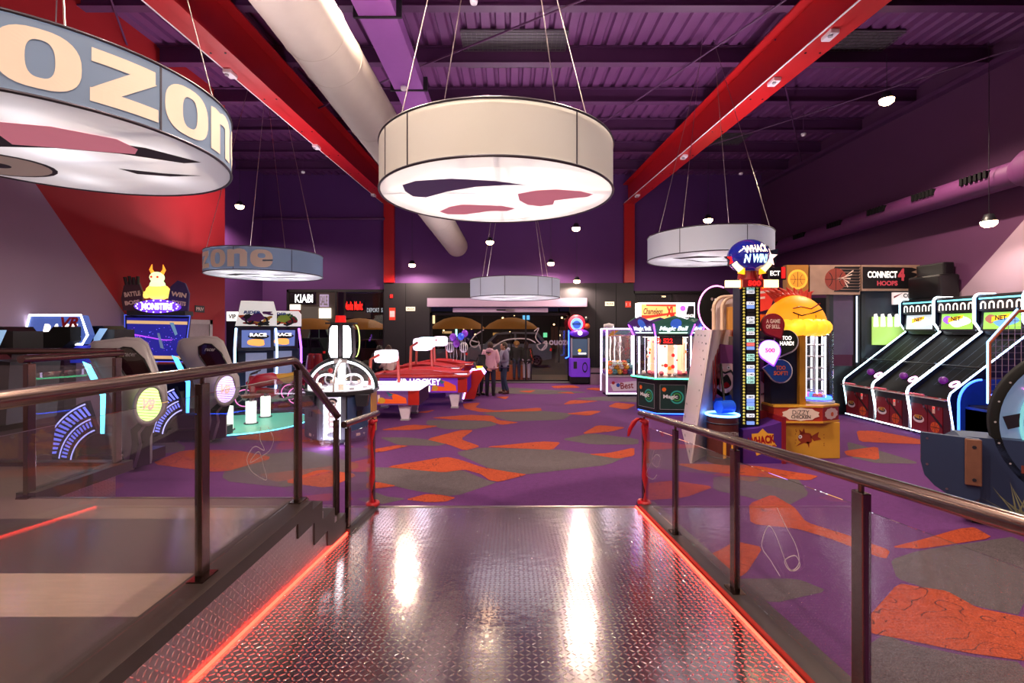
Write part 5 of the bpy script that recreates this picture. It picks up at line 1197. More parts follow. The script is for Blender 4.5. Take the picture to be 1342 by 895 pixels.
# ---- plush crane
t = thing('claw_machine', 'square glass claw machine with white glowing frame full of plush balls', 'arcade machine', (3.43, 14.95, 0))
q = MB(white); q.box(-.5, .5, .0, .95, .08, .62, mat('claw body', '7a5a80', .4)); M = FRONT(0, .0, .38); q.flat([(-.46, -.24), (.46, -.24), (.46, .2), (-.46, .2)], mat('claw mauve print', 'a070a8', .4, var=.3, scale=5), M, .001)
q.flat([(-.4, .02), (.45, .12), (.42, -.18), (-.3, -.2)], mat('pale banner print', 'cabcd0', .5), M, .002); q.text('Best', .4, .2, dred, M @ T(.12, -.03, .004) @ rotz(.08), bold=.02); q.disc(-.15, -.02, .06, blue, M, .003); q.disc(-.3, .05, .05, redp, M, .003)
for x in (-.42, .42):
    for y in (.1, .85): q.cyl((x, y, 0), (x, y, .08), .03, m=dark, n=10)
q.box(-.5, .5, 0, .95, .62, .66, silver); q.build('cabinet', t)
fl_ = glow('claw frame light', 'f0e4ff', 2.2)
for x in (-.5, .5):
    for y in (0., .95): q = MB(fl_); q.box(x-.022, x+.022, y-.022, y+.022, .08, 2.1, fl_); q.build('frame_post', t)
q = MB(fl_); 
for z in (2.1, .1): q.box(-.5, .5, -.02, .02, z-.02, z+.02, fl_)
q.box(-.52, -.48, 0, .95, 2.08, 2.12, fl_); q.box(.48, .52, 0, .95, 2.08, 2.12, fl_); q.build('frame_rail', t)
q = MB(white); q.prism([(-.5, 1.85), (.5, 1.9), (.5, 2.08), (-.5, 2.08)], 0, .02, mat('canopy print', '8a5a90', .5, var=.3, scale=5, emit=.2, ecol=hexc('a070a0')), XZm @ T(0, 0, .01)); q.flat([(-.48, 1.87), (-.1, 1.9), (.2, 2.05), (-.3, 2.05)], yellow, FRONT(0, .0, 0)); q.flat([(-.3, 1.92), (.1, 1.92), (.3, 2.06), (-.1, 2.06)], mat('grey blue print', '7090a8', .5), FRONT(0, -.001, 0)); q.lathe([(0, 2.07), (.4, 2.07)], glow('claw top light', 'ffffff', 6), 20, T(0, .5, 0)); q.box(-.48, .48, .93, .95, .66, 2.08, mat('claw back panel', '2c2a34', .3)); q.build('canopy', t)
q = MB(white); q.lathe([(0, .0), (.16, 0), (.16, .12), (.0, .16)], white, 20, T(-.42, .1, 2.12)); q.build('top_cap', t)
q = MB(silver); q.cyl((0, .5, 2.05), (0, .5, 1.6), .012, m=silver); q.cyl((0, .5, 1.68), (0, .5, 1.56), .05, m=silver)
for k in range(3): a = k*2*pi/3; q.tube([(.04*cos(a), .5+.04*sin(a), 1.58), (.14*cos(a), .5+.14*sin(a), 1.45), (.04*cos(a), .5+.04*sin(a), 1.34)], .01, silver, 6)
q.box(-.47, .47, .47, .53, 2.0, 2.05, silver); q.build('claw', t)
q = MB(white)
for x in (-.36, -.22, -.08, .1): q.tube([(x, .85, .7), (x, .85, 2.0)], .012, lit_w, 6); q.tube([(x+.04*sin(i), .86, .75+i*.12) for i in range(10)], .01, white, 6)
q.build('light_rod', t)
q = MB(glass); q.box(-.49, .49, -.004, .004, .66, 2.08, glass); q.box(-.494, -.486, 0, .95, .66, 2.08, glass); q.build('glass_walls', t)
cols = [white, mat('plush orange', 'e0703c', .8), mat('plush blue', '3a4a80', .8), yellow, mat('plush red', 'b03040', .8), mat('plush teal', '609098', .8)]; rnd = random.Random(21); pts_ = []
for layer, z in enumerate((.76, .90, 1.03)):
    for i in range(6-layer):
        for j in range(4-layer):
            x = -.38+(i+.5*(layer % 2))*.155; y = .12+(j+.5*(layer % 2))*.21
            if x > .42: continue
            q = MB(rnd.choice(cols)); q.sphere((0, 0, 0), .085, q.mats[0], 12); 
            for ex in (-.03, .03): q.sphere((ex, -.075, .03), .016, line, 6)
            o = q.build('plush_ball', None, (3.43+x, 14.95+y, z)); tag(o, 'round plush toy piled inside the square glass claw machine', 'plush toy', 'plush balls in the claw machine')

# ---- header of the crane machine behind the carousel
t = thing('claw_machine', 'wide claw machine with bright red and yellow XL header behind the glass carousel', 'arcade machine', (5.0, 15.6, 0))
q = MB(dark); q.box(-.9, .9, .05, .9, 0, .8, dark); q.box(-.9, .9, .8, .9, .8, 2.35, dark); 
for x in (-.87, .87): q.box(x-.03, x+.03, .05, .1, .8, 2.36, silver)
q.build('cabinet', t)
q = MB(white); q.box(-.9, .35, 0, .5, 2.33, 2.95, glow('header white', 'fff4e8', 1.1)); M = FRONT(-.27, 0, 2.64); q.flat([(-.56, -.24), (.56, -.24), (.56, .25), (-.56, .25)], glow('header cream', 'f4c070', .8), M, .001); q.flat([(-.56, -.24), (.56, -.05), (.56, .0), (-.3, -.1), (-.56, -.1)], glow('header scarlet', 'd83828', .8), M, .002); q.flat([(-.4, .25), (.56, .25), (.56, .18), (-.4, .2)], glow('header scarlet', 'd83828', .8), M, .002)
q.text('Chameleon', .62, .2, dred, M @ T(-.18, .03, .004), bold=.02, shear=.3); q.text('XL', .26, .32, glow('header red', 'c02818', .8), M @ T(.38, .02, .004), bold=.06); q.build('header_sign', t)
q = MB(white); q.box(.37, .9, 0, .5, 2.33, 2.95, glow('header pale', 'e8e8f4', 1.0)); M = FRONT(.63, 0, 2.64); q.disc(-.12, .12, .09, lit_pu, M, .002); q.flat([(-.05, -.2), (.24, -.2), (.24, .2), (.05, .2)], dark, M, .002); q.text('BIG', .3, .1, lit_w, M @ T(.08, -.12, .004), bold=.04); q.build('header_sign', t)
q = MB(glass); q.box(-.84, .84, .06, .07, .8, 2.33, glass); q.build('glass_front', t)

# ---- boxing machine in the doorway corner
t = thing('boxing_machine', 'purple boxing machine with round red and blue top sign beside the entrance glass', 'arcade machine', (2.58, 18.32, 0))
vp = mat('violet machine paint', '6a30b8', .35, emit=.25, ecol=hexc('7030d0'))
q = MB(vp); q.box(-.34, .36, .05, .55, .05, .3, black); q.box(-.36, .38, .0, .6, .28, 1.0, vp, bev=.03); M = FRONT(0, 0, .65); q.flat([(-.25, -.05), (-.12, -.05), (-.12, .22), (-.25, .22)], dark, M, .003); q.disc(.18, 0, .1, navy, M, .003, ry=.2, r_in=.7); q.build('body', t)
q = MB(silver); q.box(-.33, .36, .15, .5, 1.0, 1.78, dark); q.flat([(-.27, -.3), (.3, -.3), (.3, .32), (-.27, .32)], glow('boxing screen', '3a4a60', .6), FRONT(0.0, .15, 1.4)); q.disc(.0, -.12, .06, lit_y, FRONT(0, .148, 1.4)); q.flat([(-.05, -.26), (.25, -.26), (.25, -.2), (-.05, -.2)], lit_w, FRONT(0, .147, 1.4))
for x in (-.31, .34): q.box(x-.03, x+.03, .1, .15, 1.0, 1.76, silver)
q.build('screen', t)
q = MB(vp); q.sphere((0, .3, 1.95), .38, vp, 24, sz=.42, sy=.7); q.disc(0, 0, .09, lit_w, FRONT(0, .03, 1.95)); q.build('target_hood', t)
q = MB(redp); M = frame((-.1, .25, 2.32), (1, 0, 0), (0, -1, 0)); q.lathe([(0, -.04), (.32, -.04), (.33, 0), (.32, .04), (0, .04)], glow('round sign red', 'e02840', .8), 32, M); q.disc(0, -.03, .24, glow('round sign sky', '80b0e8', .9), M, .043); q.disc(0, -.05, .15, glow('round sign blue', '3058c0', .9), M, .045); q.text('BOXER', .34, .09, line, M @ T(0, -.02, .048), bold=.03); q.build('round_sign', t)
q = MB(orange); q.sphere((.3, .3, 2.22), .12, orange, 12); q.sphere((.28, .3, 2.45), .1, dark, 12, sz=1.4); q.build('glove_ornament', t)
q = MB(neon_p); q.tube([(-.42, .1, 2.05), (-.42, .1, 1.05), (-.55, .0, 1.0)], .02, neon_b, 8); q.build('side_light', t)
t = MB(steel); t.box(-.19, .19, -.15, .15, .0, .62, mat('brushed bin steel', 'b09aa4', .35, metal=.8), bev=.015); t.box(-.19, .19, -.155, -.15, .40, .46, dark); t.box(-.2, .2, -.16, .16, .6, .63, steel); tag(t.build('waste_bin', None, (3.15, 18.4, 0)), 'small square steel bin against the black wall beside the boxing machine', 'bin')

# ---- air hockey tables
red_t = mat('hockey red', 'b02018', .35, coat=.4); vio = mat('hockey violet print', '6a28a8', .4, emit=.3, ecol=hexc('7830c0'))
def hockey(lab, x, y, L, dark_side, lampm, dx=0., arch=True):
    t = thing('air_hockey_table', lab, 'air hockey table', (x, y, 0), 0, 'air hockey tables')
    h = L/2; q = MB(vio); side = mat('hockey skyline print', '6a3a78', .4, var=.4, scale=14, emit=.12, ecol=hexc('9060a0')) if dark_side else vio
    q.box(-h, h, 0, 1.25, .42, .80, side); q.box(-h-.0, -h+.25, -.01, 1.26, .42, .8, red_t); q.box(h-.25, h, -.01, 1.26, .42, .8, red_t)
    M = FRONT(0, 0, .62); o_ = glow('print orange', 'd85020', .3); q.flat([(h-.95, -.16), (h-.9, -.02), (h-.6, -.05), (h-.62, .06), (h-.75, .15), (h-.5, .08), (h-.3, -.02), (h-.28, -.16)], o_, M, .002); q.disc(h-.85, -.08, .08, yellow, M, .003); q.flat([(h-.75, .16), (h-.58, .08), (h-.68, .02)], mat('teal print', '3a7a8a', .4), M, .003)
    if dark_side:
        for k in range(16): q.flat([(-h+.28+k*.07, -.16), (-h+.33+k*.07, -.16), (-h+.33+k*.07, -.02+.12*abs(sin(k*2.3))), (-h+.28+k*.07, -.02+.12*abs(sin(k*2.3)))], cream, M, .0015)
        q.text('AIR HOCKEY', .75, .16, white, M @ T(-h+.75, .08, .004), bold=.03)
    else:
        q.text('AIR HOCKEY', 1.2, .17, lit_w, M @ T(-.02, .08, .004), bold=.03); q.text('STORM', .6, .16, lit_w, M @ T(.0, -.1, .004), bold=.03)
    q.build('table_body', t)
    q = MB(lit_w); tp = glow('lit table top', 'e8e0ff', 1.1); q.box(-h+.08, h-.08, .1, 1.15, .80, .815, tp); q.build('playing_surface', t)
    q = MB(white); pts = [(-h, 0), (-h+.1, -.06), (h-.1, -.06), (h, 0), (h, 1.25), (h-.1, 1.31), (-h+.1, 1.31), (-h, 1.25)]
    q.tube([(a, b_, .85) for a, b_ in pts], .045, glow('lit rail', 'f0e8ff', 1.1) if dark_side else red_t, 10, True); q.build('rail', t)
    if arch:
        for y_ in (.02, 1.2):
            q = MB(red_t); q.prism([(-h+.1, .84)]+[(-h+.1+(2*h-.2)*i/14, .86+.16*sin(pi*i/14)) for i in range(15)]+[(h-.1, .84)], -.035, .035, red_t, XZm @ T(0, 0, y_)); q.build('arched_rail', t)
    for s_ in (-1, 1):
        for y_ in (.15, 1.1):
            q = MB(white); lw_ = mat('leg white paint', 'd8c8dc', .4); q.prism([(s_*(h-.5), .42), (s_*(h-.2), .42), (s_*(h-.26), .04), (s_*(h-.42), .04)], -.07, .07, lw_, XZm @ T(0, 0, y_)); q.box(s_*(h-.34)-.1, s_*(h-.34)+.1, y_-.1, y_+.1, 0, .04, silver); q.build('leg', t)
    for s_ in (-1, 1):
        q = MB(red_t); q.tube([(dx+s_*.2-.04, .62+s_*.58, .86), (dx+s_*.17-.04, .62+s_*.58, 1.62), (dx+s_*.1, .62+s_*.3, 1.72)], .035, mat('lamp post coral', 'b8483c', .4), 10); q.build('lamp_post', t)
    q = MB(white); q.box(dx-.23, dx+.23, .3, .94, 1.5, 1.84, glow('scorer lamp '+lampm, lampm, 1.05), bev=.09); q.build('score_lamp', t)
    return t
hockey('nearest air hockey table with city print side, behind the round coin machine', -3.2, 10.95, 2.2, True, 'fbeaff', .2, False).scale = (1, 1, .86)
hockey('violet air hockey table with big AIR HOCKEY lettering, second from the front', -2.45, 12.7, 2.55, False, 'f8e4ff', .0)
hockey('third air hockey table with pale blue lamp box, behind the lettered one', -2.75, 14.75, 2.3, False, 'bfe4ff', .05)
hockey('farthest air hockey table with white lamp box', -2.55, 16.6, 2.3, False, 'f4dcff', .0)
# small neon edged machine by the pink coat
t = thing('ride_machine', 'small red slanted machine with bright violet edges beside the pink coat', 'arcade machine', (-.98, 13.9, 0))
q = MB(red_t); prof = [(-.42, .08), (-.2, .9), (.1, .95), (.2, .8), (.0, .45), (-.1, .08)]; q.prism(prof, 0, .5, red_t, XZm); q.build('body', t)
for y_ in (-.02, .52): q = MB(neon_p); q.tube([(a, y_, b_) for a, b_ in prof[:4]], .022, glow('edge lilac', 'd0a0ff', 4), 8); q.build('edge_light', t)
q = MB(dark); q.tube([(-.05, .1, .93), (-.12, .1, 1.1), (-.12, .4, 1.1), (-.05, .4, .93)], .025, dark, 8); q.box(-.1, .12, .1, .4, .93, 1.0, lit_y); q.build('handle', t)

# ---- round coin game with the domed window
t = thing('coin_game', 'round coin game with domed glass, glowing arch and two tall white light columns', 'arcade machine', (-3.22, 9.15, 0), R(4))
def octp(r, n=8, a0=-112.5): return [(r*cos(R(a0+360/n*k)), r*sin(R(a0+360/n*k))) for k in range(n)]
RO = .66; o8 = octp(RO); tan_ = mat('tan panel', 'b08040', .45); grp = mat('slate panel', '4c4c56', .45); blp = mat('denim panel', '2c3c60', .4); pal = [glow('lit coin panel', 'f4f0ff', .4), blp, tan_, grp, tan_, grp, tan_, grp]
q = MB(dark); q.prism(octp(RO*.96), .1, .9, dark); q.prism(octp(RO*.8), .03, .1, black)
for k in range(8): q.cyl((o8[k][0]*.8, o8[k][1]*.8, 0), (o8[k][0]*.8, o8[k][1]*.8, .05), .03, m=steel, n=8)
q.build('base_cabinet', t)
for k in range(8):
    a, b_ = Vector(octp(RO*.97)[k]), Vector(octp(RO*.97)[(k+1) % 8]); mid = (a+b_)/2; n_ = Vector((mid.x, mid.y, 0)).normalized(); w_ = (b_-a).length/2
    M = frame((mid.x, mid.y, 0), (b_.x-a.x, b_.y-a.y, 0), n_); q = MB(pal[k]); q.box(-w_+.01, w_-.01, .12, .88, -.01, .012, pal[k] if k else grp, M)
    if k == 0:
        q.box(-.12, .12, .13, .87, .012, .0125, pal[0], M)
        for z in (.2, .8): q.disc(0, z, .09, dark, M, .014, ry=.05)
        for j in range(6): q.disc(0, .3+j*.09, .07, mat('pale motif', 'b8a8a0', .5), M, .013+.0005*j, r_in=.6)
        for s_ in (-1, 1): q.tube([M @ Vector((s_*.135, .13, .02)), M @ Vector((s_*.135, .87, .02))], .01, neon_w, 6)
    elif pal[k] is not tan_: q.box(-.05, .05, .5, .6, .012, .03, dark, M); q.box(-.06, .02, .15, .2, .012, .016, cream, M); q.disc(.1, .18, .02, silver, M, .014)
    q.build('side_panel', t)
q = MB(dark); q.prism(octp(RO*1.06), .9, .96, dark); q.lathe([(RO*.9, .965), (0, .965)], glow('coin bed', 'dcd8e8', .6), 32); q.build('counter_rim', t)
for sx in (-.42, .5):
    q = MB(dark); q.prism([(-.09, 0), (.09, 0), (.12, .2), (-.12, .2)], -.05, .08, dark, XZm @ T(sx, .70, -.52 if sx > 0 else -.6)); q.build('coin_tray', t)
q = MB(white)
q.tube([(.64*cos(R(a)), 0, .96+.55*sin(R(a))) for a in range(0, 181, 6)], .045, mat('arch dark rim', '2a3038', .3), 10); q.tube([(.6*cos(R(a)), -.03, .96+.51*sin(R(a))) for a in range(0, 181, 6)], .02, glow('arch white', 'eaf4f8', 4), 8); q.tube([(0.02, .6*cos(R(a)), .96+.51*sin(R(a))) for a in range(0, 181, 6)], .018, silver, 8); q.tube([(.0, -.05, 1.5), (0, -.3, 1.4), (0, -.52, 1.15)], .02, glow('arch white', 'eaf4f8', 4), 8)
q.build('arch', t)
q = MB(glass); q.lathe([(.6*cos(R(a)), .96+.5*sin(R(a))) for a in range(0, 91, 9)], glass, 32); q.build('glass_dome', t)
q = MB(white)
for s_ in (-1, 1):
    q.tube([(s_*.24+.18*cos(R(a)), -.12, 1.1+.13*sin(R(a))) for a in range(0, 360, 20)], .02, glow('coil white', 'f0f4ff', 1.4), 8, True); q.tube([(s_*.24+.1*cos(R(a)), .1, 1.12+.1*sin(R(a))) for a in range(0, 360, 20)], .015, silver, 8, True)
q.sphere((-.18, -.1, 1.3), .05, redp, 10); q.cyl((0, 0, .97), (0, 0, 1.45), .07, m=glow('core white', 'f4f6ff', 1.5), n=16)
for k in range(14): a = k*.45; q.cyl((.42*cos(a), .42*sin(a), .97), (.42*cos(a), .42*sin(a), 1.0+.04*(k % 3)), .05, m=[silver, lit_w, cream][k % 3], n=10)
q.build('mechanism', t)
for s_ in (-1, 1):
    q = MB(dark); out = [(s_*.03, 1.5), (s_*.2, 1.5), (s_*.24, 1.62), (s_*.22, 2.1), (s_*.17, 2.18), (s_*.03, 2.18)]; q.prism(out, -.1, .1, dark, XZm)
    inn = [(s_*.05, 1.54), (s_*.17, 1.54), (s_*.21, 1.64), (s_*.19, 2.08), (s_*.15, 2.14), (s_*.05, 2.14)]; q.flat(inn, glow('column white', 'eaf4ff', 2.4), FRONT(0, -.1, 0)); 
    for k in range(14): q.disc(s_*(.12+.05*sin(k*2.2)), 1.6+k*.038, .008, dark, FRONT(0, -.102, 0), 0, 6)
    q.build('light_column', t)
q = MB(dark); q.box(-.27, .27, -.12, .12, 2.17, 2.2, dark); q.box(-.12, .12, -.1, .1, 1.44, 1.52, silver); q.build('tower_cap', t)
q = MB(redp); q.cyl((-.02, 0, 2.2), (-.02, 0, 2.33), .1, .09, mat('red beacon', 'a01818', .2, emit=.4, ecol=hexc('ff2020')), 20); q.build('beacon', t)
q = MB(lit_g); q.tube([(.26+.07*sin(R(a)), .0, 1.85-.3*cos(R(a))) for a in range(0, 181, 15)], .01, glow('side tube lime', 'c8e888', 1.0), 6); q.build('side_tube', t)
l = lamp('underglow', 'POINT', (-3.22, 8.4, .12), 14, (.8, .75, 1), .1)
# ================================================================ GAMES AT THE LEFT
tyre = mat('tyre print dark', '141826', .4)
def pod(lab, loc, lampc, halo, sc=1.0, header=True):
    t = thing('racing_simulator', lab, 'arcade machine', loc, R(0), 'racing simulators along the red wall')
    shell = [(-.58, 1.86), (-.5, 1.9), (-.1, 1.95), (.12, 1.94), (.24, 1.86), (.36, 1.55), (.42, 1.36), (.52, 1.22), (.54, 1.0), (.5, .84), (.36, .72), (.3, .5), (.3, .12), (-.08, .02), (-.12, .3), (-.2, .7), (-.3, 1.1), (-.45, 1.4), (-.62, 1.66)]
    q = MB(silver); bm = bmesh.new(); vf = [bm.verts.new((x, 0, z)) for x, z in shell]; f = bm.faces.new(vf); r_ = bmesh.ops.extrude_face_region(bm, geom=[f]); vv = [e for e in r_['geom'] if isinstance(e, bmesh.types.BMVert)]
    bmesh.ops.translate(bm, verts=vv, vec=(-.3, .42, 0)); bmesh.ops.recalc_face_normals(bm, faces=bm.faces[:]); bmesh.ops.bevel(bm, geom=[e for e in bm.edges if abs(e.verts[0].co.y-e.verts[1].co.y) < .01], offset=.05, segments=3, affect='EDGES'); bm.verts.index_update()
    q.add([v.co.copy() for v in bm.verts], [[v.index for v in f.verts] for f in bm.faces], silver, True); bm.free(); q.build('seat_shell', t)
    M = FRONT(0, 0, 0)
    q = MB(dark); win = [(-.21, 1.76), (-.1, 1.81), (.02, 1.8), (.2, 1.64), (.31, 1.42), (.28, 1.37), (-.04, 1.36), (-.2, 1.6)]
    q.prism(win, -.012, .02, mat('dark red visor', '2a1015', .15, coat=1), XZm); q.tube([(x, -.014, z) for x, z in win], .012, black, 6, True); q.text('racer', .2, .05, silver, M @ T(.0, 1.7, .014), shear=.3); q.build('dark_window', t)
    q = MB(black); w_ = .0
    for pts in ([(-.04, .06), (.03, .07), (.12, .4), (.1, .58), (.26, .76), (.2, .8), (.0, .62), (.02, .42)], [(.08, .08), (.28, .12), (.28, .5), (.34, .68), (.26, .72), (.14, .56), (.17, .4)]): q.flat(pts, line, M, .003)
    q.build('zebra_print', t)
    lc = Vector((.3, -.03, .99)); Ml = frame(lc, (1, -.55, 0), (.35, -1, .1)); q = MB(silver); q.lathe([(.25, -.02), (.27, .03), (.22, .05), (.205, .02)], silver, 32, Ml @ Matrix.Diagonal((.72, 1.15, 1, 1)))
    q.lathe([(0, .02), (.205, .02)], lampc, 32, Ml @ Matrix.Diagonal((.72, 1.15, 1, 1)))
    for k in range(-5, 6): hh = math.sqrt(max(0, .2**2-(k*.036)**2)); q.box(-hh*.72, hh*.72, k*.041-.003, k*.041+.003, .022, .03, dark, Ml); 
    q.text('V8', .16, .16, mat('lamp badge', 'e0b8b0', .4, emit=.6, ecol=hexc('ffd0c0')), Ml @ T(-.01, .0, .034), bold=.06, shear=.2); q.build('round_lamp', t)
    q = MB(lit_c); q.flat([(-.62, 1.6), (-.5, 1.55), (-.28, 1.12), (-.3, .55), (-.36, .55), (-.36, 1.1), (-.44, 1.2)], halo, FRONT(-.12, .05, 0)); q.build('side_light', t)
    q = MB(dark); q.box(-1.6, .0, .08, .7, .05, .22, black); q.box(-.9, -.2, .1, .65, .22, .55, dark, bev=.05)
    for x in (-1.5, -.1): q.cyl((x, .15, 0), (x, .15, .06), .03, m=steel, n=8)
    q.build('floor_frame', t)
    # tyre shaped front fairing with printed tread
    q = MB(navy); cx_, cz_ = -.35, .1; out = arc(cx_, cz_, .98, 172, 108, 14)+arc(cx_, cz_, .5, 108, 172, 10); q.prism(out, .02, .08, tyre, XZm)
    for r_, r2, m in ((.95, .93, glow('tread line', 'a8a8ff', 1.6)), (.72, .70, glow('tread line', 'a8a8ff', 1.6)), (.55, .53, glow('tread line', 'a8a8ff', 1.6))):
        o_ = arc(cx_, cz_, r_, 172, 110, 14); i_ = arc(cx_, cz_, r2, 172, 110, 14)
        for k in range(14): q.add([(o_[k][0], .018, o_[k][1]), (o_[k+1][0], .018, o_[k+1][1]), (i_[k+1][0], .018, i_[k+1][1]), (i_[k][0], .018, i_[k][1])], [(0, 1, 2, 3)], m)
    for k in range(13):
        a = R(170-k*4.7); a2 = R(167.4-k*4.7); q.add([(cx_+.91*cos(a), .017, cz_+.91*sin(a)), (cx_+.91*cos(a2), .017, cz_+.91*sin(a2)), (cx_+.76*cos(a2-.05), .017, cz_+.76*sin(a2-.05)), (cx_+.76*cos(a-.05), .017, cz_+.76*sin(a-.05))], [(0, 1, 2, 3)], glow('tread block', '7078f0', 1.3))
        q.add([(cx_+.68*cos(a), .017, cz_+.68*sin(a)), (cx_+.68*cos(a2), .017, cz_+.68*sin(a2)), (cx_+.6*cos(a2), .017, cz_+.6*sin(a2)), (cx_+.6*cos(a), .017, cz_+.6*sin(a))], [(0, 1, 2, 3)], glow('tread block', '7078f0', 1.3))
    q.build('tyre_fairing', t)
    if header:
        q = MB(dark); q.box(-1.95, -1.6, .0, .8, .1, 1.45, navy); q.box(-1.62, -1.55, .05, .75, .75, 1.5, glow('race screen', '4a48c0', .9)); q.build('screen_cabinet', t)
        q = MB(navy); ho = [(-1.85, 1.86), (-1.75, 2.28), (-.98, 2.28), (-.88, 1.98), (-.96, 1.84)]; q.prism(ho, .3, .42, mat('header glass print', '384878', .3, var=.4, scale=6, emit=.6, ecol=hexc('4860b0')), XZm); Mh = FRONT(0, .3, 0)
        q.tube([(x, .29, z) for x, z in ho], .014, neon_w, 8, True); q.text('RACE', .55, .2, lit_w, Mh @ T(-1.3, 2.05, .004), bold=.06, shear=.3); q.text('VR', .26, .16, redp, Mh @ T(-1.15, 2.17, .006), bold=.04, shear=.3); q.flat([(-1.7, 1.9), (-1.0, 1.88), (-.98, 1.96), (-1.7, 1.94)], glow('header stripe', '8aa0ff', 1.0), Mh, .003); q.prism([(-1.75, 1.56), (-.95, 1.56), (-.9, 1.82), (-1.6, 1.82)], .32, .6, glow('blue console', '2c30a0', .5), XZm); q.build('header_sign', t)
    return t
pod('nearest silver racing pod with yellow green lamp and visor, behind the far left railing', (-5.5, 6.98, 0), glow('lamp lime', 'd8ff90', 1.5), neon_c)
pod('farther silver racing pod with violet white lamp, in front of the grey door', (-5.45, 8.75, 0), glow('lamp violet', 'd8b8ff', 1.5), glow('halo sky', '50b0ff', 2), header=False)
def hoodthing(px0, px1, py0, py1, D, lab, flip, col):
    a, b_ = at(px0, py1, D), at(px1, py0, D); w_ = b_.x-a.x; h = b_.z-a.z; t = thing('spotlight_hood', lab, 'machine hood', (a.x, D, 0))
    q = MB(col); pts = [(0, 0), (w_*.55, 0), (w_, h*.45), (w_, h), (w_*.45, h), (w_*.3, h*.8), (0, h*.8)]
    if flip: pts = [(w_-x, z) for x, z in pts]
    q.prism([(x, a.z+z) for x, z in pts], 0, .4, col, XZm); q.build('hood_body', t)
    q = MB(glow('hood light', '8ab0d8', .6)); q.flat([(w_*.15, a.z+h*.15), (w_*.45, a.z+h*.15), (w_*.75, a.z+h*.85), (w_*.45, a.z+h*.85)], q.mats[0], FRONT(0, 0, 0)) if flip else q.box(w_*.3, w_*.5, .4, .405, a.z+.05, a.z+.1, blackm); q.build('hood_lens', t)
    q = MB(dark); q.box(w_*.3, w_*.6, .1, .3, 0, a.z, mat('maroon column', '38101a', .5)); q.build('column', t)
hoodthing(51, 92, 428, 462, 7.1, 'black angular hood left of the glowing racing header', False, blackm)
hoodthing(115, 150, 427, 450, 7.5, 'dark angular hood with blue lens right of the glowing racing header', True, black)
hoodthing(-14, 17, 428, 458, 6.2, 'dark angular hood with blue lens at the left edge of the view', True, black)
t = MB(mat('maroon cabinet', '3c0d18', .5, var=.3, scale=4)); t.prism([(-7.25, 0), (-5.9, 0), (-5.8, .9), (-6.2, 1.55), (-6.7, 2.0), (-7.25, 2.0)], 0, .9, t.mats[0], XZm @ T(0, 0, 5.25)); t.prism([(-6.0, .95), (-5.6, 1.0), (-5.55, 1.7), (-5.75, 1.72), (-5.85, 1.2), (-6.0, 1.1)], .1, .7, black, XZm @ T(0, 0, 5.25))
tag(t.build('arcade_cabinet'), 'dark maroon arcade cabinet standing behind the railing at the far left', 'arcade machine')

# ---- big screen monster game
t = thing('monster_game', 'big tilted screen game with glowing horned creature topper against the red wall', 'arcade machine', (-6.66, 8.95, 0), R(14))
q = MB(black); q.box(-.5, .5, .25, .7, 0, 1.4, mat('monster cabinet', '180c20', .4)); q.box(-.45, .45, -.2, .25, 0, .9, dark); q.build('cabinet', t)
Ms = frame((0, .2, 1.9), (1, 0, 0), (0, -1, .06)); q = MB(navy); q.prism([(-.5, -.42), (.46, -.45), (.54, .43), (-.54, .44)], -.08, 0, mat('screen casing', '20205a', .3), Ms)
sc_ = glow('deep blue game screen', '1e1c80', .75); q.flat([(-.47, -.36), (.43, -.4), (.51, .38), (-.5, .39)], sc_, Ms, .003)
gl = glow('gold bar', 'd0a878', .7); q.flat([(-.5, .28), (.5, .26), (.5, .32), (-.5, .34)], gl, Ms, .004); q.flat([(-.46, -.37), (.43, -.40), (.43, -.34), (-.46, -.31)], gl, Ms, .004); rnd = random.Random(4)
q.flat([(-.42, .07), (.1, -.04), (.25, -.04), (.25, -.025), (.1, -.02), (-.42, .095)], glow('violet beam', 'a040e0', 1.2), Ms, .005); q.flat([(0, .1), (.06, -.18), (.12, -.2), (.04, .1)], glow('grey figure', '607090', .6), Ms, .005); q.flat([(.2, .3), (.3, .05), (.34, .08), (.27, .3)], glow('teal figure', '6088a8', .6), Ms, .005)
for k in range(70): q.disc(rnd.uniform(-.42, .42), rnd.uniform(-.3, .24), rnd.uniform(.004, .01), rnd.choice([glow('star dots', '6060f0', 1), glow('star dots violet', '9050e0', 1)]), Ms, .006, 6)
q.tube([Ms @ Vector(p) for p in ((-.5, -.42, .0), (.46, -.45, .0), (.54, .43, .0), (-.54, .44, .0))], .012, glow('casing line', '4050c0', 1.2), 6, True); q.build('screen', t)
q = MB(purple); M = FRONT(0, .1, 0); q.box(-.45, .5, .1, .5, 2.33, 2.42, dark); q.prism(blob(.05, 2.5, .36, .13, 3, wob=.05), 0, .12, glow('violet sign', '6a38d8', 1.0), XZm @ T(0, 0, .08)); q.text('MONSTERS', .5, .13, glow('sign yellow', 'fff0b0', 1.6), FRONT(.05, .08, 2.5), bold=.06); 
for k in range(18): a = k*2*pi/18; q.disc(.05+.34*cos(a), 2.5+.11*sin(a), .014, lit_w, FRONT(0, .078, 0))
q.build('name_sign', t)
q = MB(white); cg_ = glow('creature mint', 'c8f0b0', 1.1); q.sphere((.0, .25, 2.78), .2, glow('creature yellow', 'ffd860', 1.0), 16, sz=.8); q.sphere((0, .22, 2.88), .13, cg_, 16, sz=1.2); q.sphere((0, .2, 3.05), .12, cg_, 16, sz=.9)
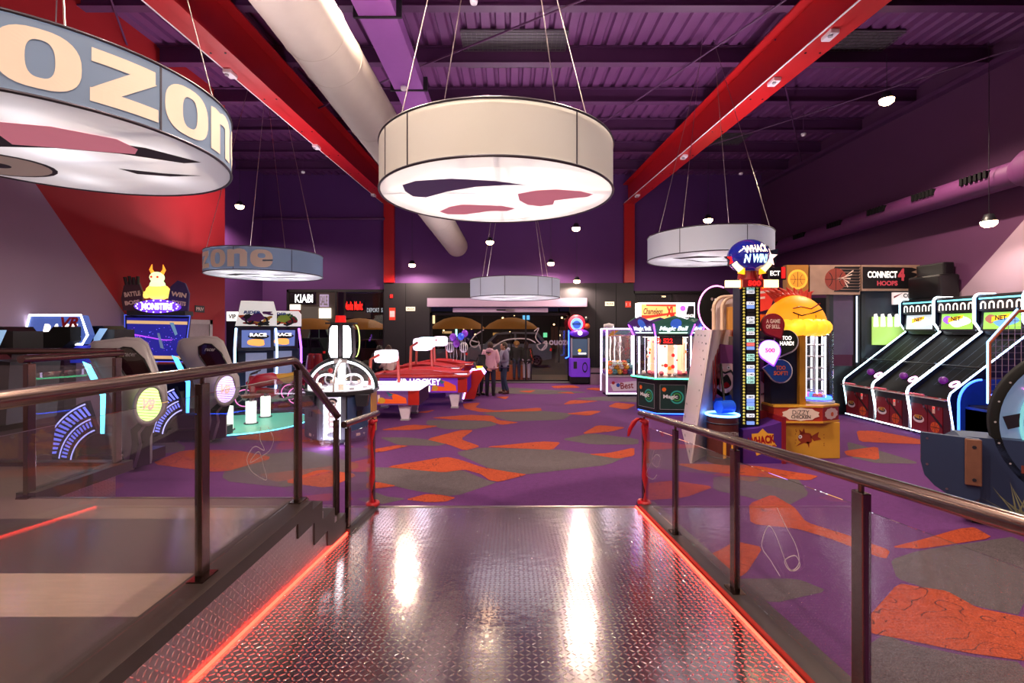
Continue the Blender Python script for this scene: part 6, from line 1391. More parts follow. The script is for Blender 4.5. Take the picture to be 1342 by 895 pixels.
for s_ in (-1, 1): q.tube([(s_*.07, .22, 3.12), (s_*.11, .22, 3.2), (s_*.09, .22, 3.3)], [.035, .03, .005], glow('horn orange', 'ff9a30', 1.0), 8); q.sphere((s_*.05, .09, 3.05), .022, lit_r, 8); q.sphere((s_*.19, .22, 2.72), .07, glow('creature yellow', 'ffd860', 1.0), 10)
q.box(-.06, .06, .08, .1, 2.82, 2.84, line); q.build('creature_topper', t)
for s_, tx, m in ((-1, ('BATTLE', 'BOSS'), mat('mauve sign', '4a2838', .5)), (1, ('WIN', 'TICKETS'), mat('indigo sign', '3a2868', .5))):
    q = MB(m); cx_ = s_*.38; q.prism([(cx_-.15, 2.42), (cx_+.15, 2.42), (cx_+.17, 2.75), (cx_+.1, 2.95), (cx_-.02, 3.0), (cx_-.14, 2.88), (cx_-.18, 2.65)], 0, .06, m, XZm @ T(0, 0, .15))
    if s_ < 0:
        for k in range(4): q.tube([(cx_-.1+k*.06, .17, 2.9), (cx_-.13+k*.07, .17, 3.04+.02*(k % 2))], .03, mat('dark fist', '2a2028', .6), 8)
    M = FRONT(cx_, .15, 2.66); q.text(tx[0], .26, .09, cream, M @ T(0, .07, .003) @ rotz(-s_*.15), bold=.05); q.text(tx[1], .24, .08, cream, M @ T(0, -.09, .003) @ rotz(-s_*.15), bold=.05); o = q.build('side_sign', t); o['label'] = ['dark mauve sign with a fist', 'indigo sign'][s_ > 0]

# ---- two motorbike games in the recess
def bikegame(lab, loc, rz, ca, cb, edge, tall):
    t = thing('motorbike_game', lab, 'arcade machine', loc, rz, 'motorbike games in the purple recess')
    q = MB(navy); q.box(-.42, .42, .1, .6, 0, 1.5, mat('bike cabinet', '182848', .4)); q.build('cabinet', t)
    Mh = frame((0, .18, 2.42), (1, 0, 0), (0, -1, -.1)); q = MB(lit_w); hh = .62 if tall else .4
    q.prism([(-.5, -.26), (.5, -.26), (.5, .1), (.42, hh-.2), (-.36, hh-.2), (-.42, .1)], -.08, 0, glow('bike header white', 'e8e4dc', .45), Mh)
    for k in range(16): rnd = random.Random(k*7+int(tall)*9); q.flat(blob(rnd.uniform(-.3, .32), rnd.uniform(-.2, .12), .05+.1*rnd.random(), .04+.06*rnd.random(), k+3, wob=.4), [cb, orange, ca, line, cb, ca, line, redp][k % 8], Mh, .003+k*.0006)
    for x_ in (-.16, .18): q.disc(x_, -.1, .11, line, Mh, .014, r_in=.55)
    q.flat([(-.2, -.08), (-.05, .1), (.1, .12), (.22, -.04), (.05, -.14)], ca, Mh, .015)
    q.text('RIDER', .4, .08, blue, Mh @ T(-.1, .12, .02), bold=.05, shear=.2); q.box(-.5, .5, -.3, -.25, -.1, .02, dark, Mh); q.build('header_sign', t)
    Ms = frame((0, -.02, 1.82), (1, 0, 0), (0, -1, .45)); q = MB(dark); q.box(-.42, .42, -.32, .32, -.05, 0, navy, Ms); q.flat([(-.34, -.24), (.34, -.24), (.34, .26), (-.34, .26)], glow('bike screen', '5868a0', .8), Ms, .003); q.flat(blob(.0, -.1, .22, .1, 5), glow('bike screen orange', 'f0a050', 1.0), Ms, .005); q.flat(blob(.05, .08, .24, .09, 9), line, Ms, .005); q.text('RACE', .4, .1, lit_w, Ms @ T(.05, .12, .008), bold=.04); q.build('screen', t)
    for s_ in (-1, 1):
        q = MB(edge); q.tube([(s_*.46, -.2, 2.1), (s_*.48, -.05, 1.85), (s_*.5, .12, 1.55), (s_*.5, .15, 1.1), (s_*.48, .05, .7), (s_*.46, -.1, .4)], .03, edge, 8); q.build('curved_light', t)
    q = MB(silver); q.box(-.25, .25, .05, .1, .5, 1.45, mat('frosted panel', '8890a8', .3, emit=.25, ecol=hexc('a0a8d8'))); q.build('lower_panel', t)
    return t
bikegame('motorbike game with tall white header and pale blue curved lights, left one in the recess', (-6.82, 12.9, 0), R(28), mat('print violet', '702878', .5), yellow, glow('curve ice', 'a8d0ff', 2.6), True)
bikegame('motorbike game with lower green and white header and violet curved lights', (-6.7, 14.1, 0), R(20), mat('print lime', 'a0c838', .5), mat('print grass', '2c6a38', .5), glow('curve violet', 'b060ff', 2.6), False)
t = MB(dark); t.box(-7.62, -7.35, 12.9, 13.4, 0, 2.3, dark); t.box(-7.6, -7.3, 12.88, 12.9, 2.3, 2.55, lit_w); t.text('VIP', .2, .12, line, FRONT(-7.45, 12.88, 2.42), bold=.04); tag(t.build('arcade_cabinet'), 'dark cabinet with small white top sign half hidden behind the red wall corner', 'arcade machine')
def bike(lab, loc, rz, body, accent):
    t = thing('ride_on_motorbike', lab, 'motorbike', loc, rz, 'motorbikes of the racing games')
    for y_, nm in ((-.55, 'wheel'), (.6, 'wheel')):
        q = MB(dark); Mw = frame((0, y_, .42), (0, 1, 0), (1, 0, 0)); q.tube([Mw @ Vector((.25*cos(a), .25*sin(a), 0)) for a in [i*pi/12 for i in range(24)]], .045, black, 10, True); q.tube([Mw @ Vector((.2*cos(a), .2*sin(a), .03)) for a in [i*pi/12 for i in range(24)]], .012, glow('wheel rim pink', 'f080c8', 1.2), 6, True); q.cyl((-.04, y_, .42), (.04, y_, .42), .06, m=silver)
        for k in range(5): a = k*2*pi/5; q.tube([Mw @ Vector((.05*cos(a), .05*sin(a), 0)), Mw @ Vector((.2*cos(a), .2*sin(a), 0))], .012, silver, 6)
        q.build(nm, t)
    q = MB(body); q.tube([(0, -.5, .72), (0, -.25, .82), (0, .05, .86), (0, .3, .8)], [.08, .17, .16, .08], body, 14); q.tube([(0, -.42, .6), (0, -.1, .5), (0, .2, .5)], [.08, .15, .1], body, 12); q.box(-.1, .1, -.45, -.3, .55, .95, body, bev=.03); q.build('fairing', t)
    q = MB(dark); q.tube([(0, .1, .88), (0, .4, .86), (0, .8, 1.0)], [.1, .13, .05], accent, 12); q.build('seat', t)
    q = MB(silver); q.box(-.1, .1, -.15, .2, .3, .52, silver, bev=.03); q.tube([(.12, -.1, .4), (.14, .3, .35), (.14, .7, .5)], .035, silver, 8); q.build('engine', t)
    q = MB(black); q.tube([(-.35, -.25, 1.05), (-.1, -.4, 1.0), (.1, -.4, 1.0), (.35, -.25, 1.05)], .02, black, 8); q.tube([(-.07, -.42, 1.0), (-.07, -.55, .42)], .02, silver, 6); q.tube([(.07, -.42, 1.0), (.07, -.55, .42)], .02, silver, 6); q.build('handlebar', t)
    q = MB(dark); q.box(-.2, .2, -.8, .85, 0, .1, dark); q.cyl((0, 0, .1), (0, 0, .4), .06, m=dark); q.build('stand', t)
    return t
bike('red ride on motorbike with black and yellow seat in front of the racing screens', (-5.95, 11.9, 0), R(-68), mat('bike red', 'b81838', .3, coat=1), yellow)
bike('pink and black ride on motorbike with yellow seat nearer the shop window', (-5.35, 12.95, 0), R(-75), mat('bike magenta', 'a82850', .3, coat=1), mat('seat black yellow', '2a2410', .5))
t = MB(dark); ted = glow('teal disc', '58c8a8', .5); t.cyl((0, 0, 0), (0, 0, .04), 1.35, m=dark, n=48); t.lathe([(0, .041), (1.32, .041)], ted, 48); t.tube([(1.35*cos(i*pi/24), 1.35*sin(i*pi/24), .03) for i in range(48)], .012, neon_c, 6, True)
tag(t.build('round_podium', None, (-5.93, 10.6, 0)), 'low round podium with teal glowing top under the two light stools', 'podium')
for k, (px_, py_, D_, lab) in enumerate(((329, 557, 10.45, 'illuminated white stool with brown seat, nearer of the two on the teal podium'), (348, 547, 11.25, 'illuminated white stool with brown seat, farther of the two on the teal podium'), (298, 568, 9.75, 'illuminated white post at the podium edge beside the silver pod'))):
    x = (px_-CX)*D_/F; t = thing('light_stool', lab, 'stool', (x, D_, .04 if k < 2 else 0.04), 0, None)
    q = MB(white); q.cyl((0, 0, .02), (0, 0, .48), .105, m=glow('stool light', 'f4fff0', 1.3), n=24); q.build('light_tube', t); q = MB(dark); q.cyl((0, 0, 0), (0, 0, .02), .14, m=dark, n=24); q.build('foot', t)
    if k < 2:
        q = MB(dark); q.cyl((0, 0, .48), (0, 0, .58), .035, m=steel); q.cyl((.06, 0, .48), (.06, 0, .58), .012, m=steel); q.build('stem', t); q = MB(dred); q.cyl((0, 0, .57), (0, 0, .62), .19, m=mat('brown leather', '8a4a40', .4), n=28); q.build('seat', t)
# string of coloured lights beside the shop window and the red racing seats
t = MB(dark); ps = at(379, 450, 18.9); 
for k, c in enumerate((lit_r, lit_o, lit_g, lit_c, lit_b, lit_pu, lit_b)): t.sphere((0, 0, -.9+k*.24), .06, c, 8)
t.box(-.02, .02, .06, .1, -1.2, .9, dark); tag(t.build('light_chain', None, (ps.x+.1, 18.9, 1.2)), 'vertical chain of coloured lights at the left edge of the shop window', 'light chain')
for k, (px_, lab) in enumerate(((409, 'left red racing seat seen through the left shop pane area'), (417, 'right red racing seat next to its twin before the shop window'))):
    x = (px_-CX)*14.5/F; t = thing('racing_seat', lab, 'seat', (x, 14.5, 0), R(200)); q = MB(redp); q.tube([(0, 0, .5), (0, .05, .8), (0, .1, 1.15), (0, .12, 1.35)], [.12, .17, .13, .1], redp, 12); q.box(-.16, .16, -.35, .05, .4, .52, redp, bev=.04); q.build('seat_back', t); q = MB(white); q.tube([(.12, .02, .6), (.15, .08, .95), (.1, .13, 1.3)], .03, white, 8); q.build('side_stripe', t); q = MB(dark); q.box(-.15, .15, -.3, .1, 0, .4, dark); q.build('base', t)
# ================================================================ OUTSIDE THE GLASS
YO = YF+.3
t = MB(mat('asphalt', '34302f', .8, var=.2, scale=6)); t.box(-40, 30, YO, 70, -.15, -.02, t.mats[0]); tag(t.build('car_park_ground'), 'dark asphalt of the car park outside the entrance', 'ground')
t = MB(mat('paving', '6a5a50', .7, var=.15)); t.box(-12, 10, YF+.25, YF+3.2, -.02, 0, t.mats[0]); tag(t.build('pavement'), 'brown paved strip directly outside the entrance glass', 'pavement')
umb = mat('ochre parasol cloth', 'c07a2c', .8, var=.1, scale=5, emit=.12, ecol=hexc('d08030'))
def parasol(lab, px, D, w_, top, bot):
    x = (px-CX)*D/F; zt = EYE-(top-HY)*D/F; zb = EYE-(bot-HY)*D/F; t = thing('parasol', lab, 'parasol', (x, D, 0), 0, 'ochre parasols of the outdoor terrace')
    q = MB(umb); r = w_/2; q.lathe([(r, zb-.03), (r*.99, zb), (r*.8, zb+(zt-zb)*.42), (r*.5, zb+(zt-zb)*.8), (r*.2, zt-.02), (0, zt)], umb, 24); q.build('canopy', t)
    q = MB(dark); q.cyl((0, 0, 0), (0, 0, zt-.05), .03, m=dark, n=10); q.build('pole', t); q = MB(dark); q.box(-.3, .3, -.3, .3, 0, .08, dark); q.build('foot', t)
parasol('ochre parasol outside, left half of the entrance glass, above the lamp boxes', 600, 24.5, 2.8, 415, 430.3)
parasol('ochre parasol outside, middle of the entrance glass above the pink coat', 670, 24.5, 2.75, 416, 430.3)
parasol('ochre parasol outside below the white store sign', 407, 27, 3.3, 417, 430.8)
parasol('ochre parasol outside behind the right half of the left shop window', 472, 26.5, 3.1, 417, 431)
# shops across the car park
bw = mat('far facade grey', '7a7068', .8); bk = mat('far facade dark', '17151a', .7)
def shop(name, lab, px0, px1, D, top, col, parts):
    x0 = (px0-CX)*D/F; x1 = (px1-CX)*D/F; t = thing(name, lab, 'building', ((x0+x1)/2, D, 0)); w_ = (x1-x0)/2
    q = MB(col); q.box(-w_, w_, 0, 6, 0, EYE-(top-HY)*D/F, col); q.build('wall', t)
    for (nm, a0, a1, b0, b1, m, txt, tm) in parts:
        q = MB(m); X0 = (a0-CX)*D/F-(x0+x1)/2; X1 = (a1-CX)*D/F-(x0+x1)/2; Z0 = EYE-(b1-HY)*D/F; Z1 = EYE-(b0-HY)*D/F; q.box(X0, X1, -.15 if not txt else -.2, 0, Z0, Z1, m)
        if txt: q.text(txt, (X1-X0)*.86, (Z1-Z0)*(.78), tm, FRONT((X0+X1)/2, -.2, (Z0+Z1)/2), bold=.015)
        q.build(nm, t)
    return t
red_s = glow('sign red', 'ff2018', 2.2); ws = glow('sign white', 'ffffff', 2.5)
shop('shop_building', 'far shop with white KIABI lettering on a dark band', 366, 442, 46, 383, bw, [
  ('sign_board', 376, 414, 383, 399, bk, None, None), ('shop_sign', 386, 413, 384.5, 398, bk, 'KIABI', ws), ('poster', 420, 431, 386, 402, glow('poster violet', 'a890b0', .8), 'SALE', white),
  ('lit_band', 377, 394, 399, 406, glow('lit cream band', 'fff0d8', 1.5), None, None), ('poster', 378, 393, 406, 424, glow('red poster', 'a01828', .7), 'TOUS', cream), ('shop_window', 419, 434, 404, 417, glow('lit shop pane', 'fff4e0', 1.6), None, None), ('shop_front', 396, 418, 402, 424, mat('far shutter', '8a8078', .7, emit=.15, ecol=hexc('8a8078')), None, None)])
shop('shop_building', 'far dark shop with red lettering in the shop window view', 442, 500, 48, 384, bk, [
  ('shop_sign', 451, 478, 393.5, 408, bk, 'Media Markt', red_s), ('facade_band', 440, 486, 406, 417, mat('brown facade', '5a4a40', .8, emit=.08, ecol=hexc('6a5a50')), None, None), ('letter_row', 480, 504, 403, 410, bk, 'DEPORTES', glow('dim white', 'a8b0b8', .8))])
shop('shop_building', 'long dark building with scattered lights behind the entrance glass', 560, 760, 55, 408, bk, [
  ('lit_window', 685, 694, 413, 419, glow('screen sky', '60b0e0', 1.0), None, None), ('lit_window', 566, 570, 413, 424, glow('lit warm pane', 'ffd8a0', 1.2), None, None), ('lit_window', 597, 600, 431, 441, glow('pale teal tube', 'b0ffe8', 1.5), None, None),
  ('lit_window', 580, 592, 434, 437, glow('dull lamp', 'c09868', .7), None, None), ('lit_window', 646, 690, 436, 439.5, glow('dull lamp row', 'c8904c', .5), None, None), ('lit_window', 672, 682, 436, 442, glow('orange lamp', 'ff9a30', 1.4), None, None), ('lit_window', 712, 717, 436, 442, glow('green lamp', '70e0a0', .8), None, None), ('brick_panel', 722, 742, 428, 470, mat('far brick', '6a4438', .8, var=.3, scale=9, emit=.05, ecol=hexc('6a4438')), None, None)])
t = MB(bk); t.box(-9.2, -8.9, 25.6, 25.9, 0, 5.2, mat('lamp pole grey', '6a6460', .6)); tag(t.build('street_pole'), 'tall grey pole outside between the two parts of the left window view', 'pole')
for k in range(14):
    rnd = random.Random(k+50); D = rnd.uniform(42, 53); p = at(rnd.uniform(572, 745), rnd.uniform(412, 441), D); q = MB(glow('far lamp', 'ffd090', 3)); q.sphere((0, 0, 0), .09, q.mats[0], 8); q.cyl((0, 0, -p.z), (0, 0, -.08), .03, m=dark, n=6); o = q.build('street_light', None, p); tag(o, 'tiny distant street light outside behind the entrance glass', 'street light', 'distant street lights')
def car(lab, px0, px1, D, bodym, flip=False, h=1.55):
    x0 = (px0-CX)*D/F; x1 = (px1-CX)*D/F; L = x1-x0; t = thing('car', lab, 'car', (x0, D, 0), 0)
    def P(pts): return [((L*(1-x) if flip else L*x), z*h/1.55) for x, z in pts]
    q = MB(bodym); q.prism(P([(.0, .35), (.0, .75), (.04, .9), (.22, 1.0), (.98, 1.02), (1.0, .8), (1.0, .35), (.9, .28), (.1, .28)]), 0, 1.8, bodym, XZm); q.prism(P([(.2, .98), (.34, 1.5), (.46, 1.56), (.84, 1.54), (.95, 1.02)]), .12, 1.68, bodym, XZm); q.build('body', t)
    gk = mat('car window', '14181c', .1)
    q = MB(gk); q.flat(P([(.25, 1.02), (.36, 1.44), (.56, 1.48), (.56, 1.02)]), gk, FRONT(0, .12, 0)); q.flat(P([(.58, 1.02), (.58, 1.48), (.82, 1.46), (.9, 1.02)]), gk, FRONT(0, .12, 0)); q.build('side_window', t)
    for f_ in (.18, .82):
        for y_ in (.02, 1.6):
            q = MB(black); c = ((L*(1-f_) if flip else L*f_)); q.cyl((c, y_-.02, .33), (c, y_+.2, .33), .33, m=black, n=24); Mw = frame((c, y_-.022, .33), (1, 0, 0), (0, -1, 0)); q.disc(0, 0, .22, silver, Mw, .004); 
            for k in range(5): q.disc(.12*cos(k*1.257), .12*sin(k*1.257), .045, dark, Mw, .006, 8)
            q.build('wheel', t)
    q = MB(lit_w); c = L*(.99 if not flip else .01); q.box(c-.05, c+.05, -.02, .1, .7*h/1.55, .82*h/1.55, glow('tail light', 'c02020', .6)); q.build('tail_light', t)
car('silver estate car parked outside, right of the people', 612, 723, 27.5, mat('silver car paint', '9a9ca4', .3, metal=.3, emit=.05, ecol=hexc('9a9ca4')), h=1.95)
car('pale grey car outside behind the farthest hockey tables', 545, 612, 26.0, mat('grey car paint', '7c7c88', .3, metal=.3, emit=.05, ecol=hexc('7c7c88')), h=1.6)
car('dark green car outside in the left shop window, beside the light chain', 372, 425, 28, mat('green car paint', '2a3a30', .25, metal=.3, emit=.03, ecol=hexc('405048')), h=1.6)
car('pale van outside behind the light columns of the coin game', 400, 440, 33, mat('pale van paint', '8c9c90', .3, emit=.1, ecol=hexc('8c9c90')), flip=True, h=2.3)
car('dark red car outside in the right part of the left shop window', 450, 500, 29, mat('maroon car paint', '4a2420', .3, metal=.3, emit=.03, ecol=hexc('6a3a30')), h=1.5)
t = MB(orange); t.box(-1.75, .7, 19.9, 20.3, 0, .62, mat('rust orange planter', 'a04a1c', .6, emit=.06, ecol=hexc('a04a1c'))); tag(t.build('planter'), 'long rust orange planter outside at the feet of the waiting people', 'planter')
t = thing('rope_post', 'thin black barrier post outside right of the waiting couple', 'barrier post', (.78, 19.75, 0)); q = MB(black); q.cyl((0, 0, 0), (0, 0, .03), .17, m=black, n=20); q.build('base', t); q = MB(black); q.cyl((0, 0, .03), (0, 0, 1.0), .03, m=black, n=12); q.build('pole', t)
# striped and shiny balloons over the farthest table
zb = glow('violet balloon', '8a40d0', .5); 
def balloon(px, py, D, r, m, lab, striped=False):
    p = at(px, py, D); q = MB(m); q.sphere((0, 0, 0), r, m, 18, sz=1.15); q.cyl((0, 0, -r*1.2), (0, 0, -r*1.12), .02, .01, m, 8); q.tube([(0, 0, -r*1.2), (.03, 0, -.5), (0, 0, -(p.z-.95))], .004, white, 4)
    if striped:
        for k in range(5): a = -60+k*30; q.tube([(r*1.01*cos(R(b_))*cos(R(-90+a)), r*1.01*cos(R(b_))*sin(R(-90+a)), r*1.16*sin(R(b_))) for b_ in range(-70, 71, 14)], .014, white, 5)
    tag(q.build('balloon', None, p), lab, 'balloon')
balloon(594, 442, 17.6, .13, mat('purple foil', '7030a8', .2, emit=.2, ecol=hexc('8040c0')), 'purple balloon left of the blue balloon over the hockey tables')
balloon(604, 441, 17.5, .12, mat('blue foil', '3048c8', .2, emit=.3, ecol=hexc('3858e0')), 'blue balloon in the middle of the balloon bunch')
balloon(609, 437, 17.7, .12, mat('purple foil two', '7a38b8', .2, emit=.2, ecol=hexc('8040c0')), 'purple balloon at the upper right of the balloon bunch')
balloon(598, 450, 17.55, .13, mat('magenta foil', '6a2490', .2, emit=.15, ecol=hexc('7030a0')), 'dark magenta balloon lowest in the bunch')
balloon(590, 455, 17.8, .16, black, 'black balloon with white stripes left below the purple ones', True)
balloon(608, 455, 17.8, .16, black, 'black balloon with white stripes right below the blue one', True)

# ================================================================ PEOPLE
def skinmesh(name, verts, edges, rad, m, parent, root=0, sub=2):
    me = bpy.data.meshes.new(name); me.from_pydata(verts, edges, []); o = bpy.data.objects.new(name, me); COL.objects.link(o)
    md = o.modifiers.new('s', 'SKIN'); md.use_smooth_shade = True; sd = o.modifiers.new('u', 'SUBSURF'); sd.levels = sub; sd.render_levels = sub
    for i, r in enumerate(rad):
        sv = me.skin_vertices[0].data[i]; sv.radius = (r, r) if not isinstance(r, tuple) else r; sv.use_root = (i == root)
    dg = bpy.context.evaluated_depsgraph_get(); me2 = bpy.data.meshes.new_from_object(o.evaluated_get(dg)); bpy.data.objects.remove(o)
    me2.materials.clear(); me2.materials.append(m)
    o2 = bpy.data.objects.new(name, me2); COL.objects.link(o2); o2.parent = parent
    return o2
def person(lab, loc, rz, H, coat, trousers, shoes, hairm, pose=None, coat_len=.5, coat_fat=1., hair='short', boots=0., hood=None, fur=None, cap=None):
    """local: feet at 0, facing -y"""
    t = thing('person', lab, 'person', loc, rz)
    J = dict(pelvis=(0, 0, .52), waist=(0, 0, .62), chest=(0, -.005, .73), neck=(0, 0, .83), head0=(0, -.005, .865), head1=(0, -.008, .93),
             shL=(.105, 0, .80), elL=(.14, .02, .63), wrL=(.13, -.05, .49), shR=(-.105, 0, .80), elR=(-.14, .02, .63), wrR=(-.13, -.05, .49),
             hipL=(.05, 0, .5), knL=(.06, -.01, .28), anL=(.06, .01, .045), toL=(.065, -.085, .02), hipR=(-.05, 0, .5), knR=(-.06, -.01, .28), anR=(-.06, .01, .045), toR=(-.065, -.085, .02))
    if pose: J.update(pose)
    S = {k: tuple(c*H for c in v) for k, v in J.items()}
    names = ['pelvis', 'waist', 'chest', 'neck', 'head0', 'head1', 'shL', 'elL', 'wrL', 'shR', 'elR', 'wrR', 'hipL', 'knL', 'anL', 'toL', 'hipR', 'knR', 'anR', 'toR']
    rad = [.075, .065, .075, .032, .045, .05, .036, .026, .018, .036, .026, .018, .052, .034, .024, .018, .052, .034, .024, .018]
    E = [(0, 1), (1, 2), (2, 3), (3, 4), (4, 5), (2, 6), (6, 7), (7, 8), (2, 9), (9, 10), (10, 11), (0, 12), (12, 13), (13, 14), (14, 15), (0, 16), (16, 17), (17, 18), (18, 19)]
    rr = [r*H for r in rad]; rr[0] = (.085*H, .06*H); rr[2] = (.085*H, .06*H)
    body = skinmesh('body', [S[n] for n in names], E, rr, skin, t)
    # head shape with face, hands with fingers are joined into the same body mesh
    q = MB(skin); h0 = Vector(S['head0']); h1 = Vector(S['head1']); hc = h0.lerp(h1, .75); up = (h1-h0).normalized()
    f_ = Vector((0, -1, 0)); f_ = (f_-up*f_.dot(up)).normalized(); sd = up.cross(f_)
    def hp(a, b_, c): return hc+sd*a*H+f_*b_*H+up*c*H
    q.sphere(hc, .058*H, skin, 18, sz=1.22, sx=.86); q.sphere(hp(0, .03, -.035), .034*H, skin, 12)
    q.tube([hp(0, .05, .012), hp(0, .068, -.012), hp(0, .055, -.018)], [.006*H, .009*H, .006*H], skin, 8)
    for s_ in (-1, 1):
        q.sphere(hp(s_*.05, 0, -.002), .014*H, skin, 8, sx=.5); q.sphere(hp(s_*.02, .051, .008), .0065*H, white, 8); q.sphere(hp(s_*.02, .056, .008), .0035*H, line, 6)
    q.tube([hp(-.016, .052, -.034), hp(0, .057, -.036), hp(.016, .052, -.034)], .004*H, mat('lips', 'a05048', .5), 6)
    for sd_, w_, e_ in ((1, 'wrL', 'elL'), (-1, 'wrR', 'elR')):
        w = Vector(S[w_]); d = (w-Vector(S[e_])).normalized(); side_ = d.cross(Vector((0, 1, 0))).normalized() if abs(d.y) < .9 else Vector((1, 0, 0)); nn = d.cross(side_)
        q.tube([w-d*.01*H, w+d*.025*H, w+d*.055*H], [.014*H, .022*H, .02*H], skin, 8)
        for k in range(4):
            o = (k-1.5)*.0095*H; L_ = (.036, .042, .04, .03)[k]*H; b0 = w+d*.05*H+nn*o; q.tube([b0, b0+d*L_*.5+side_*.003*H, b0+d*L_+side_*.012*H], [.0052*H, .005*H, .004*H], skin, 6)
        b0 = w+d*.015*H+nn*.016*H; q.tube([b0, b0+d*.02*H+nn*.014*H, b0+d*.038*H+nn*.012*H], [.007*H, .006*H, .005*H], skin, 6)
    hobj = q.build('body_detail'); 
    bm = bmesh.new(); bm.from_mesh(body.data); n0 = len(bm.faces); bm.from_mesh(hobj.data); bm.faces.ensure_lookup_table()
    ms = [m for m in hobj.data.materials]
    for f in bm.faces[n0:]: f.material_index += 0
    bm.to_mesh(body.data); bm.free(); body.data.materials.clear(); [body.data.materials.append(m) for m in ms]; bpy.data.objects.remove(hobj)
    # clothes
    cf = coat_fat
    cn = ['pelvis', 'waist', 'chest', 'neck', 'shL', 'elL', 'wrL', 'shR', 'elR', 'wrR']
    hem = Vector(S['pelvis'])+Vector((0, 0, (coat_len-.52)*H))
    vs = [tuple(hem)]+[S[n] for n in cn]; vs[4] = tuple(Vector(S['neck'])-Vector((0, 0, .012*H)))
    for i, (a, b_) in enumerate((('elL', 'wrL'), ('elR', 'wrR'))): vs[7 if i == 0 else 10] = tuple(Vector(S[a]).lerp(Vector(S[b_]), .95))
    ee = [(0, 1), (1, 2), (2, 3), (3, 4), (3, 5), (5, 6), (6, 7), (3, 8), (8, 9), (9, 10)]
    cr = [(.1*H*cf, .08*H*cf), (.1*H*cf, .08*H*cf), (.095*H*cf, .075*H*cf), (.1*H*cf, .078*H*cf), .045*H, .052*H*cf, .04*H*cf, .03*H*cf, .052*H*cf, .04*H*cf, .03*H*cf]
    skinmesh('coat', vs, ee, cr, coat, t, root=2)
    pel = Vector(S['pelvis']); tv = [tuple(pel), S['hipL'], S['knL'], S['anL'], S['hipR'], S['knR'], S['anR']]
    skinmesh('trousers', tv, [(0, 1), (1, 2), (2, 3), (0, 4), (4, 5), (5, 6)], [(.085*H, .07*H), .062*H, .043*H, .034*H, .062*H, .043*H, .034*H], trousers, t)
    for s_ in 'LR':
        a = Vector(S['an'+s_]); to = Vector(S['to'+s_]); kn = Vector(S['kn'+s_]); tp = a.lerp(kn, max(boots, .12))
        heel = a+Vector((0, .02*H, -.015*H)); q = MB(shoes)
        q.tube([tp, a, a+Vector((0, -.005*H, -.02*H))], [.036*H+.006*boots*H, .032*H, .03*H], shoes, 12); q.tube([heel, a+Vector((0, -.02*H, -.018*H)), to, to+(to-a)*.12], [.024*H, .028*H, .024*H, .012*H], shoes, 12); q.build('shoe', t)
    q = MB(hairm)
    q.sphere(hp(0, -.014, .014), .062*H, hairm, 18, sz=1.15, sx=.92)
    if hair == 'long': q.tube([hp(0, -.04, .02), hp(0, -.05, -.05), hp(0, -.05, -.12), hp(0, -.045, -.17)], [.045*H, .052*H, .045*H, .02*H], hairm, 12)
    elif hair == 'bun': q.sphere(hp(0, -.06, .03), .025*H, hairm, 10)
    else: q.sphere(hp(0, -.03, -.02), .045*H, hairm, 12)
    q.build('hair', t)
    if hood: q = MB(hood); q.tube([hp(.05, -.02, -.085), hp(.035, -.07, -.075), hp(0, -.085, -.07), hp(-.035, -.07, -.075), hp(-.05, -.02, -.085)], [.026*H, .036*H, .042*H, .036*H, .026*H], hood, 12); q.build('hood', t)
    if fur: q = MB(fur); q.sphere(hp(0, -.005, .01), .078*H, fur, 20, sz=.9); q.build('fur_hood', t)
    if cap: q = MB(cap); q.sphere(hp(0, -.005, .03), .066*H, cap, 16, sz=.8); q.build('cap', t)
    return t
pinkc = mat('pale pink padded coat', 'd2a4b2', .7, var=.08, bump=.2); greyc = mat('grey blue hoodie', '8a86a0', .8, var=.2, scale=20); blackc = mat('black coat', '121014', .7); greenc = mat('dark olive coat', '1e2018', .7); creamc = mat('cream jacket', 'c8b0a4', .7, var=.08)
jeans = mat('blue jeans', '26304e', .8, var=.15); navyt = mat('navy leggings', '1a1a34', .7); whitet = mat('pale trousers', 'b0a4b4', .7); bootk = mat('black boots', '0e0c10', .4); brownsh = mat('dark red shoes', '4a2020', .5); blond = mat('blond hair', 'a07a50', .7, var=.3, scale=60); darkh = mat('black hair', '1a1210', .6, var=.3, scale=60)
XY = lambda px, D: ((px-CX)*D/F, D, 0)
person('person in a pale pink hooded coat and black boots seen from behind', XY(642.5, 15.15), R(172), 1.70, pinkc, navyt, bootk, hair_b, dict(elL=(.13, .0, .64), wrL=(.07, -.1, .60), elR=(-.13, 0, .64), wrR=(-.07, -.1, .6)), coat_len=.47, coat_fat=1.45, hair='bun', boots=.85, hood=pinkc)
person('person in a grey blue hoodie and jeans standing right of the pink coat', XY(660.5, 15.7), R(-75), 1.68, greyc, jeans, brownsh, hair_b, dict(elL=(.12, .03, .64), wrL=(.06, -.12, .62), elR=(-.12, .03, .64), wrR=(-.06, -.12, .62), anL=(.06, .06, .045), toL=(.065, -.03, .02)), coat_len=.49, coat_fat=1.25, hood=greyc)
person('person in a black coat with a blond fur hood outside behind the glass', XY(677, 19.85), R(180), 1.64, blackc, jeans, brownsh, blond, None, coat_len=.42, coat_fat=1.15, fur=mat('blond fur', 'b08048', .9, var=.3, scale=50, bump=.5))
person('person in a long dark olive coat and pale trousers outside behind the glass', XY(690, 19.75), R(160), 1.60, greenc, whitet, brownsh, hair_b, None, coat_len=.4, coat_fat=1.2, hair='long')
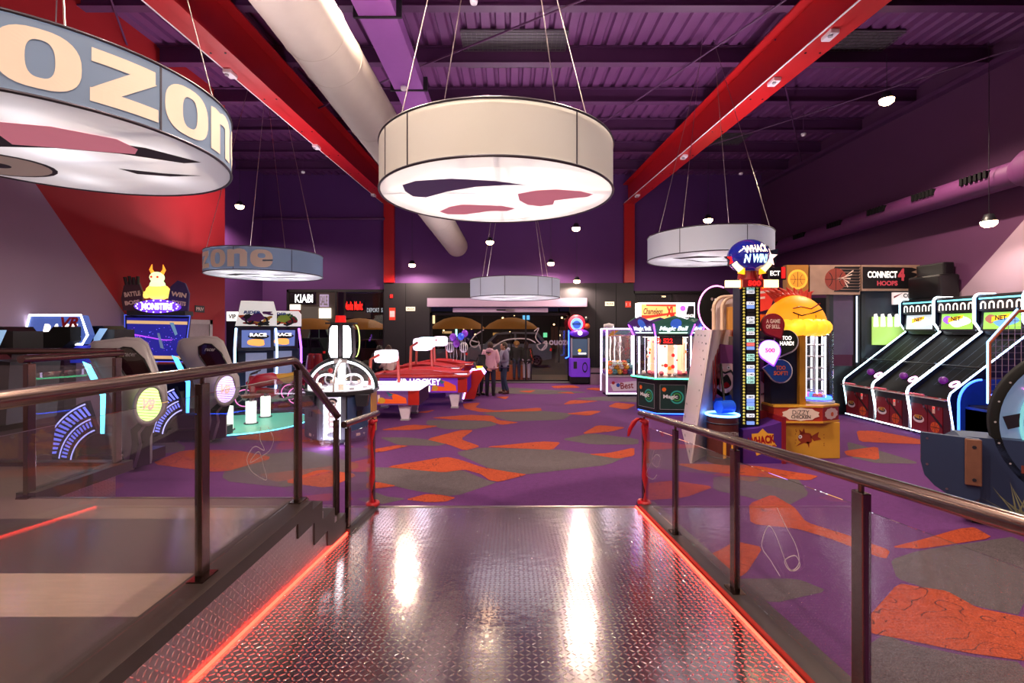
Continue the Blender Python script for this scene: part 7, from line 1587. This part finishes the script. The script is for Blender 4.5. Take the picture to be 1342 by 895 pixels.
person('person in black bending over behind the hockey tables, left of the pink coat', XY(628, 15.35), R(50), 1.62, blackc, blackc, bootk, darkh, dict(waist=(0, -.04, .6), chest=(0, -.13, .69), neck=(0, -.21, .76), head0=(0, -.235, .785), head1=(0, -.27, .84), shL=(.105, -.18, .74), shR=(-.105, -.18, .74), elL=(.13, -.22, .58), wrL=(.1, -.32, .53), elR=(-.13, -.22, .58), wrR=(-.1, -.32, .53)), coat_len=.46, coat_fat=1.35, hair='long')
person('person in a cream jacket behind the nearest hockey table at left', XY(509, 14.4), R(-120), 1.62, creamc, blackc, bootk, hair_b, dict(elL=(.12, .0, .64), wrL=(.06, -.12, .6)), coat_len=.46, coat_fat=1.15, hair='short', hood=creamc)
person('person with black hair and dark backpack, leftmost behind the coin game', XY(497, 14.9), R(-150), 1.6, mat('dark grey jacket', '2a2834', .7), blackc, bootk, darkh, None, coat_len=.48, coat_fat=1.2, hair='long')
# street light over the car park
for k, (x, y) in enumerate(((-9, 33), (3, 31), (-22, 36))):
    t = thing('street_lamp', ['street lamp pole outside left of centre', 'street lamp pole outside right of centre', 'street lamp pole outside at far left'][k], 'street lamp', (x, y, 0)); q = MB(dark); q.cyl((0, 0, 0), (0, 0, 7.5), .07, .05, dark, 10); q.build('pole', t); q = MB(dark); q.box(-.3, .3, -.15, .15, 7.5, 7.62, dark); q.build('lamp_head', t)
    l = lamp('sodium', 'POINT', (0, 0, 7.3), 700, (1, .75, .5), .2); l.parent = t
# ---------------------------------------------------------------- world, camera, light
wd = bpy.data.worlds.new('night'); scene.world = wd; wd.use_nodes = True
wd.node_tree.nodes['Background'].inputs[0].default_value = (.02, .015, .04, 1); wd.node_tree.nodes['Background'].inputs[1].default_value = .3
cam = bpy.data.cameras.new('camera'); co = bpy.data.objects.new('camera', cam); COL.objects.link(co)
co.location = (0, 0, EYE); co.rotation_euler = (pi/2, 0, 0)
cam.sensor_width = 36; cam.lens = 36*F/1342; cam.shift_y = -14.5/1342; cam.shift_x = 0; cam.clip_end = 200
scene.camera = co
vs = scene.view_settings; vs.view_transform = 'Standard'; vs.look = 'None'; vs.gamma = 1; vs.use_curve_mapping = False; vs.exposure = .42
scene.cycles.use_denoising = True
scene.cycles.max_bounces = 8; scene.cycles.diffuse_bounces = 3; scene.cycles.glossy_bounces = 4; scene.cycles.transparent_max_bounces = 12
scene.cycles.sample_clamp_indirect = 6; scene.cycles.caustics_reflective = False; scene.cycles.caustics_refractive = False
